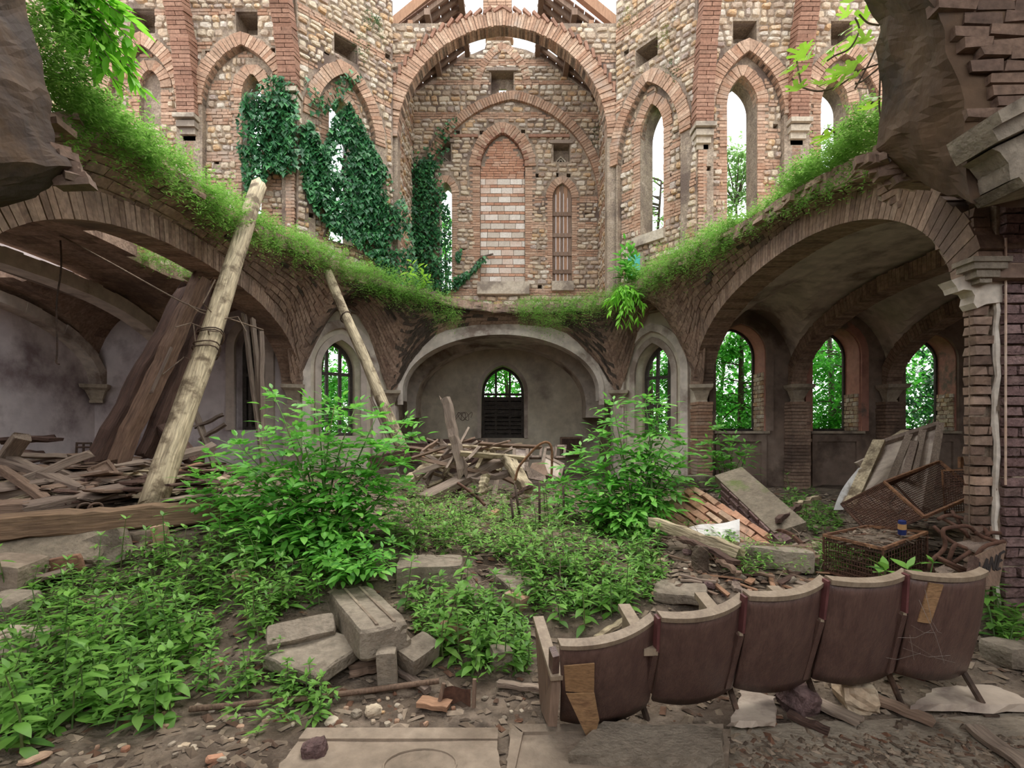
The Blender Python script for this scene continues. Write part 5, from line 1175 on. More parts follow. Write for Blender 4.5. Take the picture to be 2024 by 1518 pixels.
# --- plank pile in the side room
LMK = [(P(*q), t) for q, t in (((110, 940, 5.6), 'under the long squared plank'), ((210, 930, 5.9), 'beside the framed cupboard door'), ((310, 970, 5.6), 'at the foot of the pale leaning trunk'), ((60, 870, 8), 'against the mauve wall'), ((240, 900, 7.6), 'at the foot of the leaning dark beams'), ((400, 900, 8), 'behind the large elder shrub'), ((165, 890, 8.8), 'by the small metal table frame'), ((40, 1000, 4.9), 'behind the long hewn beam'), ((400, 945, 6.4), 'beside the large elder shrub'), ((330, 860, 8.6), 'below the slanting strut'))]
def where(p): return min(LMK, key=lambda t: (t[0] - p).length)[1]
def plank_label(p, L, mt, wd): return '%s %s %s in the pile %s' % ('long' if L > .9 else 'short' if L < .5 else 'middling', {'wood_grey': 'grey', 'wood_brown': 'brown', 'wood_dark': 'dark', 'wood_pale': 'pale', 'wood_orange': 'reddish'}[mt], 'broad board' if wd > .14 else 'narrow plank', where(p))
for k, (a, b_, wd, t, mt) in enumerate((((-40, 985, 5.3), (178, 896, 5.9), .13, .09, 'wood_grey'), ((0, 925, 6.2), (45, 862, 6.0), .18, .08, 'wood_grey'), ((8, 900, 6.2), (150, 960, 5.4), .11, .06, 'wood_grey'), ((-20, 905, 6.0), (160, 967, 5.3), .09, .06, 'wood_grey'), ((0, 925, 5.6), (95, 990, 5.0), .1, .07, 'wood_brown'), ((105, 925, 6.2), (195, 964, 5.6), .1, .05, 'wood_grey'), ((30, 900, 6.8), (135, 902, 7.0), .14, .06, 'wood_grey'), ((0, 872, 8), (110, 866, 8.3), .22, .06, 'wood_dark'), ((40, 865, 8), (112, 868, 7.8), .2, .05, 'wood_dark'), ((20, 892, 7.6), (85, 898, 7.9), .16, .07, 'wood_dark'), ((-30, 978, 5.2), (100, 965, 5.5), .2, .16, 'wood_grey'), ((-40, 1005, 4.7), (60, 1000, 4.9), .22, .12, 'wood_brown'), ((45, 1010, 4.8), (240, 968, 5.5), .16, .12, 'wood_grey'), ((150, 980, 5.3), (270, 955, 6), .2, .05, 'wood_pale'), ((190, 950, 6.1), (310, 945, 6.4), .2, .05, 'wood_pale'), ((205, 955, 5.8), (320, 945, 6.2), .24, .05, 'wood_grey'), ((340, 935, 6.6), (402, 918, 6.9), .12, .04, 'wood_orange'), ((310, 915, 7.2), (425, 882, 8), .16, .1, 'wood_grey'), ((350, 940, 6.2), (440, 938, 6.4), .16, .1, 'wood_dark'), ((0, 1145, 3.9), (215, 1092, 4.6), .07, .03, 'wood_pale'), ((80, 1140, 4.0), (220, 1108, 4.5), .06, .03, 'wood_grey'), ((300, 1080, 4.6), (365, 1055, 5.0), .07, .03, 'wood_pale'), ((215, 1050, 4.8), (350, 1040, 5.1), .2, .1, 'wood_pale'), ((120, 905, 7.6), (250, 900, 7.9), .2, .06, 'wood_brown'), ((285, 885, 8.4), (330, 845, 8.6), .1, .04, 'wood_grey'), ((297, 890, 8.4), (343, 848, 8.6), .1, .04, 'wood_grey'), ((310, 892, 8.4), (353, 855, 8.6), .1, .04, 'wood_grey'), ((322, 892, 8.4), (360, 862, 8.6), .1, .04, 'wood_grey'), ((385, 845, 9.5), (440, 820, 9.6), .1, .05, 'wood_grey'), ((395, 870, 9.5), (445, 838, 9.6), .1, .05, 'wood_grey'), ((385, 815, 9.6), (428, 925, 9.4), .14, .05, 'wood_grey'))):
    A_, B_ = P(*a), P(*b_); lb = ('long squared plank laid across the top of the plank pile' if k == 0 else plank_label((A_ + B_) / 2, (B_ - A_).length, mt, wd))
    plank('fallen_plank', lb, A_, B_, wd, t, mt, 'plank', 'planks of the collapsed floor', roll=R(-.35, .35), seg=5, rough=.01)
for i in range(280):
    x = R(-30, 440); y = R(885, 1000); Y = 1.0
    p = G(x, y)
    if p.y < 4.9 or p.y > 10.5 or p.x > -2.6: continue
    L = R(.25, 1.3); an = random.choice((R(-.6, .5), R(.9, 1.9), R(-.6, .2))); d = V((math.cos(an), math.sin(an), R(-.15, .15))).normalized() * L; p.z += R(.02, .16)
    wd = R(.06, .2); mt = random.choice(('wood_grey', 'wood_grey', 'wood_brown', 'wood_dark', 'wood_pale'))
    plank('fallen_plank', plank_label(p, L, mt, wd), p - d / 2, p + d / 2, wd, R(.015, .035), mt, 'plank', 'planks of the collapsed floor', roll=R(-.3, .3), seg=3)
panel('drawer_front', 'framed brown cupboard door lying tilted on the plank pile', Q((186, 948, 5.7), (238, 938, 5.8), (216, 910, 6.1), (172, 930, 6.0)), .04, 'wood_brown', 'door leaf', 'wood_brown', fr_w=.035)
m_ = empty('small_table_frame', P(165, 893, 9), 'small metal table frame by the mauve wall', 'table')
for a, b_ in (((150, 918), (152, 874)), ((180, 918), (180, 876)), ((151, 876), (181, 876)), ((152, 884), (180, 884)), ((165, 918), (165, 876))): m = MB(); m.tube([P(*a, 9), P(*b_, 9)], .018, 6); m.build('bar', 'iron', m_)
for x in (150, 172):
    tube_thing('bent_chair_tube', 'bent grey tube of a buried chair behind the long beam', bezier_corner(Q((x, 1015, 4.9), (x + 5, 996, 4.9), (x + 30, 994, 5), (x + 32, 1012, 5)), .05), .012, 'iron', 'chair frame', 'buried chair tubes')
# concrete lumps below the long beam
chunk('concrete_beam', 'faceted brown concrete beam under the long hewn beam', 75, 1095, (1.1, .34, .26), (35, 4, 12), 'concrete_mossy', 'beam', Y=4.4, amp=.012, k=7)
chunk('concrete_beam', 'mossy concrete lump under the long hewn beam', 170, 1072, (.5, .36, .24), (20, 0, 14), 'concrete_mossy', 'block', Y=4.7, amp=.02, k=6)
chunk('concrete_block', 'dark wedge of concrete leaning beside the mossy lump', 205, 1092, (.42, .16, .3), (-14, -22, 10), 'concrete', 'block', Y=4.5, amp=.015, k=6)
chunk('concrete_block', 'cracked grey block at the edge of the weeds under the faceted beam', 20, 1130, (.36, .3, .2), (5, 6, 4), 'slab_stone', 'block', Y=4.0, amp=.012, k=6)
chunk('concrete_block', 'pale grey block among the weeds at the rubble edge', 15, 1200, (.25, .3, .16), (5, 6, 4), 'concrete', 'block', Y=3.7, amp=.015, k=6)
chunk('red_tile', 'red flat tile standing on edge in the rubble', 110, 1122, (.4, .05, .16), (8, -10, 12), 'brick_red', 'tile', Y=4.2, amp=.006)
chunk('red_tile', 'narrow pinkish tile leaning beside the rubble sticks', 318, 1058, (.14, .04, .2), (8, -10, 32), 'brick', 'tile', Y=4.7, amp=.006)
chunk('concrete_block', 'rubble lump behind the wedge under the long hewn beam', 262, 1060, (.4, .3, .2), (10, 0, 14), 'slab_stone', 'block', Y=4.8, amp=.03, k=6)
# --- thin poles, rope and hanging wire
for a, b_, lb in (((519, 925, 9.5), (516, 655, 9.6), 'thin upright pole in front of the dark boarded casement'), ((521, 925, 9.4), (482, 620, 9.8), 'thin split lath leaning to the vault beside the casement'), ((524, 922, 9.5), (500, 632, 9.8), 'second thin split lath beside the casement')):
    plank('thin_pole', lb, P(*a), P(*b_), .09, .06, 'wood_grey', 'pole', roll=.3, seg=6, rough=.012)
tube_thing('rope', 'thin old rope stretched from the rib arch to the leaning trunk', smooth_path(Q((112, 462, 7.4), (220, 520, 7.5), (362, 598, 7.6), (430, 622, 7.6), (520, 652, 8.6))), .012, 'twig', 'rope')
tube_thing('hanging_wire', 'thin wire hanging from the vault with a hooked end by the mauve wall', smooth_path(Q((119, 470, 7.6), (121, 530, 7.6), (112, 600, 7.6), (113, 690, 7.6), (111, 715, 7.6), (117, 720, 7.6))), .012, 'iron', 'wire')
plank('tie_beam', 'thin grey tie beam under the broken vault by the mauve wall', P(-30, 515, 8.6), P(275, 625, 11.4), .16, .12, 'wood_grey', 'beam', seg=10)

# rubble stones and splinters on the bare ground behind the seats
for i in range(64):
    px_, py_ = R(1290, 1690), R(1068, 1190)
    mt = random.choice(('stone', 'brick', 'concrete', 'brick_mauve')); sz = R(.03, .1)
    rock('%s %s of rubble %s' % ('small' if sz < .055 else 'fist-sized' if sz < .08 else 'large', {'stone': 'tan stone', 'brick': 'brick piece', 'concrete': 'grey lump', 'brick_mauve': 'dark brick piece'}[mt], 'behind the second seat' if px_ < 1400 else 'behind the third seat' if px_ < 1510 else 'behind the fourth seat' if px_ < 1600 else 'before the wire basket'), px_, py_, (sz, sz * R(.6, 1), sz * R(.4, .7)), mt, 'rubble', 'loose rubble behind the seats', name='rubble_piece')
for i in range(60):
    px_, py_ = R(1290, 1690), R(1060, 1180); p = G(px_, py_) + V((0, 0, .03)); L = R(.1, .45); an = R(0, 3.14); d = V((math.cos(an), math.sin(an), R(-.12, .2))).normalized() * L; mt = random.choice(('wood_grey', 'wood_brown', 'wood_dark', 'wood_orange'))
    plank('wood_splinter', '%s %s splinter lying %s' % ('long' if L > .28 else 'short', {'wood_grey': 'grey', 'wood_brown': 'brown', 'wood_dark': 'dark', 'wood_orange': 'reddish'}[mt], 'below the weathered long beam' if px_ < 1400 else 'behind the third seat' if px_ < 1510 else 'below the rotten timber' if px_ < 1600 else 'before the wire basket'), p - d / 2, p + d / 2, R(.02, .06), R(.01, .02), mt, 'splinter', 'wood splinters behind the seats', roll=R(-.3, .3), seg=2)
# ------------------------------------------------------------------ right-hand heap
BC = empty('brick_wall_chunk', P(1440, 1010, 5.6), 'fallen chunk of orange brick wall with mortar, lying on its side', 'brick chunk')
cA, cB, cC = P(1372, 962, 6.0), P(1512, 1052, 5.0), P(1340, 1030, 5.7)
ux = (cB - cA); uy = (cC - cA); Lx, Ly = ux.length, uy.length; ux.normalize(); uy = (uy - ux * uy.dot(ux)).normalized(); un = ux.cross(uy)
if un.y > 0: un = -un
core = MB(); core.hexa([cA + ux * a + uy * b_ - un * t for t in (.2, .012) for a, b_ in ((-.03, -.02), (Lx, -.02), (Lx * .9, Ly * .8), (.0, Ly))]); core.build('mortar_core', 'mortar', BC)
r = 0; y = 0
while y < Ly * .98:
    x = -(.12 if r % 2 else 0)
    while x < Lx * (1 - .12 * y / Ly):
        wd = .24; a, c = max(x, 0), x + wd
        if R(0, 1) > .14:
            q = MB(); d = R(.0, .05); bx = [cA + ux * (aa + R(-.014, .014)) + uy * (bb + R(-.01, .01)) + un * (t + R(-.008, .008)) for t in (-.02, d + .015) for aa, bb in ((a + .008, y + .006), (c - .008, y + .006), (c - .008, y + .068), (a + .008, y + .068))]
            q.hexa(bx); q.build('brick', 'brick_orange' if R(0, 1) < .75 else 'brick', BC)
        x += wd
    y += .078; r += 1
LT_ = empty('masonry_lintel', P(1490, 1000, 5.4), 'fallen flat brick lintel slab leaning behind the orange brick chunk', 'lintel')
lA, lB = P(1440, 938, 6.0), P(1562, 1050, 5.0); m = MB(); m.bar(lA, lB, .34, .1, up=(-.3, -.2, 1)); m.build('slab_top', 'concrete_mossy', LT_)
d = (lB - lA).normalized(); nl_ = 0
for k in range(3):
    for i in range(6):
        a = lA.lerp(lB, i / 6 + .02) + V((-.1, -.12, -.09 - k * .075)); b_ = lA.lerp(lB, (i + 1) / 6) + V((-.1, -.12, -.09 - k * .075)); q = MB(); q.bar(a, b_, .12, .062, up=(-.3, -.2, 1), j=.006); q.build('brick', 'brick_mauve', LT_)
me = MB(); n = 12; vs = []
for i in range(n + 1):
    for j in range(5):
        x = lerp(1362, 1462, i / n); yy = lerp(1045, 1065, i / n) if j == 4 else lerp(1038, lerp(1068, 1070, i / n), j / 4); vs.append(P(x, lerp(lerp(1042, 1027, i / n), lerp(1062, 1070, i / n), j / 4), lerp(5.0, 4.75, j / 4)) + V((0, 0, .01 * math.sin(i * .6 + j))))
me.add(vs + [v + V((0, .008, -.006)) for v in vs], [(i * 5 + j, (i + 1) * 5 + j, (i + 1) * 5 + j + 1, i * 5 + j + 1) for i in range(n) for j in range(4)] + [(65 + i * 5 + j, 65 + i * 5 + j + 1, 65 + (i + 1) * 5 + j + 1, 65 + (i + 1) * 5 + j) for i in range(n) for j in range(4)])
me.build('plastic_sheet', 'white_sheet', None, smooth=True, label='dirty white curved plastic sheet below the orange brick chunk', cat='sheet')
for a, b_, wd, t, mt, lb in (((1290, 1032, 5.0), (1460, 1090, 4.3), .12, .1, 'wood_pale', 'weathered long beam lying below the white sheet'), ((1345, 1062, 4.6), (1455, 1112, 4.1), .07, .04, 'wood_dark', 'dark thin board under the weathered beam'), ((1445, 1080, 4.6), (1605, 1090, 4.5), .12, .1, 'wood_brown', 'mossy rotten timber lying before the wire cage'), ((1535, 1032, 5.0), (1580, 1000, 5.4), .06, .05, 'wood_dark', 'dark stick crossing the end of the brick lintel'), ((1575, 996, 5.6), (1618, 984, 5.8), .06, .04, 'wood_pale', 'pale stick in the weeds behind the lintel'), ((1420, 1108, 3.9), (1462, 1135, 3.7), .05, .03, 'wood_brown', 'splintered brown lath in the leaf litter'), ((1450, 1150, 3.6), (1475, 1180, 3.4), .06, .03, 'wood_grey', 'pale short plank behind the second seat'), ((1590, 1085, 4.5), (1607, 1110, 4.3), .1, .08, 'wood_brown', 'short rotten stump end before the cage'), ((1540, 1045, 4.9), (1590, 1075, 4.6), .04, .03, 'rust_dark', 'rusty angle bar leaning on the rotten timber')):
    plank('broken_timber', lb, P(*a), P(*b_), wd, t, mt, 'timber', roll=R(-.2, .2), seg=8, rough=.014)
# low wall remains in the nave and the kerb behind the shrubs
chunk('concrete_kerb', 'low mossy stone kerb in front of the open windows', 1345, 952, (1.4, .3, .22), (0, 0, 6), 'concrete', 'kerb', Y=9.5, amp=.02, k=7)
# --- old panels leaning in the aisle
e = empty('leaning_boards', P(1760, 1000, 5.6), 'stack of old pale wooden partition panels leaning at an angle', 'boards')
pa = Q((1672, 1002, 5.6), (1830, 1010, 5.3), (1858, 842, 5.9), (1740, 880, 6.3)); n = (pa[1] - pa[0]).cross(pa[3] - pa[0]).normalized()
if n.y > 0: n = -n
m = MB(); m.hexa(pa + [p - n * .04 for p in pa]); m.build('panel', 'board_pale', e)
def onp(s_, t_, o=.0): return pa[0].lerp(pa[1], s_).lerp(pa[3].lerp(pa[2], s_), t_) + n * o
for a, b_, wd in (((0, 1), (1, 1), .07), ((1, 0), (1, 1), .07), ((.45, .1), (.5, 1), .07), ((.0, 0), (0, 1), .09), ((.75, .3), (.72, 1.0), .07)):
    m = MB(); m.bar(onp(*a, .03), onp(*b_, .03), wd, .05, up=n); m.build('rail', 'wood_grey', e)
m = MB(); m.bar(P(1680, 1000, 5.4), P(1738, 872, 5.9), .12, .05); m.build('edge_plank', 'wood_pale', e)
m = MB(); m.bar(P(1788, 950, 5.3), P(1808, 874, 5.6), .07, .05); m.build('edge_plank', 'wood_grey', e)
m = MB(); m.bar(P(1745, 880, 6.6), P(1790, 852, 6.7), .1, .04); m.build('edge_plank', 'wood_pale', e)
m = MB(); pq = Q((1692, 915, 6.0), (1750, 888, 6.2), (1745, 896, 6.2), (1700, 922, 6.0)); m.hexa(pq + [p + V((0, .04, 0)) for p in pq]); m.build('torn_lining', 'board_pale', e)
sh_ = MB(); pq = [];
for i in range(8):
    t = i / 7; a = P(lerp(1698, 1650, t) - 8 * math.sin(t * 3), lerp(925, 1008, t), 5.7); pq += [a, a + V((.1 * (1 - .3 * t), -.05, .01))]
sh_.add(pq + [p + V((0, .01, 0)) for p in pq], [(2 * i, 2 * i + 1, 2 * i + 3, 2 * i + 2) for i in range(7)] + [(16 + 2 * i, 18 + 2 * i, 19 + 2 * i, 17 + 2 * i) for i in range(7)])
sh_.build('plastic_strip', 'white_sheet', None, smooth=True, label='white curved plastic strip hanging beside the leaning panels', cat='sheet')
# --- wire mesh cages
def mesh_face(m, q, nu, nv, r=.0035):
    for i in range(1, nu): m.tube([q[0].lerp(q[1], i / nu), q[3].lerp(q[2], i / nu)], r, 3, cap=False)
    for j in range(1, nv): m.tube([q[0].lerp(q[3], j / nv), q[1].lerp(q[2], j / nv)], r, 3, cap=False)
def cage(name, label, front, back, nu, nv, nd, faces, wm='rust_dark', fm='rust'):
    """front and back rectangles (4 points each); wire grids on the sides, bar frame round the mouth"""
    e = empty(name, front[3], label, 'wire cage')
    for i in range(4): m = MB(); m.bar(front[i], front[(i + 1) % 4], .022, .022); m.build('frame_bar', fm, e)
    for i in range(4): m = MB(); m.bar(back[i], back[(i + 1) % 4], .015, .015); m.build('back_bar', wm, e)
    for i in range(4):
        if i in faces: m = MB(); mesh_face(m, [front[i], front[(i + 1) % 4], back[(i + 1) % 4], back[i]], nu if i % 2 == 0 else nv, nd); m.build('wire_mesh', wm, e, kind='stuff')
        m = MB(); m.bar(front[i], back[i], .014, .014); m.build('edge_bar', wm, e)
    m = MB(); mesh_face(m, back, nu, nv); m.build('wire_mesh', wm, e, kind='stuff'); return e
fq = Q((1748, 953, 4.6), (1857, 912, 4.9), (1933, 976, 4.4), (1827, 1022, 4.1)); bv = P(1690, 1015, 5.1) - P(1748, 953, 4.6)
bv = V((-.12, .42, -.26)); CG = cage('wire_cage', 'large rusty wire mesh cage with open mouth tipped on the heap', fq, [p + bv for p in fq], 26, 20, 34, (0, 1, 2, 3))
m = MB(); m.tube([fq[0].lerp(fq[3], .35), fq[0].lerp(fq[3], .35) + V((-.06, .02, -.1)), fq[0].lerp(fq[3], .6) + V((-.06, .02, -.1)), fq[0].lerp(fq[3], .6)], .005, 4); m.build('latch_loop', 'iron', CG)
f2 = Q((1628, 1058, 4.3), (1745, 1085, 3.9), (1832, 1052, 4.1), (1715, 1040, 4.6)); d2 = V((0, 0, -.3))
CG2 = cage('wire_cage', 'low rusty wire basket covered with litter below the large cage', f2, [p + d2 for p in f2], 22, 16, 8, (0, 1, 2, 3))
m = MB(); m.hexa([f2[i].lerp((f2[0] + f2[2]) / 2, .05) + V((0, 0, o)) for o in (-.05, -.02) for i in range(4)]); m.build('litter', 'earth', CG2, kind='stuff')
m = LITTER = MB()
for _ in range(160):
    a, b_ = R(.05, .95), R(.05, .95); p = f2[0].lerp(f2[1], a).lerp(f2[3].lerp(f2[2], a), b_) + V((0, 0, -.01)); an = R(0, 6.3); d = V((math.cos(an), math.sin(an), R(-.1, .2))) * R(.02, .12); m.bar(p - d, p + d, R(.006, .02), .006)
m.build('loose_twigs', 'dust_litter', CG2, kind='stuff')
f3 = Q((1862, 930, 4.8), (1922, 928, 4.5), (1925, 1010, 4.4), (1868, 1015, 4.7)); m = MB(); e3 = empty('mesh_screen', f3[3], 'upright wire mesh panel behind the large cage by the brick pier', 'wire panel')
mesh_face(m, f3, 12, 16); m.build('wire_mesh', 'rust_dark', e3, kind='stuff')
for i in range(4): m = MB(); m.bar(f3[i], f3[(i + 1) % 4], .015, .015); m.build('frame_bar', 'rust', e3)
m = MB(); m.bar(P(1899, 925, 4.7), P(1899, 903, 4.7), .03, .03, up=(0, 1, 0)); m.build('post_stub', 'rust', e3)
# can standing on the basket
c = P(1783, 1056, 4.05); cn_ = empty('drink_can', c, 'small dented blue and tan drink can on the wire basket', 'can')
Mc = Matrix.Translation(c) @ Eu(8, -6, 0)
for z0, z1, r0, r1, mt, nm in ((0, .045, .028, .03, 'can_blue', 'lower_wall'), (.045, .09, .03, .029, 'can_tan', 'printed_wall'), (.09, .112, .029, .026, 'can_blue', 'can_top')):
    m = MB(); m.tube([Mc @ V((0, 0, z0)), Mc @ V((0, 0, z1))], [r0, r1], 14); m.build(nm, mt, cn_, smooth=False)
# --- tangled tubular chair frames
def chair_frame(label, paths, seatq=None, r=.014):
    e = empty('tube_chair', P(*paths[0][0]), label, 'chair', 'heap of rusty tube chairs')
    for pth in paths: m = MB(); m.tube(bezier_corner(Q(*pth), .06), r, 8); m.build('frame_tube', 'rust_dark', e, smooth=True)
    if seatq: m = MB(); q = Q(*seatq); m.hexa(q + [p - V((0, 0, .015)) for p in q]); m.build('seat', 'wood_grey', e)
    return e
chair_frame('rusty tube chair frame with crooked front tube tipped over the basket', [[(1838, 1128, 3.6), (1838, 1110, 3.6), (1872, 1082, 3.6), (1860, 1045, 3.6), (1915, 1038, 3.7), (1935, 1060, 3.7), (1990, 1075, 3.6)], [(1838, 1112, 3.6), (1846, 1135, 3.6)], [(1845, 1040, 3.8), (1880, 1072, 3.75), (1930, 1092, 3.6)], [(1872, 1120, 3.65), (1884, 1080, 3.65), (1891, 1076, 3.65)]], ((1888, 1072, 3.75), (1945, 1062, 3.85), (1980, 1080, 3.62), (1935, 1092, 3.55)))
chair_frame('rusty tube chair frame lying behind against the brick pier', [[(1855, 1026, 3.85), (1870, 1018, 3.9), (1893, 1020, 3.9), (1950, 1045, 3.75), (1952, 1060, 3.7)], [(1882, 1010, 4.0), (1898, 1035, 3.9)], [(1862, 1024, 3.9), (1905, 1048, 3.8), (1914, 1062, 3.8)], [(1950, 1060, 3.7), (1955, 1052, 3.7), (1978, 1054, 3.68)]])
chair_frame('rusty tube chair lying lowest in the heap beside the painted board', [[(1928, 1100, 3.5), (1945, 1078, 3.5), (1985, 1070, 3.5)], [(1885, 1112, 3.55), (1918, 1090, 3.55)], [(1850, 1100, 3.6), (1915, 1130, 3.5)], [(1855, 1105, 3.6), (1912, 1136, 3.5)]], ((1845, 1125, 3.65), (1880, 1110, 3.8), (1905, 1118, 3.7), (1868, 1140, 3.55)))
# painted board with the sprayed letters
gq_ = Q((1915, 1160, 3.3), (1975, 1158, 3.35), (1990, 1070, 3.5), (1922, 1103, 3.4)); GB = empty('painted_board', gq_[0], 'tan board with black sprayed letters propped by the brick pier', 'board')
n = (gq_[1] - gq_[0]).cross(gq_[3] - gq_[0]).normalized()
if n.y > 0: n = -n
m = MB(); m.hexa(gq_ + [p - n * .025 for p in gq_]); m.build('panel', 'wood_brown', GB)
m = MB(); m.bar(gq_[0] + n * .01, gq_[3] + n * .01, .04, .04, up=n); m.build('edge_rail', 'wood_dark', GB)
def bl(s_, t_, o=.004): return gq_[0].lerp(gq_[1], s_).lerp(gq_[3].lerp(gq_[2], s_), t_) + n * o
for x0, strokes in ((.1, [((0, .0), (.45, 1)), ((.45, 1), (.7, 0)), ((-.15, .3), (.8, .45))]), (.34, [((0, .0), (.45, 1)), ((.45, 1), (.7, 0)), ((.0, .38), (.8, .5))]), (.56, [((0, 0), (.1, 1)), ((.1, 1), (.65, .0)), ((.65, 0), (.75, 1))]), (.8, [((0, 0), (.15, 1)), ((.15, 1), (.7, 1.05)), ((.08, .5), (.55, .55)), ((0, 0), (.55, .05))])):
    m = MB()
    for a, b_ in strokes: m.bar(bl(x0 + a[0] * .24, .38 + a[1] * .38), bl(x0 + b_[0] * .24, .38 + b_[1] * .38), .014, .003, up=n)
    m.build('sprayed_letter', 'paint_black', GB)
# graffiti letters on the wall piece seen through the vault hole
def letters(parent, origin, ux_, uz_, size, text, mat, th):
    G_ = {'A': [((0, 0), (.4, 1)), ((.4, 1), (.8, 0)), ((.2, .42), (.62, .42))], 'M': [((0, 0), (.05, 1)), ((.05, 1), (.4, .35)), ((.4, .35), (.75, 1)), ((.75, 1), (.85, 0))], 'O': [((.1, .1), (.05, .8)), ((.05, .8), (.4, 1)), ((.4, 1), (.75, .75)), ((.75, .75), (.7, .2)), ((.7, .2), (.4, 0)), ((.4, 0), (.1, .1))]}
    x0 = 0; nn = ux_.cross(uz_)
    for ch in text:
        m = MB()
        for a, b_ in G_[ch]: m.bar(origin + (ux_ * (x0 + a[0]) + uz_ * a[1]) * size, origin + (ux_ * (x0 + b_[0]) + uz_ * b_[1]) * size, th, .006, up=nn)
        m.build('graffiti_letter', mat, parent); x0 += 1.1
gr_ = P(268, 495, 11.5); gb = empty('graffiti_slab', gr_, 'pale slab with black graffiti letters seen through the vault hole', 'slab')
m = MB(); q = Q((262, 480, 11.6), (310, 484, 11.6), (310, 448, 11.6), (262, 444, 11.6)); m.hexa(q + [p + V((0, .1, 0)) for p in q]); m.build('slab_face', 'block_pale', gb)
letters(gb, P(268, 474, 11.57), V((1, 0, -.12)), V((0, 0, 1)), .2, 'AMO', 'paint_black', .04)
# faint scribble on the far plaster wall
m = MB(); c = P(913, 823, 16.98); pts = []
for i in range(60): t = i / 59 * 22; pts.append(c + V((.16 * math.cos(t * .9) + .006 * i - .15, 0, .14 * math.sin(t * 1.3))))
m.tube(pts, .006, 4); m.build('scribble', 'brick_mauve', LB)
# teal shutter glimpsed behind the hanging plants
e = empty('teal_shutter', WFR.F(*WFR.px(1266, 548), .1), 'small turquoise shutter behind the hanging bright green plants', 'shutter')
u0, u1, z0, z1 = WFR.box(1252, 1277, 548, 508); m = MB(); z0, z1 = min(z0, z1), max(z0, z1); m.hexa([WFR.F(u, z, t) for z in (z0, z1) for u, t in ((u0, .2), (u1, .2), (u1, .24), (u0, .24))]); m.build('panel', 'teal', e)
m = MB(); m.hexa([WFR.F(u, z, t) for z in (z0, z1) for u, t in ((u1, .18), (u1 + .08, .18), (u1 + .08, .26), (u1, .26))]); m.build('frame', 'wood_grey', e)
# litter of crumbs and splinters over the whole floor: nobody could count it
m = MB(); cnt = 0
while cnt < 15000:
    x, y = R(-6, 5.5), 1.9 + 9.5 * R(0, 1) ** 1.5
    if abs(x) > y * 1.1: continue
    s_ = R(.004, .02) * (1 if y < 4 else 1.5); p = V((x, y, gz(x, y) + s_ * .2)); a = R(0, 6.3); l = s_ * R(1, 3.5); dx, dy = V((math.cos(a), math.sin(a), R(-.2, .2))) * l, V((-math.sin(a), math.cos(a), R(-.2, .2))) * s_
    m.add([p - dx - dy, p + dx - dy, p + dx + dy, p - dx + dy, p + V((0, 0, s_ * R(.5, 1.2)))], [(0, 1, 4), (1, 2, 4), (2, 3, 4), (3, 0, 4)]); cnt += 1
for _ in range(1800):
    x, y = R(.9, 2.75), R(1.75, 2.62); s_ = R(.003, .012); p = V((x, y, .014)); a = R(0, 6.3); l = s_ * R(1, 3.5); dx, dy = V((math.cos(a), math.sin(a), R(-.2, .2))) * l, V((-math.sin(a), math.cos(a), R(-.2, .2))) * s_
    m.add([p - dx - dy, p + dx - dy, p + dx + dy, p - dx + dy, p + V((0, 0, s_ * R(.5, 1.2)))], [(0, 1, 4), (1, 2, 4), (2, 3, 4), (3, 0, 4)])
m.build('rubble_litter', 'dust_litter', None, kind='stuff', label='crumbs of mortar and splinters scattered over the floor', cat='litter')
# ------------------------------------------------------------------ vegetation
def leaf_geo(L, W, bend=.25, fold=.12, n=3):
    """one leaf lying along +y from the origin: pointed oval with a midrib fold; returns verts, faces"""
    vs = [(0, 0, 0)]; fs = []
    for i in range(1, n + 1):
        t = i / (n + 1); w_ = W * math.sin(math.pi * t ** .8) * .5 + 1e-4; z = -bend * L * t * t
        vs += [(-w_, L * t, z + fold * w_), (0, L * t, z), (w_, L * t, z + fold * w_)]
    vs.append((0, L, -bend * L)); e = len(vs) - 1
    fs += [(0, 2, 1), (0, 3, 2)]
    for i in range(n - 1):
        a = 1 + 3 * i; fs += [(a, a + 1, a + 4, a + 3), (a + 1, a + 2, a + 5, a + 4)]
    a = 1 + 3 * (n - 1); fs += [(a, a + 1, e), (a + 1, a + 2, e)]
    return vs, fs
class LB_(MB):
    def leaf(s, M, L, W, bend=.25, n=2):
        v, f = leaf_geo(L, W, bend, n=n); s.add([M @ V(q) for q in v], f)
    def mesh(s, name, mat, smooth=True):
        me = bpy.data.meshes.new(name); me.from_pydata(s.v, [], s.f); me.materials.append(MAT[mat])
        me.polygons.foreach_set('use_smooth', [True] * len(me.polygons)); return me
def dirM(p, d, roll=0.):
    d = V(d).normalized(); up = V((0, 0, 1)); x = d.cross(up)
    if x.length < 1e-3: x = V((1, 0, 0))
    x.normalize(); z = x.cross(d)
    return Matrix(((x.x, d.x, z.x, p[0]), (x.y, d.y, z.y, p[1]), (x.z, d.z, z.z, p[2]), (0, 0, 0, 1))) @ Matrix.Rotation(roll, 4, 'Y')
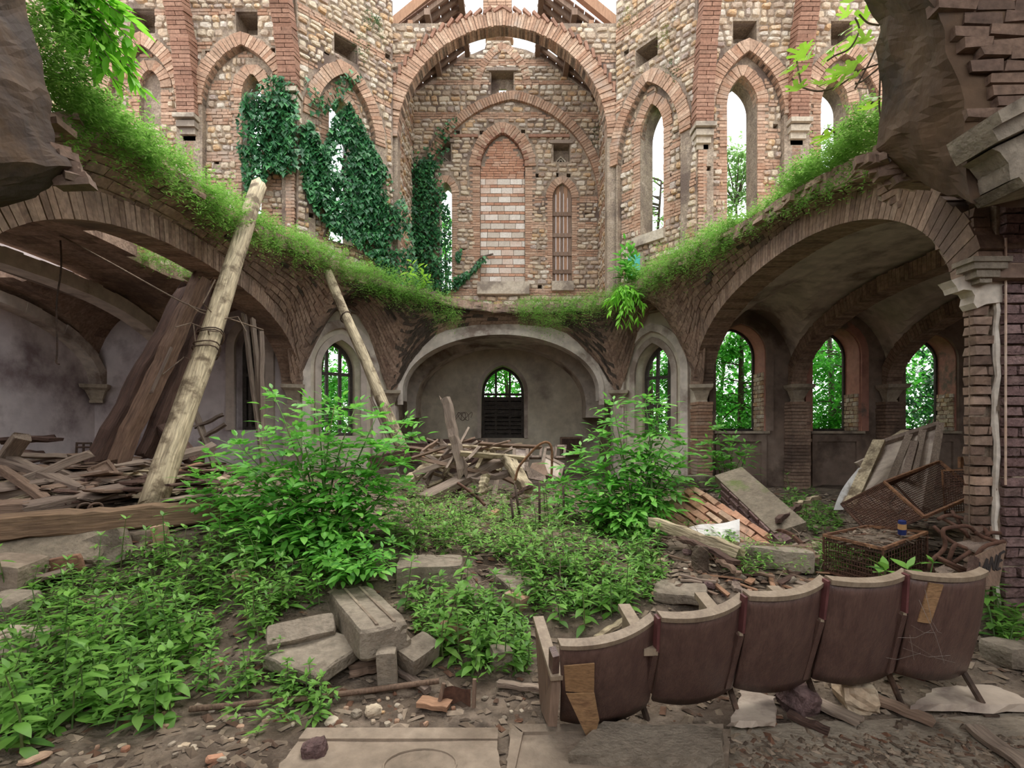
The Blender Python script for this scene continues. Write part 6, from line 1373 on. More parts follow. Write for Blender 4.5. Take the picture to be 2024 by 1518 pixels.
# --- compound elder leaves (a rachis with five or seven leaflets), shared by all elder shrubs
ELD = []
for k in range(6):
    m = LB_(); npair = 2 + k % 2; L = .26
    m.add([(-.002, 0, 0), (.002, 0, 0), (.002, L, -.03), (-.002, L, -.03)], [(0, 1, 2, 3)])
    for i in range(npair):
        y = L * (.35 + .5 * i / npair)
        for sx in (-1, 1): m.leaf(Matrix.Translation((0, y, -.01 - .02 * i)) @ Matrix.Rotation(-sx * R(.9, 1.2), 4, 'Z') @ Matrix.Rotation(R(-.25, .1), 4, 'X'), R(.11, .15), R(.045, .06), .2)
    m.leaf(Matrix.Translation((0, L, -.03)), .16, .065, .25); ELD.append(m.mesh('leaf', 'leaf_elder'))
def elder(label, base, tops, Y, spread, size=1., group=None, nleaf=300, gap=.13):
    b0 = G(*base); e = empty('elder_shrub', b0, label, 'shrub', group); leaves = []
    st = MB()
    for (tx, ty, dy) in tops:
        t = P(tx, ty, Y + dy); b_ = b0 + V((R(-.12, .12), R(-.12, .12), -.05)); mid = b_.lerp(t, .45) + V((R(-.1, .1), R(-.1, .1), .12 * (t - b_).length))
        pts = []
        for i in range(13): u = i / 12; pts.append(b_ * (1 - u) ** 2 + 2 * mid * u * (1 - u) + t * u * u)
        sm = MB(); sm.tube(pts, [lerp(.014, .004, i / 12) * size for i in range(13)], 5); sm.build('stem', 'stem_green', e, smooth=True)
        Lt = sum((pts[i + 1] - pts[i]).length for i in range(12)); n = max(3, int(Lt * .75 / gap)); ang = R(0, 3)
        for k in range(n + 1):
            u = .25 + .75 * k / n; i = min(11, int(u * 12)); p = pts[i].lerp(pts[i + 1], u * 12 - i); ang += 1.57 + R(-.3, .3)
            for s_ in (0, math.pi):
                a = ang + s_; up = R(.05, .5) if u > .8 else R(-.25, .3); leaves.append((p, V((math.cos(a), math.sin(a), up)), size * R(.7, 1.15)))
        for _ in range(3): a = R(0, 6.3); leaves.append((t, V((math.cos(a) * .6, math.sin(a) * .6, R(.4, 1))), size * .6))
    random.shuffle(leaves)
    for p, d, s_ in leaves[:nleaf]:
        link('leaf', random.choice(ELD), e, mw=dirM(p, d, R(-.3, .3)) @ Matrix.Scale(s_, 4))
    if leaves[nleaf:]:
        m = LB_()
        for p, d, s_ in leaves[nleaf:]:
            me = random.choice(ELD); M = dirM(p, d, R(-.3, .3)) @ Matrix.Scale(s_, 4); m.add([M @ v.co for v in me.vertices], [tuple(q.vertices) for q in me.polygons])
        link('foliage', m.mesh('foliage', 'leaf_elder'), e, kind='stuff')
    return e
elder('large bright elder shrub growing from the rubble beside the pale leaning trunk', (640, 1105),
      [(545, 790, .1), (625, 805, .2), (662, 800, 0), (700, 812, .1), (742, 828, -.1), (795, 842, .2), (805, 870, -.1), (580, 850, .4), (600, 870, -.2), (520, 870, .3), (475, 885, .3), (430, 905, .2), (455, 940, -.2), (405, 950, .3), (395, 985, 0), (420, 1010, -.2), (500, 930, -.3), (545, 940, .1), (640, 880, -.3), (690, 890, -.2), (750, 885, -.3), (790, 920, -.2), (720, 950, -.4), (640, 950, -.4), (570, 980, -.5), (480, 1010, -.5), (680, 1000, -.6), (755, 985, -.5), (800, 960, 0), (530, 1040, -.6), (620, 1050, -.7), (440, 1050, -.4), (730, 1040, -.6)], 5.0, 1., nleaf=300)
elder('second elder shrub with tall twin stems in front of the broken barred casement', (1262, 1062),
      [(1212, 805, .1), (1205, 840, 0), (1275, 795, 0), (1300, 800, .1), (1290, 840, -.1), (1325, 850, .2), (1350, 885, .1), (1185, 870, .1), (1150, 900, .2), (1130, 925, 0), (1110, 955, .1), (1180, 930, -.3), (1230, 900, -.2), (1265, 920, -.4), (1300, 910, -.3), (1335, 930, -.2), (1210, 960, -.4), (1160, 980, -.4), (1250, 980, -.5), (1310, 970, -.4), (1120, 1000, -.2), (1190, 1010, -.6), (1090, 970, .3), (1345, 960, 0)], 6.1, 1., nleaf=300)
elder('small elder seedling in front of the first open window beside the brick chunk', (1440, 988), [(1418, 850, 0), (1405, 880, 0), (1450, 872, .1), (1478, 890, 0), (1440, 895, -.1), (1465, 905, -.1), (1410, 905, 0), (1430, 915, .1)], 8.0, .6, size=1., gap=.2)
elder('young elder shoots growing low under the large elder shrub beside the fallen slabs', (700, 1130), [(640, 1090, -.2), (660, 1105, -.3), (690, 1080, -.2), (730, 1090, -.3), (760, 1110, -.3), (780, 1080, 0), (720, 1120, -.5), (650, 1130, -.5)], 4.3, .6, size=.75, gap=.13)
# --- weeds: opposite-leaved plants; several plant forms, each plant a thing of its own
WL_ = []
for k in range(6):
    m = LB_(); v, f = leaf_geo(R(.085, .11), R(.032, .045), R(.15, .4), n=3); m.add(v, f); WL_.append(m.mesh('leaf', 'leaf'))
def weed_form(h, nn, lsz, droop=.2):
    """stem points and leaf matrices in local coordinates"""
    lean = V((R(-.25, .25), R(-.25, .25), 1)); pts = [V((0, 0, -.03)), lean * h * .5 + V((R(-.02, .02), R(-.02, .02), 0)), lean * h]
    ls = []; a = R(0, 3)
    for i in range(nn):
        t = .2 + .8 * i / (nn - 1); p = pts[0].lerp(pts[2], t); a += 1.57 + R(-.2, .2); s_ = lsz * (1.15 - .55 * t) * R(.85, 1.15)
        for q in (0, math.pi): ls.append((dirM(p, (math.cos(a + q), math.sin(a + q), R(-.1, .35) + t * .35 - droop)), s_))
    for q in range(3): a = R(0, 6.3); ls.append((dirM(pts[2], (math.cos(a) * .6, math.sin(a) * .6, .8)), lsz * .5))
    return pts, ls
FORMS = []
for k in range(9):
    h = (.2, .26, .32, .38, .24, .3, .16, .42, .34)[k]; pts, ls = weed_form(h, 4 + k % 3 + (h > .3), 1.05 + .1 * (k % 3)); s_ = MB(); s_.tube(pts, [.005, .004, .002], 4, cap=False); st = s_.mesh('stem', 'stem_green')
    m = LB_()
    for M, sc_ in ls:
        lm = random.choice(WL_); M2 = M @ Matrix.Scale(sc_, 4); m.add([M2 @ v.co for v in lm.vertices], [tuple(q.vertices) for q in lm.polygons])
    FORMS.append((st, ls, m.mesh('foliage', 'leaf')))
def weed(p, k, sc_, rz, label, group, split):
    e = bpy.data.objects.new('weed_plant', None); COL.objects.link(e); e.location = p; e.rotation_euler = (0, 0, rz); e.scale = (sc_,) * 3; e.empty_display_size = .05
    tag(e, label, 'plant', group); st, ls, fo = FORMS[k]
    o = bpy.data.objects.new('stem', st); COL.objects.link(o); o.parent = e
    if split:
        for M, s_ in ls: o = bpy.data.objects.new('leaf', random.choice(WL_)); COL.objects.link(o); o.parent = e; o.matrix_basis = M @ Matrix.Scale(s_, 4)
    else:
        o = bpy.data.objects.new('foliage', fo); COL.objects.link(o); o.parent = e; o['kind'] = 'stuff'
def sample(poly, n, dense=None):
    xs = [p[0] for p in poly]; ys = [p[1] for p in poly]; out = []; tr = 0
    while len(out) < n and tr < n * 40:
        tr += 1; x, y = R(min(xs), max(xs)), R(min(ys), max(ys))
        if inpoly(x, y, poly): out.append((x, y))
    return out
PA = [(0, 1180), (120, 1130), (250, 1095), (400, 1060), (520, 1085), (500, 1150), (460, 1180), (420, 1300), (350, 1360), (330, 1440), (120, 1440), (60, 1490), (0, 1500)]
PB = [(480, 1120), (560, 1105), (650, 1130), (640, 1190), (580, 1215), (530, 1260), (470, 1230)]
PC = [(770, 975), (860, 985), (1000, 1000), (1120, 975), (1290, 1060), (1330, 1120), (1280, 1200), (1150, 1235), (1090, 1215), (1020, 1235), (1000, 1120), (940, 1100), (860, 1090), (800, 1100), (740, 1060)]
PC2 = [(850, 1160), (960, 1180), (1040, 1250), (1050, 1340), (960, 1340), (880, 1320), (820, 1250), (790, 1170)]
PD = [(1690, 1095), (1780, 1085), (1800, 1110), (1790, 1140), (1720, 1135)]; PE = [(1620, 1085), (1680, 1090), (1680, 1120), (1630, 1110)]
PF = [(1945, 1180), (2020, 1190), (2020, 1290), (1975, 1290)]; PG = [(1530, 985), (1620, 970), (1640, 1010), (1560, 1030)]
PH = [(380, 1330), (560, 1290), (560, 1340), (700, 1390), (560, 1470), (480, 1460), (400, 1400)]
WLM = [(G(x, y), t) for x, y, t in ((55, 1290, 'beside the carved scroll tile'), (75, 1130, 'below the faceted concrete beam'), (200, 1110, 'below the dark concrete wedge'), (20, 1150, 'beside the cracked grey block'), (320, 1100, 'by the leaning pinkish tile'), (640, 1120, 'under the large elder shrub'), (596, 1262, 'behind the narrow leaning slab'), (622, 1340, 'beside the flat broken slab'), (480, 1160, 'by the round stone'), (380, 1412, 'at the end of the long pipe'), (850, 1140, 'around the sunk square slab'), (1012, 1165, 'by the slab under dry twigs'), (1040, 1030, 'between the iron stakes'), (935, 1000, 'by the bent dark red bar'), (1200, 1060, 'under the second elder shrub'), (990, 1322, 'by the rough block near the seats'), (826, 1330, 'behind the tilted hollow brick'), (1080, 1250, 'before the first seat'), (1250, 1190, 'before the second seat'), (200, 1290, 'between the scroll tile and the broken slab'), (120, 1420, 'on the soil before the scroll tile'), (300, 1380, 'above the long pipe end'), (880, 1040, 'before the upright post'), (1150, 1130, 'between the elder shrub and the seats'), (1760, 1110, 'before the wire basket'), (1650, 1100, 'by the rotten timber'), (1990, 1230, 'at the foot of the brick pier'), (1590, 1000, 'behind the fallen lintel slab'), (600, 1440, 'above the paving slab'))]
def weed_label(p, k, sc_):
    h = (.2, .26, .32, .38, .24, .3, .16, .42, .34)[k] * sc_
    return '%s nettle-like weed with %s leaves %s' % ('tall' if h > .36 else 'short' if h < .22 else 'middling', ('few', 'many', 'crowded')[k % 3], min(WLM, key=lambda t: (t[0] - p).length)[1])
lb1 = 'leafy nettle-like weed in the thick patch below the long hewn beam'; g1 = 'weeds below the long beam'
lb2 = 'leafy nettle-like weed among the rubble in the middle of the floor'; g2 = 'weeds in the middle of the floor'
nw = 0
for poly, n, lab, grp in ((PA, 118, lb1, g1), (PB, 16, lb1, g1), (PC, 84, lb2, g2), (PC2, 34, lb2, g2), (PD, 12, 'leafy weed growing before the wire basket', 'weeds by the wire basket'), (PE, 5, 'leafy weed growing before the wire basket', 'weeds by the wire basket'), (PF, 9, 'leafy weed at the foot of the brick pier', 'weeds by the brick pier'), (PG, 9, 'pale weed behind the fallen lintel slab', 'weeds behind the lintel'), (PH, 13, 'single low weed on the bare soil by the long pipe', 'weeds on the bare soil')):
    for (x, y) in sample(poly, n):
        p = G(x, y + 18); near = p.y < 3.9
        if poly is PD or poly is PE: yy = R(3.35, 3.75); xx = (x - CX) / FPX * yy; p = V((xx, yy, gz(xx, yy)))
        k = random.randrange(9); sc_ = R(.75, 1.2) * (1.0 if poly is not PH else .6) * (1.0 if p.y > 3.4 else 1.1) * (1.65 if poly is PD else 1.)
        weed(p, k, sc_, R(0, 6.3), weed_label(p, k, sc_), 'nettle-like weeds among the rubble', near and nw < 110); nw += near
# finer undergrowth between the plants
def undergrowth(name, label, polys, mat, L=.05, nl=7, hh=.16, up=0.):
    m = LB_()
    for poly, n in polys:
        for (x, y) in sample(poly, n):
            p = G(x, y); h = R(.3, 1) * hh; c = V((R(-.05, .05), R(-.05, .05), h))
            for i in range(nl):
                a = R(0, 6.3); t = R(.3, 1); m.leaf(dirM(p + c * t, (math.cos(a), math.sin(a), R(-.2, .8) + up)), L * R(.6, 1.3), L * R(.28, .42), .25, n=1)
    return link(name, m.mesh(name, mat), None, label, 'undergrowth', None, 'stuff')
undergrowth('undergrowth', 'low green undergrowth filling the gaps between the weeds', [(PA, 800), (PB, 140), (PC, 950), (PC2, 220), (PD, 60), (PE, 40), (PF, 60), (PG, 70), (PH, 60), ([(720, 960), (1340, 960), (1400, 1040), (1330, 1060), (1120, 980), (800, 1000)], 300), ([(1330, 1000), (1480, 1080), (1640, 1120), (1440, 1150)], 110), ([(1580, 1020), (1660, 1010), (1660, 1060), (1600, 1060)], 80)], 'leaf', L=.065)
undergrowth('dry_undergrowth', 'thin yellowish undergrowth among dry twigs in the middle of the floor', [([(800, 980), (1000, 990), (1080, 1100), (960, 1110), (820, 1080)], 420), ([(1400, 1090), (1700, 1110), (1700, 1140), (1480, 1150)], 160)], 'grass', L=.045, hh=.24)
# dry twigs
m = MB()
for _ in range(260):
    x, y = R(800, 1120), R(985, 1200)
    if R(0, 1) < .25: x, y = R(1300, 1700), R(1040, 1160)
    p = G(x, y); a = R(0, 6.3); d = V((math.cos(a), math.sin(a) * .6, R(.05, .7))) * R(.15, .5)
    m.tube([p, p + d * .5 + V((0, 0, .05)), p + d + V((R(-.1, .1), 0, -.02))], R(.0015, .004), 3, cap=False)
m.build('dry_twigs', 'twig', None, kind='stuff', label='tangle of thin dry twigs over the rubble', cat='twigs')
# --- grass on the broken vault edge
def spray(m, p, L, n, up=1., spread=.6, lw=.28, lsz=.06):
    a = R(0, 6.3); d = V((math.cos(a) * spread, math.sin(a) * spread, up * R(.4, 1))); 
    for i in range(n):
        t = (i + 1) / n; q = p + d * L * t + V((0, 0, -.5 * L * t * t * spread)); b_ = R(0, 6.3)
        m.leaf(dirM(q, (math.cos(b_), math.sin(b_), R(-.3, .7))), lsz * R(.7, 1.3), lsz * lw, .2, n=1)
EDG = [(0, 2.2, 30, .8), (2.2, 4.5, 30, .6), (4.5, 9.5, 52, 1.25), (9.5, 13, 34, .8), (13, 15.5, 40, .95), (15.5, 19.5, 10, .35), (19.5, 23.5, 60, 1.5), (23.5, 27, 44, 1.0), (27, 32, 60, 1.25)]
def edge_grass(s0, s1, dens, size, name, label, mat):
    m = LB_(); s = s0
    while s < s1:
        a = web(max(.01, s - .02), 1); b_ = web(min(len(PAIRS) - 1.01, s + .02), 1); L = max((b_ - a).length / .04, .2)
        for _ in range(int(dens * .12 * L) + (R(0, 1) < (dens * .12 * L) % 1)):
            ss_ = min(max(s + R(-.06, .06), .01), len(PAIRS) - 1.02); e = web(ss_, 1); i = web(ss_, .6); inw = (e - i).normalized(); k = R(-1, 1)
            c = noise.noise((ss_ * 3.1, 4, 4)); 
            if c < -.3 and R(0, 1) < .7: continue
            p = e - inw * R(-.05, .35) * size + V((0, 0, TH + R(-.05, .12) * size)); L2 = R(.12, .34) * size * (1 + .8 * max(0, c))
            if k > .45: p = e + inw * .04 + V((0, 0, R(0, TH))); spray(m, p, L2, 7, up=-1, spread=.25, lsz=.05 * (.7 + .4 * size))
            else: spray(m, p, L2, 7, up=1, spread=.5, lsz=.05 * (.7 + .4 * size))
        s += .12
    return link(name, m.mesh(name, mat), None, label, 'grass', None, 'stuff')
for k, (s0, s1, dn, sz) in enumerate(EDG):
    edge_grass(s0, s1, dn * (9 if not 15 < s0 < 19 else 5), sz, 'edge_grass', ('grass hanging along the vault edge beside the dark jamb by the brick pier', 'lush grass along the vault edge over the long brick arch', 'bright grass on the vault edge over the seat side piers', 'grass fringe on the vault edge before the angled wall with the teal shutter', 'drooping grass fringe on the vault edge under the plank shutter', 'sparse grass on the vault edge below the walled-up window', 'thick grass fringe under the ivy', 'grass fringe between the two leaning poles', 'deep green grass along the vault edge by the pale leaning trunk')[k], 'grass')
# pale, drier stems mixed in at the middle of the edge
for k, (s0, s1) in enumerate(((13, 16), (19, 26))):
    edge_grass(s0, s1, 40, .9, 'edge_straw', ('straw coloured stems on the vault edge under the plank shutter', 'straw coloured stems on the vault edge under the ivy')[k], 'grass_dry')
# lush clumps that stand up and hang down at the vault edge
CLN = 0
def clump(x, y, Y, n, size, mat='grass', wide=.35, hang=.35):
    m = LB_(); c = P(x, y, Y)
    for _ in range(n):
        p = c + V((R(-1, 1) * wide, R(-.5, .5) * wide, R(-.2, .5) * wide)); dn = R(0, 1) < hang
        spray(m, p, R(.15, .42) * size, 8, up=-1.2 if dn else 1, spread=.3 if dn else .6, lsz=.062)
    return m
CL = [(655, 515, 10.6, 'where the thinner pole meets the vault edge'), (700, 545, 11.3, 'between the thinner pole and the ivy'), (770, 572, 12.0, 'under the ivy curtain'), (815, 588, 12.4, 'under the pale lime sapling'), (862, 600, 12.6, 'at the end of the ivy fringe'), (885, 620, 12.7, 'hanging below the far end of the ivy fringe'), (1045, 618, 12.9, 'under the plank shutter'), (1085, 628, 12.8, 'hanging under the plank shutter'), (1130, 616, 12.6, 'beside the plank shutter sill'), (1185, 598, 12.1, 'beside the hanging bright plant'), (1290, 548, 10.8, 'past the teal shutter'), (1335, 528, 10.2, 'above the barred casement pier'), (1385, 505, 9.4, 'over the far end of the long brick arch'), (1440, 478, 8.5, 'over the middle of the long brick arch'), (575, 490, 9.4, 'beside the pale leaning trunk'), (610, 502, 10.0, 'between the two leaning poles'), (410, 405, 6.9, 'above the vault hole'), (440, 435, 7.3, 'before the pale leaning trunk'), (300, 330, 5.7, 'over the plaster edged arch')]
for x, y, Y, wh in CL:
    link('grass_clump', clump(x, y, Y, 150, 1.25 if Y > 9 else .9, hang=.3 if 'hanging' not in wh else .75).mesh('grass_clump', 'grass'), None, 'lush grass clump on the vault edge ' + wh, 'grass', 'grass clumps on the vault edge', 'stuff')
# grass on the vault hole and on the slope under the jamb
def patch(name, label, pts, n, mat, size, drop=False):
    m = LB_()
    for _ in range(n):
        i = random.randrange(len(pts) - 1); t = R(0, 1); a, b_ = V(pts[i]), V(pts[i + 1]); p = a.lerp(b_, t) + V((R(-1, 1), R(-1, 1), R(-.6, .6))) * .22 * size
        spray(m, p, R(.12, .34) * size, 7, up=-1 if (drop and R(0, 1) < .35) else 1, spread=.45, lsz=.055)
    return link(name, m.mesh(name, mat), None, label, 'grass', None, 'stuff')
patch('hole_grass', 'lush grass along the rim of the vault hole behind the dark leaning beams', [P(215, 478, 8.4), P(270, 505, 8.6), P(330, 530, 8.8), P(400, 545, 9.2), P(425, 555, 9.3)], 520, 'grass', 1.1)
patch('jamb_grass', 'bright grass slope climbing up beside the dark plastered jamb', [P(85, 40, 4.4), P(100, 130, 4.4), P(130, 200, 4.5), P(180, 235, 4.8), P(240, 280, 5.2), P(290, 320, 5.6)], 1500, 'grass', 1.1)
patch('jamb_grass', 'grass growing on the broken vault end under the fig branch', [P(1722, 250, 4.6), P(1700, 275, 4.8), P(1650, 320, 5.3), P(1600, 350, 5.8), P(1570, 375, 6.2)], 900, 'grass', .9)
# weeds rooted in the upper walls
for (x, y, Wq, n, lb, mt) in ((735, 45, WFL, 90, 'grass tuft on the wall top over the ivy', 'ivy'), (715, 100, WFL, 30, 'small tuft under the recess over the ivy', 'ivy'), (1318, 75, WFR, 60, 'grass tuft on the angled wall beside the square recess', 'grass_dry'), (1335, 145, WFR, 40, 'grass tuft over the lancet in the angled wall', 'ivy'), (1240, 40, WFR, 50, 'grass tuft at the top of the great arch wall', 'grass_dry'), (1180, 265, WB, 36, 'small plant by the great arch on the far wall', 'ivy'), (1690, 215, WR, 60, 'dry creeper beside the second upper lancet', 'grass_dry')):
    u, z = Wq.px(x, y, .2); c = Wq.F(u, z, .18); patch('wall_tuft', lb, [c + V((0, 0, .25)), c, c + V((.05, 0, -.25))], n, mt, .9, drop=True)
# --- hanging willow-like plants at the vault edge by the teal shutter
def leafy_plant(name, label, base, tips, L, W, mat, per=16, cat='plant', r=.006, bend=.3, droop=0., upb=.2, smat='stem_green'):
    e = empty(name, base, label, cat); me = []
    for k in range(4): m = LB_(); v, f = leaf_geo(L * R(.85, 1.15), W * R(.85, 1.1), bend, n=3); m.add(v, f); me.append(m.mesh('leaf', mat))
    for t in tips:
        b_ = V(base) + V((R(-.03, .03), R(-.03, .03), 0)); t = V(t); mid = b_.lerp(t, .5) + V((0, 0, .12 * (t - b_).length)); pts = [b_ * (1 - u) ** 2 + 2 * mid * u * (1 - u) + t * u * u for u in [i / 8 for i in range(9)]]
        s_ = MB(); s_.tube(pts, [lerp(r, r * .3, i / 8) for i in range(9)], 5); s_.build('stem', smat, e, smooth=True)
        for k in range(per):
            u = .15 + .85 * k / per; i = min(7, int(u * 8)); p = pts[i].lerp(pts[i + 1], u * 8 - i); d = (pts[i + 1] - pts[i]).normalized(); sd = d.cross(V((R(-1, 1), R(-1, 1), R(-.3, 1)))).normalized()
            link('leaf', random.choice(me), e, mw=dirM(p, d * R(.3, .8) + sd + V((0, 0, -droop + upb)), R(-.4, .4)) @ Matrix.Scale(R(.7, 1.15), 4))
    return e
leafy_plant('hanging_plant', 'bright green bushy plant hanging over the vault edge', P(1235, 560, 11.7), [P(*q) for q in ((1205, 620, 11.3), (1225, 645, 11.2), (1245, 650, 11.2), (1265, 640, 11.3), (1275, 610, 11.3), (1215, 590, 11.4), (1260, 580, 11.4), (1240, 610, 11.1), (1200, 600, 11.5), (1230, 625, 11.2))], .26, .06, 'leaf_bright', 20, droop=.6, upb=0)
leafy_plant('upright_plant', 'bright leafy sapling rising from the vault edge by the teal shutter', P(1240, 560, 11.9), [P(*q) for q in ((1235, 470, 12), (1250, 485, 11.9), (1225, 500, 11.9), (1262, 500, 11.9), (1240, 520, 11.7), (1215, 530, 11.8), (1255, 530, 11.7), (1270, 545, 11.7))], .24, .08, 'leaf_elder', 18)
leafy_plant('upright_plant', 'pale lime sapling growing in front of the ivy', P(830, 585, 12.9), [P(*q) for q in ((812, 512, 12.9), (825, 520, 12.8), (840, 525, 12.9), (805, 535, 12.9), (850, 548, 12.9))], .2, .09, 'leaf_fig', 9)
leafy_plant('leafy_branch', 'sunlit leafy branches hanging in from above the dark plastered jamb', P(70, -60, 4.5), [P(*q) for q in ((170, 60, 4.5), (230, 90, 4.6), (270, 50, 4.7), (262, 130, 4.7), (280, 180, 4.8), (235, 175, 4.7), (200, 120, 4.6), (150, 30, 4.4), (240, 20, 4.7), (285, 185, 4.8), (275, 95, 4.7), (225, 130, 4.5), (120, 20, 4.3), (190, 5, 4.6), (255, 100, 4.7), (130, 70, 4.5), (215, 60, 4.6), (180, 95, 4.6), (270, 155, 4.8), (210, 150, 4.6), (250, 35, 4.7), (160, 110, 4.5))], .19, .062, 'leaf_bright', 30, cat='branch', bend=.25, droop=.5, upb=0, r=.01, smat='twig')
# --- fig branch with lobed leaves
def fig_mesh():
    m = LB_(); S_ = .19; out = [(0, 0)]
    for k, (a, l) in enumerate(((-75, .62), (-38, .9), (0, 1.1), (38, .9), (75, .62))):
        a = math.radians(a)
        for da, f in ((-.2, .62), (-.13, .92), (0, 1.0), (.13, .92), (.2, .62)): out.append((math.sin(a + da) * l * f * S_, math.cos(a + da) * l * f * S_ + .02))
        if k < 4: a2 = math.radians((-56, -19, 19, 56)[k]); out.append((math.sin(a2) * .38 * S_, math.cos(a2) * .38 * S_ + .02))
    tri = tessellate_polygon([[V((x, y, 0)) for x, y in out]]); m.add([(x, y, -.9 * (x * x + y * y) + .15 * abs(x)) for x, y in out], [tuple(t) for t in tri]); return m.mesh('leaf', 'leaf_fig')
FM = [fig_mesh() for _ in range(2)]
fe = empty('fig_branch', P(1738, 125, 4.1), 'overhanging fig branch with lobed yellow-green leaves', 'branch')
for pth in ([(1742, 125), (1700, 140), (1660, 168), (1620, 180), (1585, 172), (1565, 155)], [(1585, 172), (1578, 140), (1575, 110), (1590, 98)], [(1738, 50), (1715, 45), (1698, 28)], [(1690, 35), (1698, 60), (1680, 95), (1650, 110), (1635, 120)], [(1700, 140), (1675, 140), (1650, 150)], [(1735, 190), (1722, 205)], [(1650, 262), (1635, 255), (1622, 272)], [(1742, 130), (1705, 160), (1690, 165)], [(1745, 60), (1720, 120), (1690, 175)], [(1742, 100), (1738, 200), (1740, 230)]):
    m = MB(); m.tube(smooth_path([P(x, y, 4.1) for x, y in pth]), .007, 5); m.build('twig', 'twig', fe, smooth=True)
for (x, y) in ((1665, 5), (1660, 24), (1703, 34), (1694, 62), (1668, 74), (1675, 97), (1650, 107), (1633, 121), (1592, 97), (1570, 111), (1563, 130), (1552, 150), (1582, 152), (1573, 175), (1606, 170), (1642, 149), (1663, 142), (1685, 130), (1677, 159), (1653, 170), (1636, 172), (1718, 210), (1728, 203), (1620, 273), (1600, 112), (1585, 122), (1698, 78), (1690, 90)):
    a = R(0, 6.3); d = V((-.7 + R(-.5, .5), R(-.8, .0), -.35 + R(-.4, .4))).normalized(); p = P(x, y, 4.1 + R(-.15, .15)) - d * .1
    link('leaf', random.choice(FM), fe, mw=dirM(p, d, R(-.5, .5)) @ Matrix.Rotation(R(.1, .7), 4, 'X') @ Matrix.Scale(R(.5, .8), 4))
# --- ivy
IVL = LB_(); IVL.add(((0, 0, 0), (-.5, .3, .0), (-.22, .55, -.1), (0, 1.05, -.2), (.22, .55, -.1), (.5, .3, 0)), [(0, 5, 4), (0, 4, 3), (0, 3, 2), (0, 2, 1)]); IVL = IVL.mesh('leaf', 'ivy')
def ivy(name, label, polys, n, vines):
    e = empty(name, (-4, 12.5, 6), label, 'ivy'); m = LB_(); nobj = 0
    for poly, Wq, cnt, off in polys:
        for (x, y) in sample(poly, cnt):
            if noise.noise((x * .02, y * .02, 3)) < -.28 and R(0, 1) < .75: continue
            o = off + R(.0, .22) + .12 * noise.noise((x * .03, y * .03, 7)); u, z = Wq.px(x, y, o); p = Wq.F(u, z, o); nrm = V((Wq.n.x, Wq.n.y, 0)); a = R(-1, 1)
            d = V((Wq.d.x * a, Wq.d.y * a, -1)).normalized() + nrm * R(.1, .9); L = R(.08, .165); M = dirM(p, d, R(-.5, .5))
            if nobj < 300 and R(0, 1) < .25: link('leaf', IVL, e, mw=M @ Matrix.Scale(L, 4)); nobj += 1; continue
            m.add([M @ V(q) for q in ((0, 0, 0), (-L * .5, L * .3, .0), (-L * .22, L * .55, -.015), (0, L * 1.05, -.03), (L * .22, L * .55, -.015), (L * .5, L * .3, 0))], [(0, 5, 4), (0, 4, 3), (0, 3, 2), (0, 2, 1)])
    link('leaves', m.mesh('leaves', 'ivy'), e, kind='stuff')
    for Wq, pts in vines:
        s_ = MB(); q = [Wq.F(*Wq.px(x, y, .06), .06) for x, y in pts]; s_.tube(smooth_path(q), [.03] * (6 * (len(q) - 1) + 1), 5); s_.build('vine', 'bark', e, smooth=True)
WC = Wall((-3.34, 13.8), (-3.34, 17))
I1 = [(590, 250), (612, 235), (640, 290), (660, 230), (690, 200), (715, 240), (745, 300), (768, 340), (768, 575), (745, 515), (700, 480), (660, 455), (625, 420), (600, 370)]
I2 = [(466, 250), (480, 185), (500, 175), (530, 145), (560, 150), (588, 170), (588, 330), (560, 345), (530, 330), (520, 370), (492, 400), (478, 330)]
I3 = [(770, 350), (800, 390), (818, 470), (830, 585), (770, 580)]
I4 = [(812, 330), (850, 300), (870, 330), (880, 370), (892, 440), (890, 575), (850, 590), (812, 585)]
I5 = [(790, 250), (812, 280), (850, 290), (870, 240), (905, 228), (900, 262), (875, 320), (830, 340), (800, 330)]
ivy('ivy_curtain', 'thick dark ivy curtain covering the angled wall and arch pier', [(I1, WFL, 6800, .12), ([(605, 150), (640, 190), (690, 130), (715, 150), (660, 215), (615, 225)], WFL, 160, .12), (I2, WL, 2500, .2), (I3, WA, 900, .12)], 0, [(WFL, [(640, 470), (660, 400), (680, 320), (690, 240)]), (WFL, [(720, 500), (715, 430), (735, 350), (740, 260)]), (WL, [(485, 430), (488, 330), (492, 230)])])
ivy('ivy_patch', 'ivy climbing the far wall beside the slit window', [(I4, WB, 3000, .15), (I5, WB, 260, .1), ([(893, 560), (900, 545), (935, 528), (950, 508), (975, 500), (955, 520), (925, 548), (900, 575)], WB, 260, .05), ([(900, 500), (912, 490), (908, 520)], WB, 60, .05)], 0, [(WB, [(850, 580), (845, 480), (860, 380), (850, 280)]), (WB, [(893, 570), (925, 545), (948, 512), (975, 502)])])
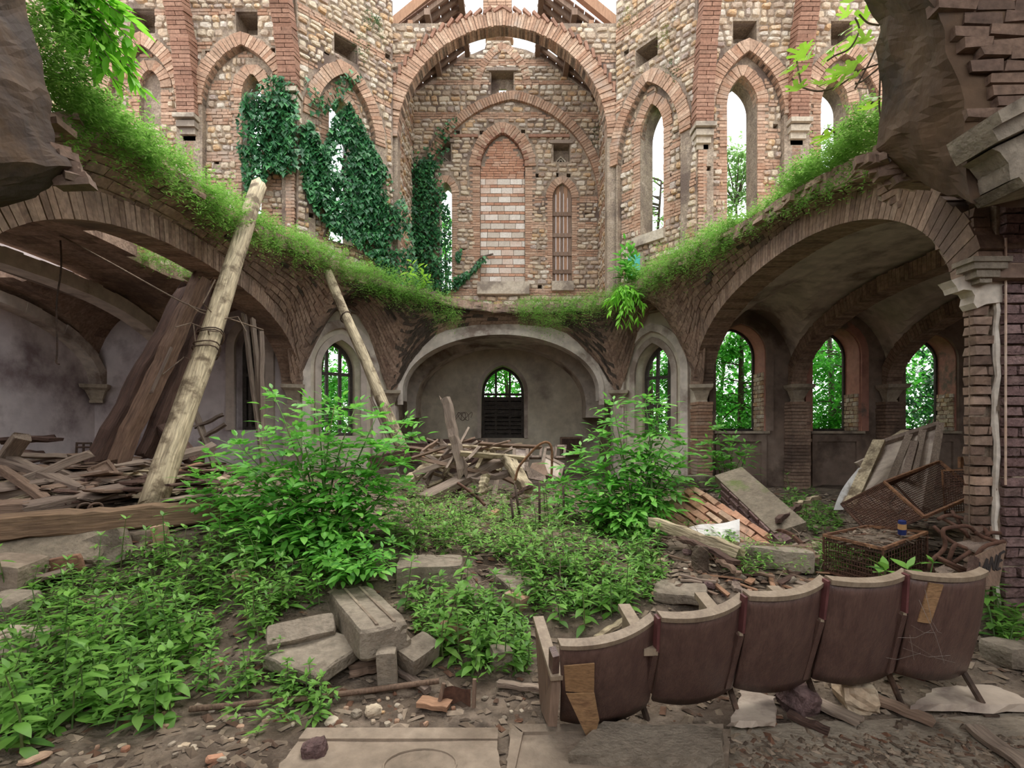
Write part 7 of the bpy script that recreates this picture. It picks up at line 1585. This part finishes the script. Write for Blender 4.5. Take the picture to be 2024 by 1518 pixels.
# --- trees outside, seen through the windows
def tree(label, x, y, h, rx, rz0, rz1, n, mat, lsz=.2, trunk=True, clump=14):
    e = empty('tree', (x, y, 0), label, 'tree', 'trees outside the windows'); s_ = MB()
    tp = [V((x, y, -.1)), V((x + R(-.2, .2), y, h * .4)), V((x + R(-.4, .4), y + R(-.2, .2), h * .95))]; s_.tube(smooth_path(tp), [lerp(.14, .03, i / 12) for i in range(13)], 7); s_.build('trunk', 'bark', e, smooth=True)
    m = LB_(); br = MB()
    for c in range(clump):
        a = R(0, 6.3); z = R(rz0, rz1); r = rx * R(.2, 1); cc = V((x + math.cos(a) * r, y + math.sin(a) * r * .6, z)); k = tp[1].lerp(tp[2], min(1, max(0, (z / h - .4) / .55))); br.tube([k, k.lerp(cc, .5) + V((0, 0, .1)), cc], [.03, .02, .008], 4, cap=False)
        for _ in range(n // clump):
            d = V((random.gauss(0, 1), random.gauss(0, 1), random.gauss(0, .8))); d = d.normalized() * R(.1, 1) * rx * .45; b_ = R(0, 6.3); m.leaf(dirM(cc + d, (math.cos(b_), math.sin(b_), R(-.7, .3))), lsz * R(.6, 1.3), lsz * .42, .2, n=1)
    link('crown', m.mesh('crown', mat), e, kind='stuff'); br.build('branches', 'bark', e, kind='stuff')
for lb, x, y, h, rx, z0, z1, n, mt, ls, cl in (('leafy green tree outside the first open lower window', 7.2, 15.6, 6, 1.6, 1.0, 4.6, 5600, 'tree_leaf', .2, 22), ('leafy green tree outside the second open lower window', 10.2, 15.4, 6, 1.7, .8, 5.0, 6600, 'tree_leaf', .2, 30), ('dense green tree outside the aisle corner window', 13.3, 15.6, 6, 1.8, .8, 5.0, 6500, 'ivy', .22, 30), ('green tree outside the broken barred casement', 5.7, 16.6, 6, 1.5, .8, 4.8, 5000, 'tree_leaf', .2, 20), ('green tree outside the barred casement behind the elder', -6.2, 16.5, 6, 1.7, .6, 4.8, 5600, 'tree_leaf', .2, 22), ('shady tree behind the half boarded far window', -.3, 19.6, 6, 1.6, 1.4, 4.4, 4200, 'tree_leaf', .2, 20), ('tall pale tree seen through the first upper lancet', 7.4, 16.5, 9.5, 1.5, 5.6, 10.6, 3600, 'tree_pale', .2, 34), ('tall tree low in the second upper lancet', 10.4, 16.5, 8.4, 1.5, 5.4, 8.6, 3200, 'tree_leaf', .22, 18), ('thin pale tree seen through the lancet of the angled wall', 5.0, 18.0, 11, 1.3, 6, 11, 2000, 'tree_pale', .18, 28), ('tree seen through the ivy hung lancets', -7.6, 15.5, 9.5, 1.6, 5.5, 9.2, 1800, 'ivy', .22, 18), ('tree behind the ivy covered angled wall', -6.6, 17.2, 10.5, 1.6, 6, 10.5, 1500, 'ivy', .22, 16), ('dark tree behind the slit window with ivy', -2.5, 19.5, 10, 1.2, 5, 9.5, 1200, 'tree_leaf', .22, 16)):
    tree(lb, x, y, h, rx, z0, z1, n, mt, ls, True, cl)
# far green backdrop of more distant bushes so that the windows look into woods
for i, (x, y, wh) in enumerate(((5.5, 21, 'behind the broken barred casement'), (9, 22, 'behind the first open window'), (13.5, 21, 'behind the second open window'), (18, 20, 'behind the aisle corner window'), (-8, 21, 'behind the casement by the large elder'), (-4, 24, 'behind the angled ivy wall'), (2, 25, 'behind the half boarded window'), (22, 22, 'past the aisle corner'))):
    tree('woodland bush growing far off ' + wh, x, y, 6, 3.2, .3, 5.4, 5200, 'tree_leaf', .38, True, 26)
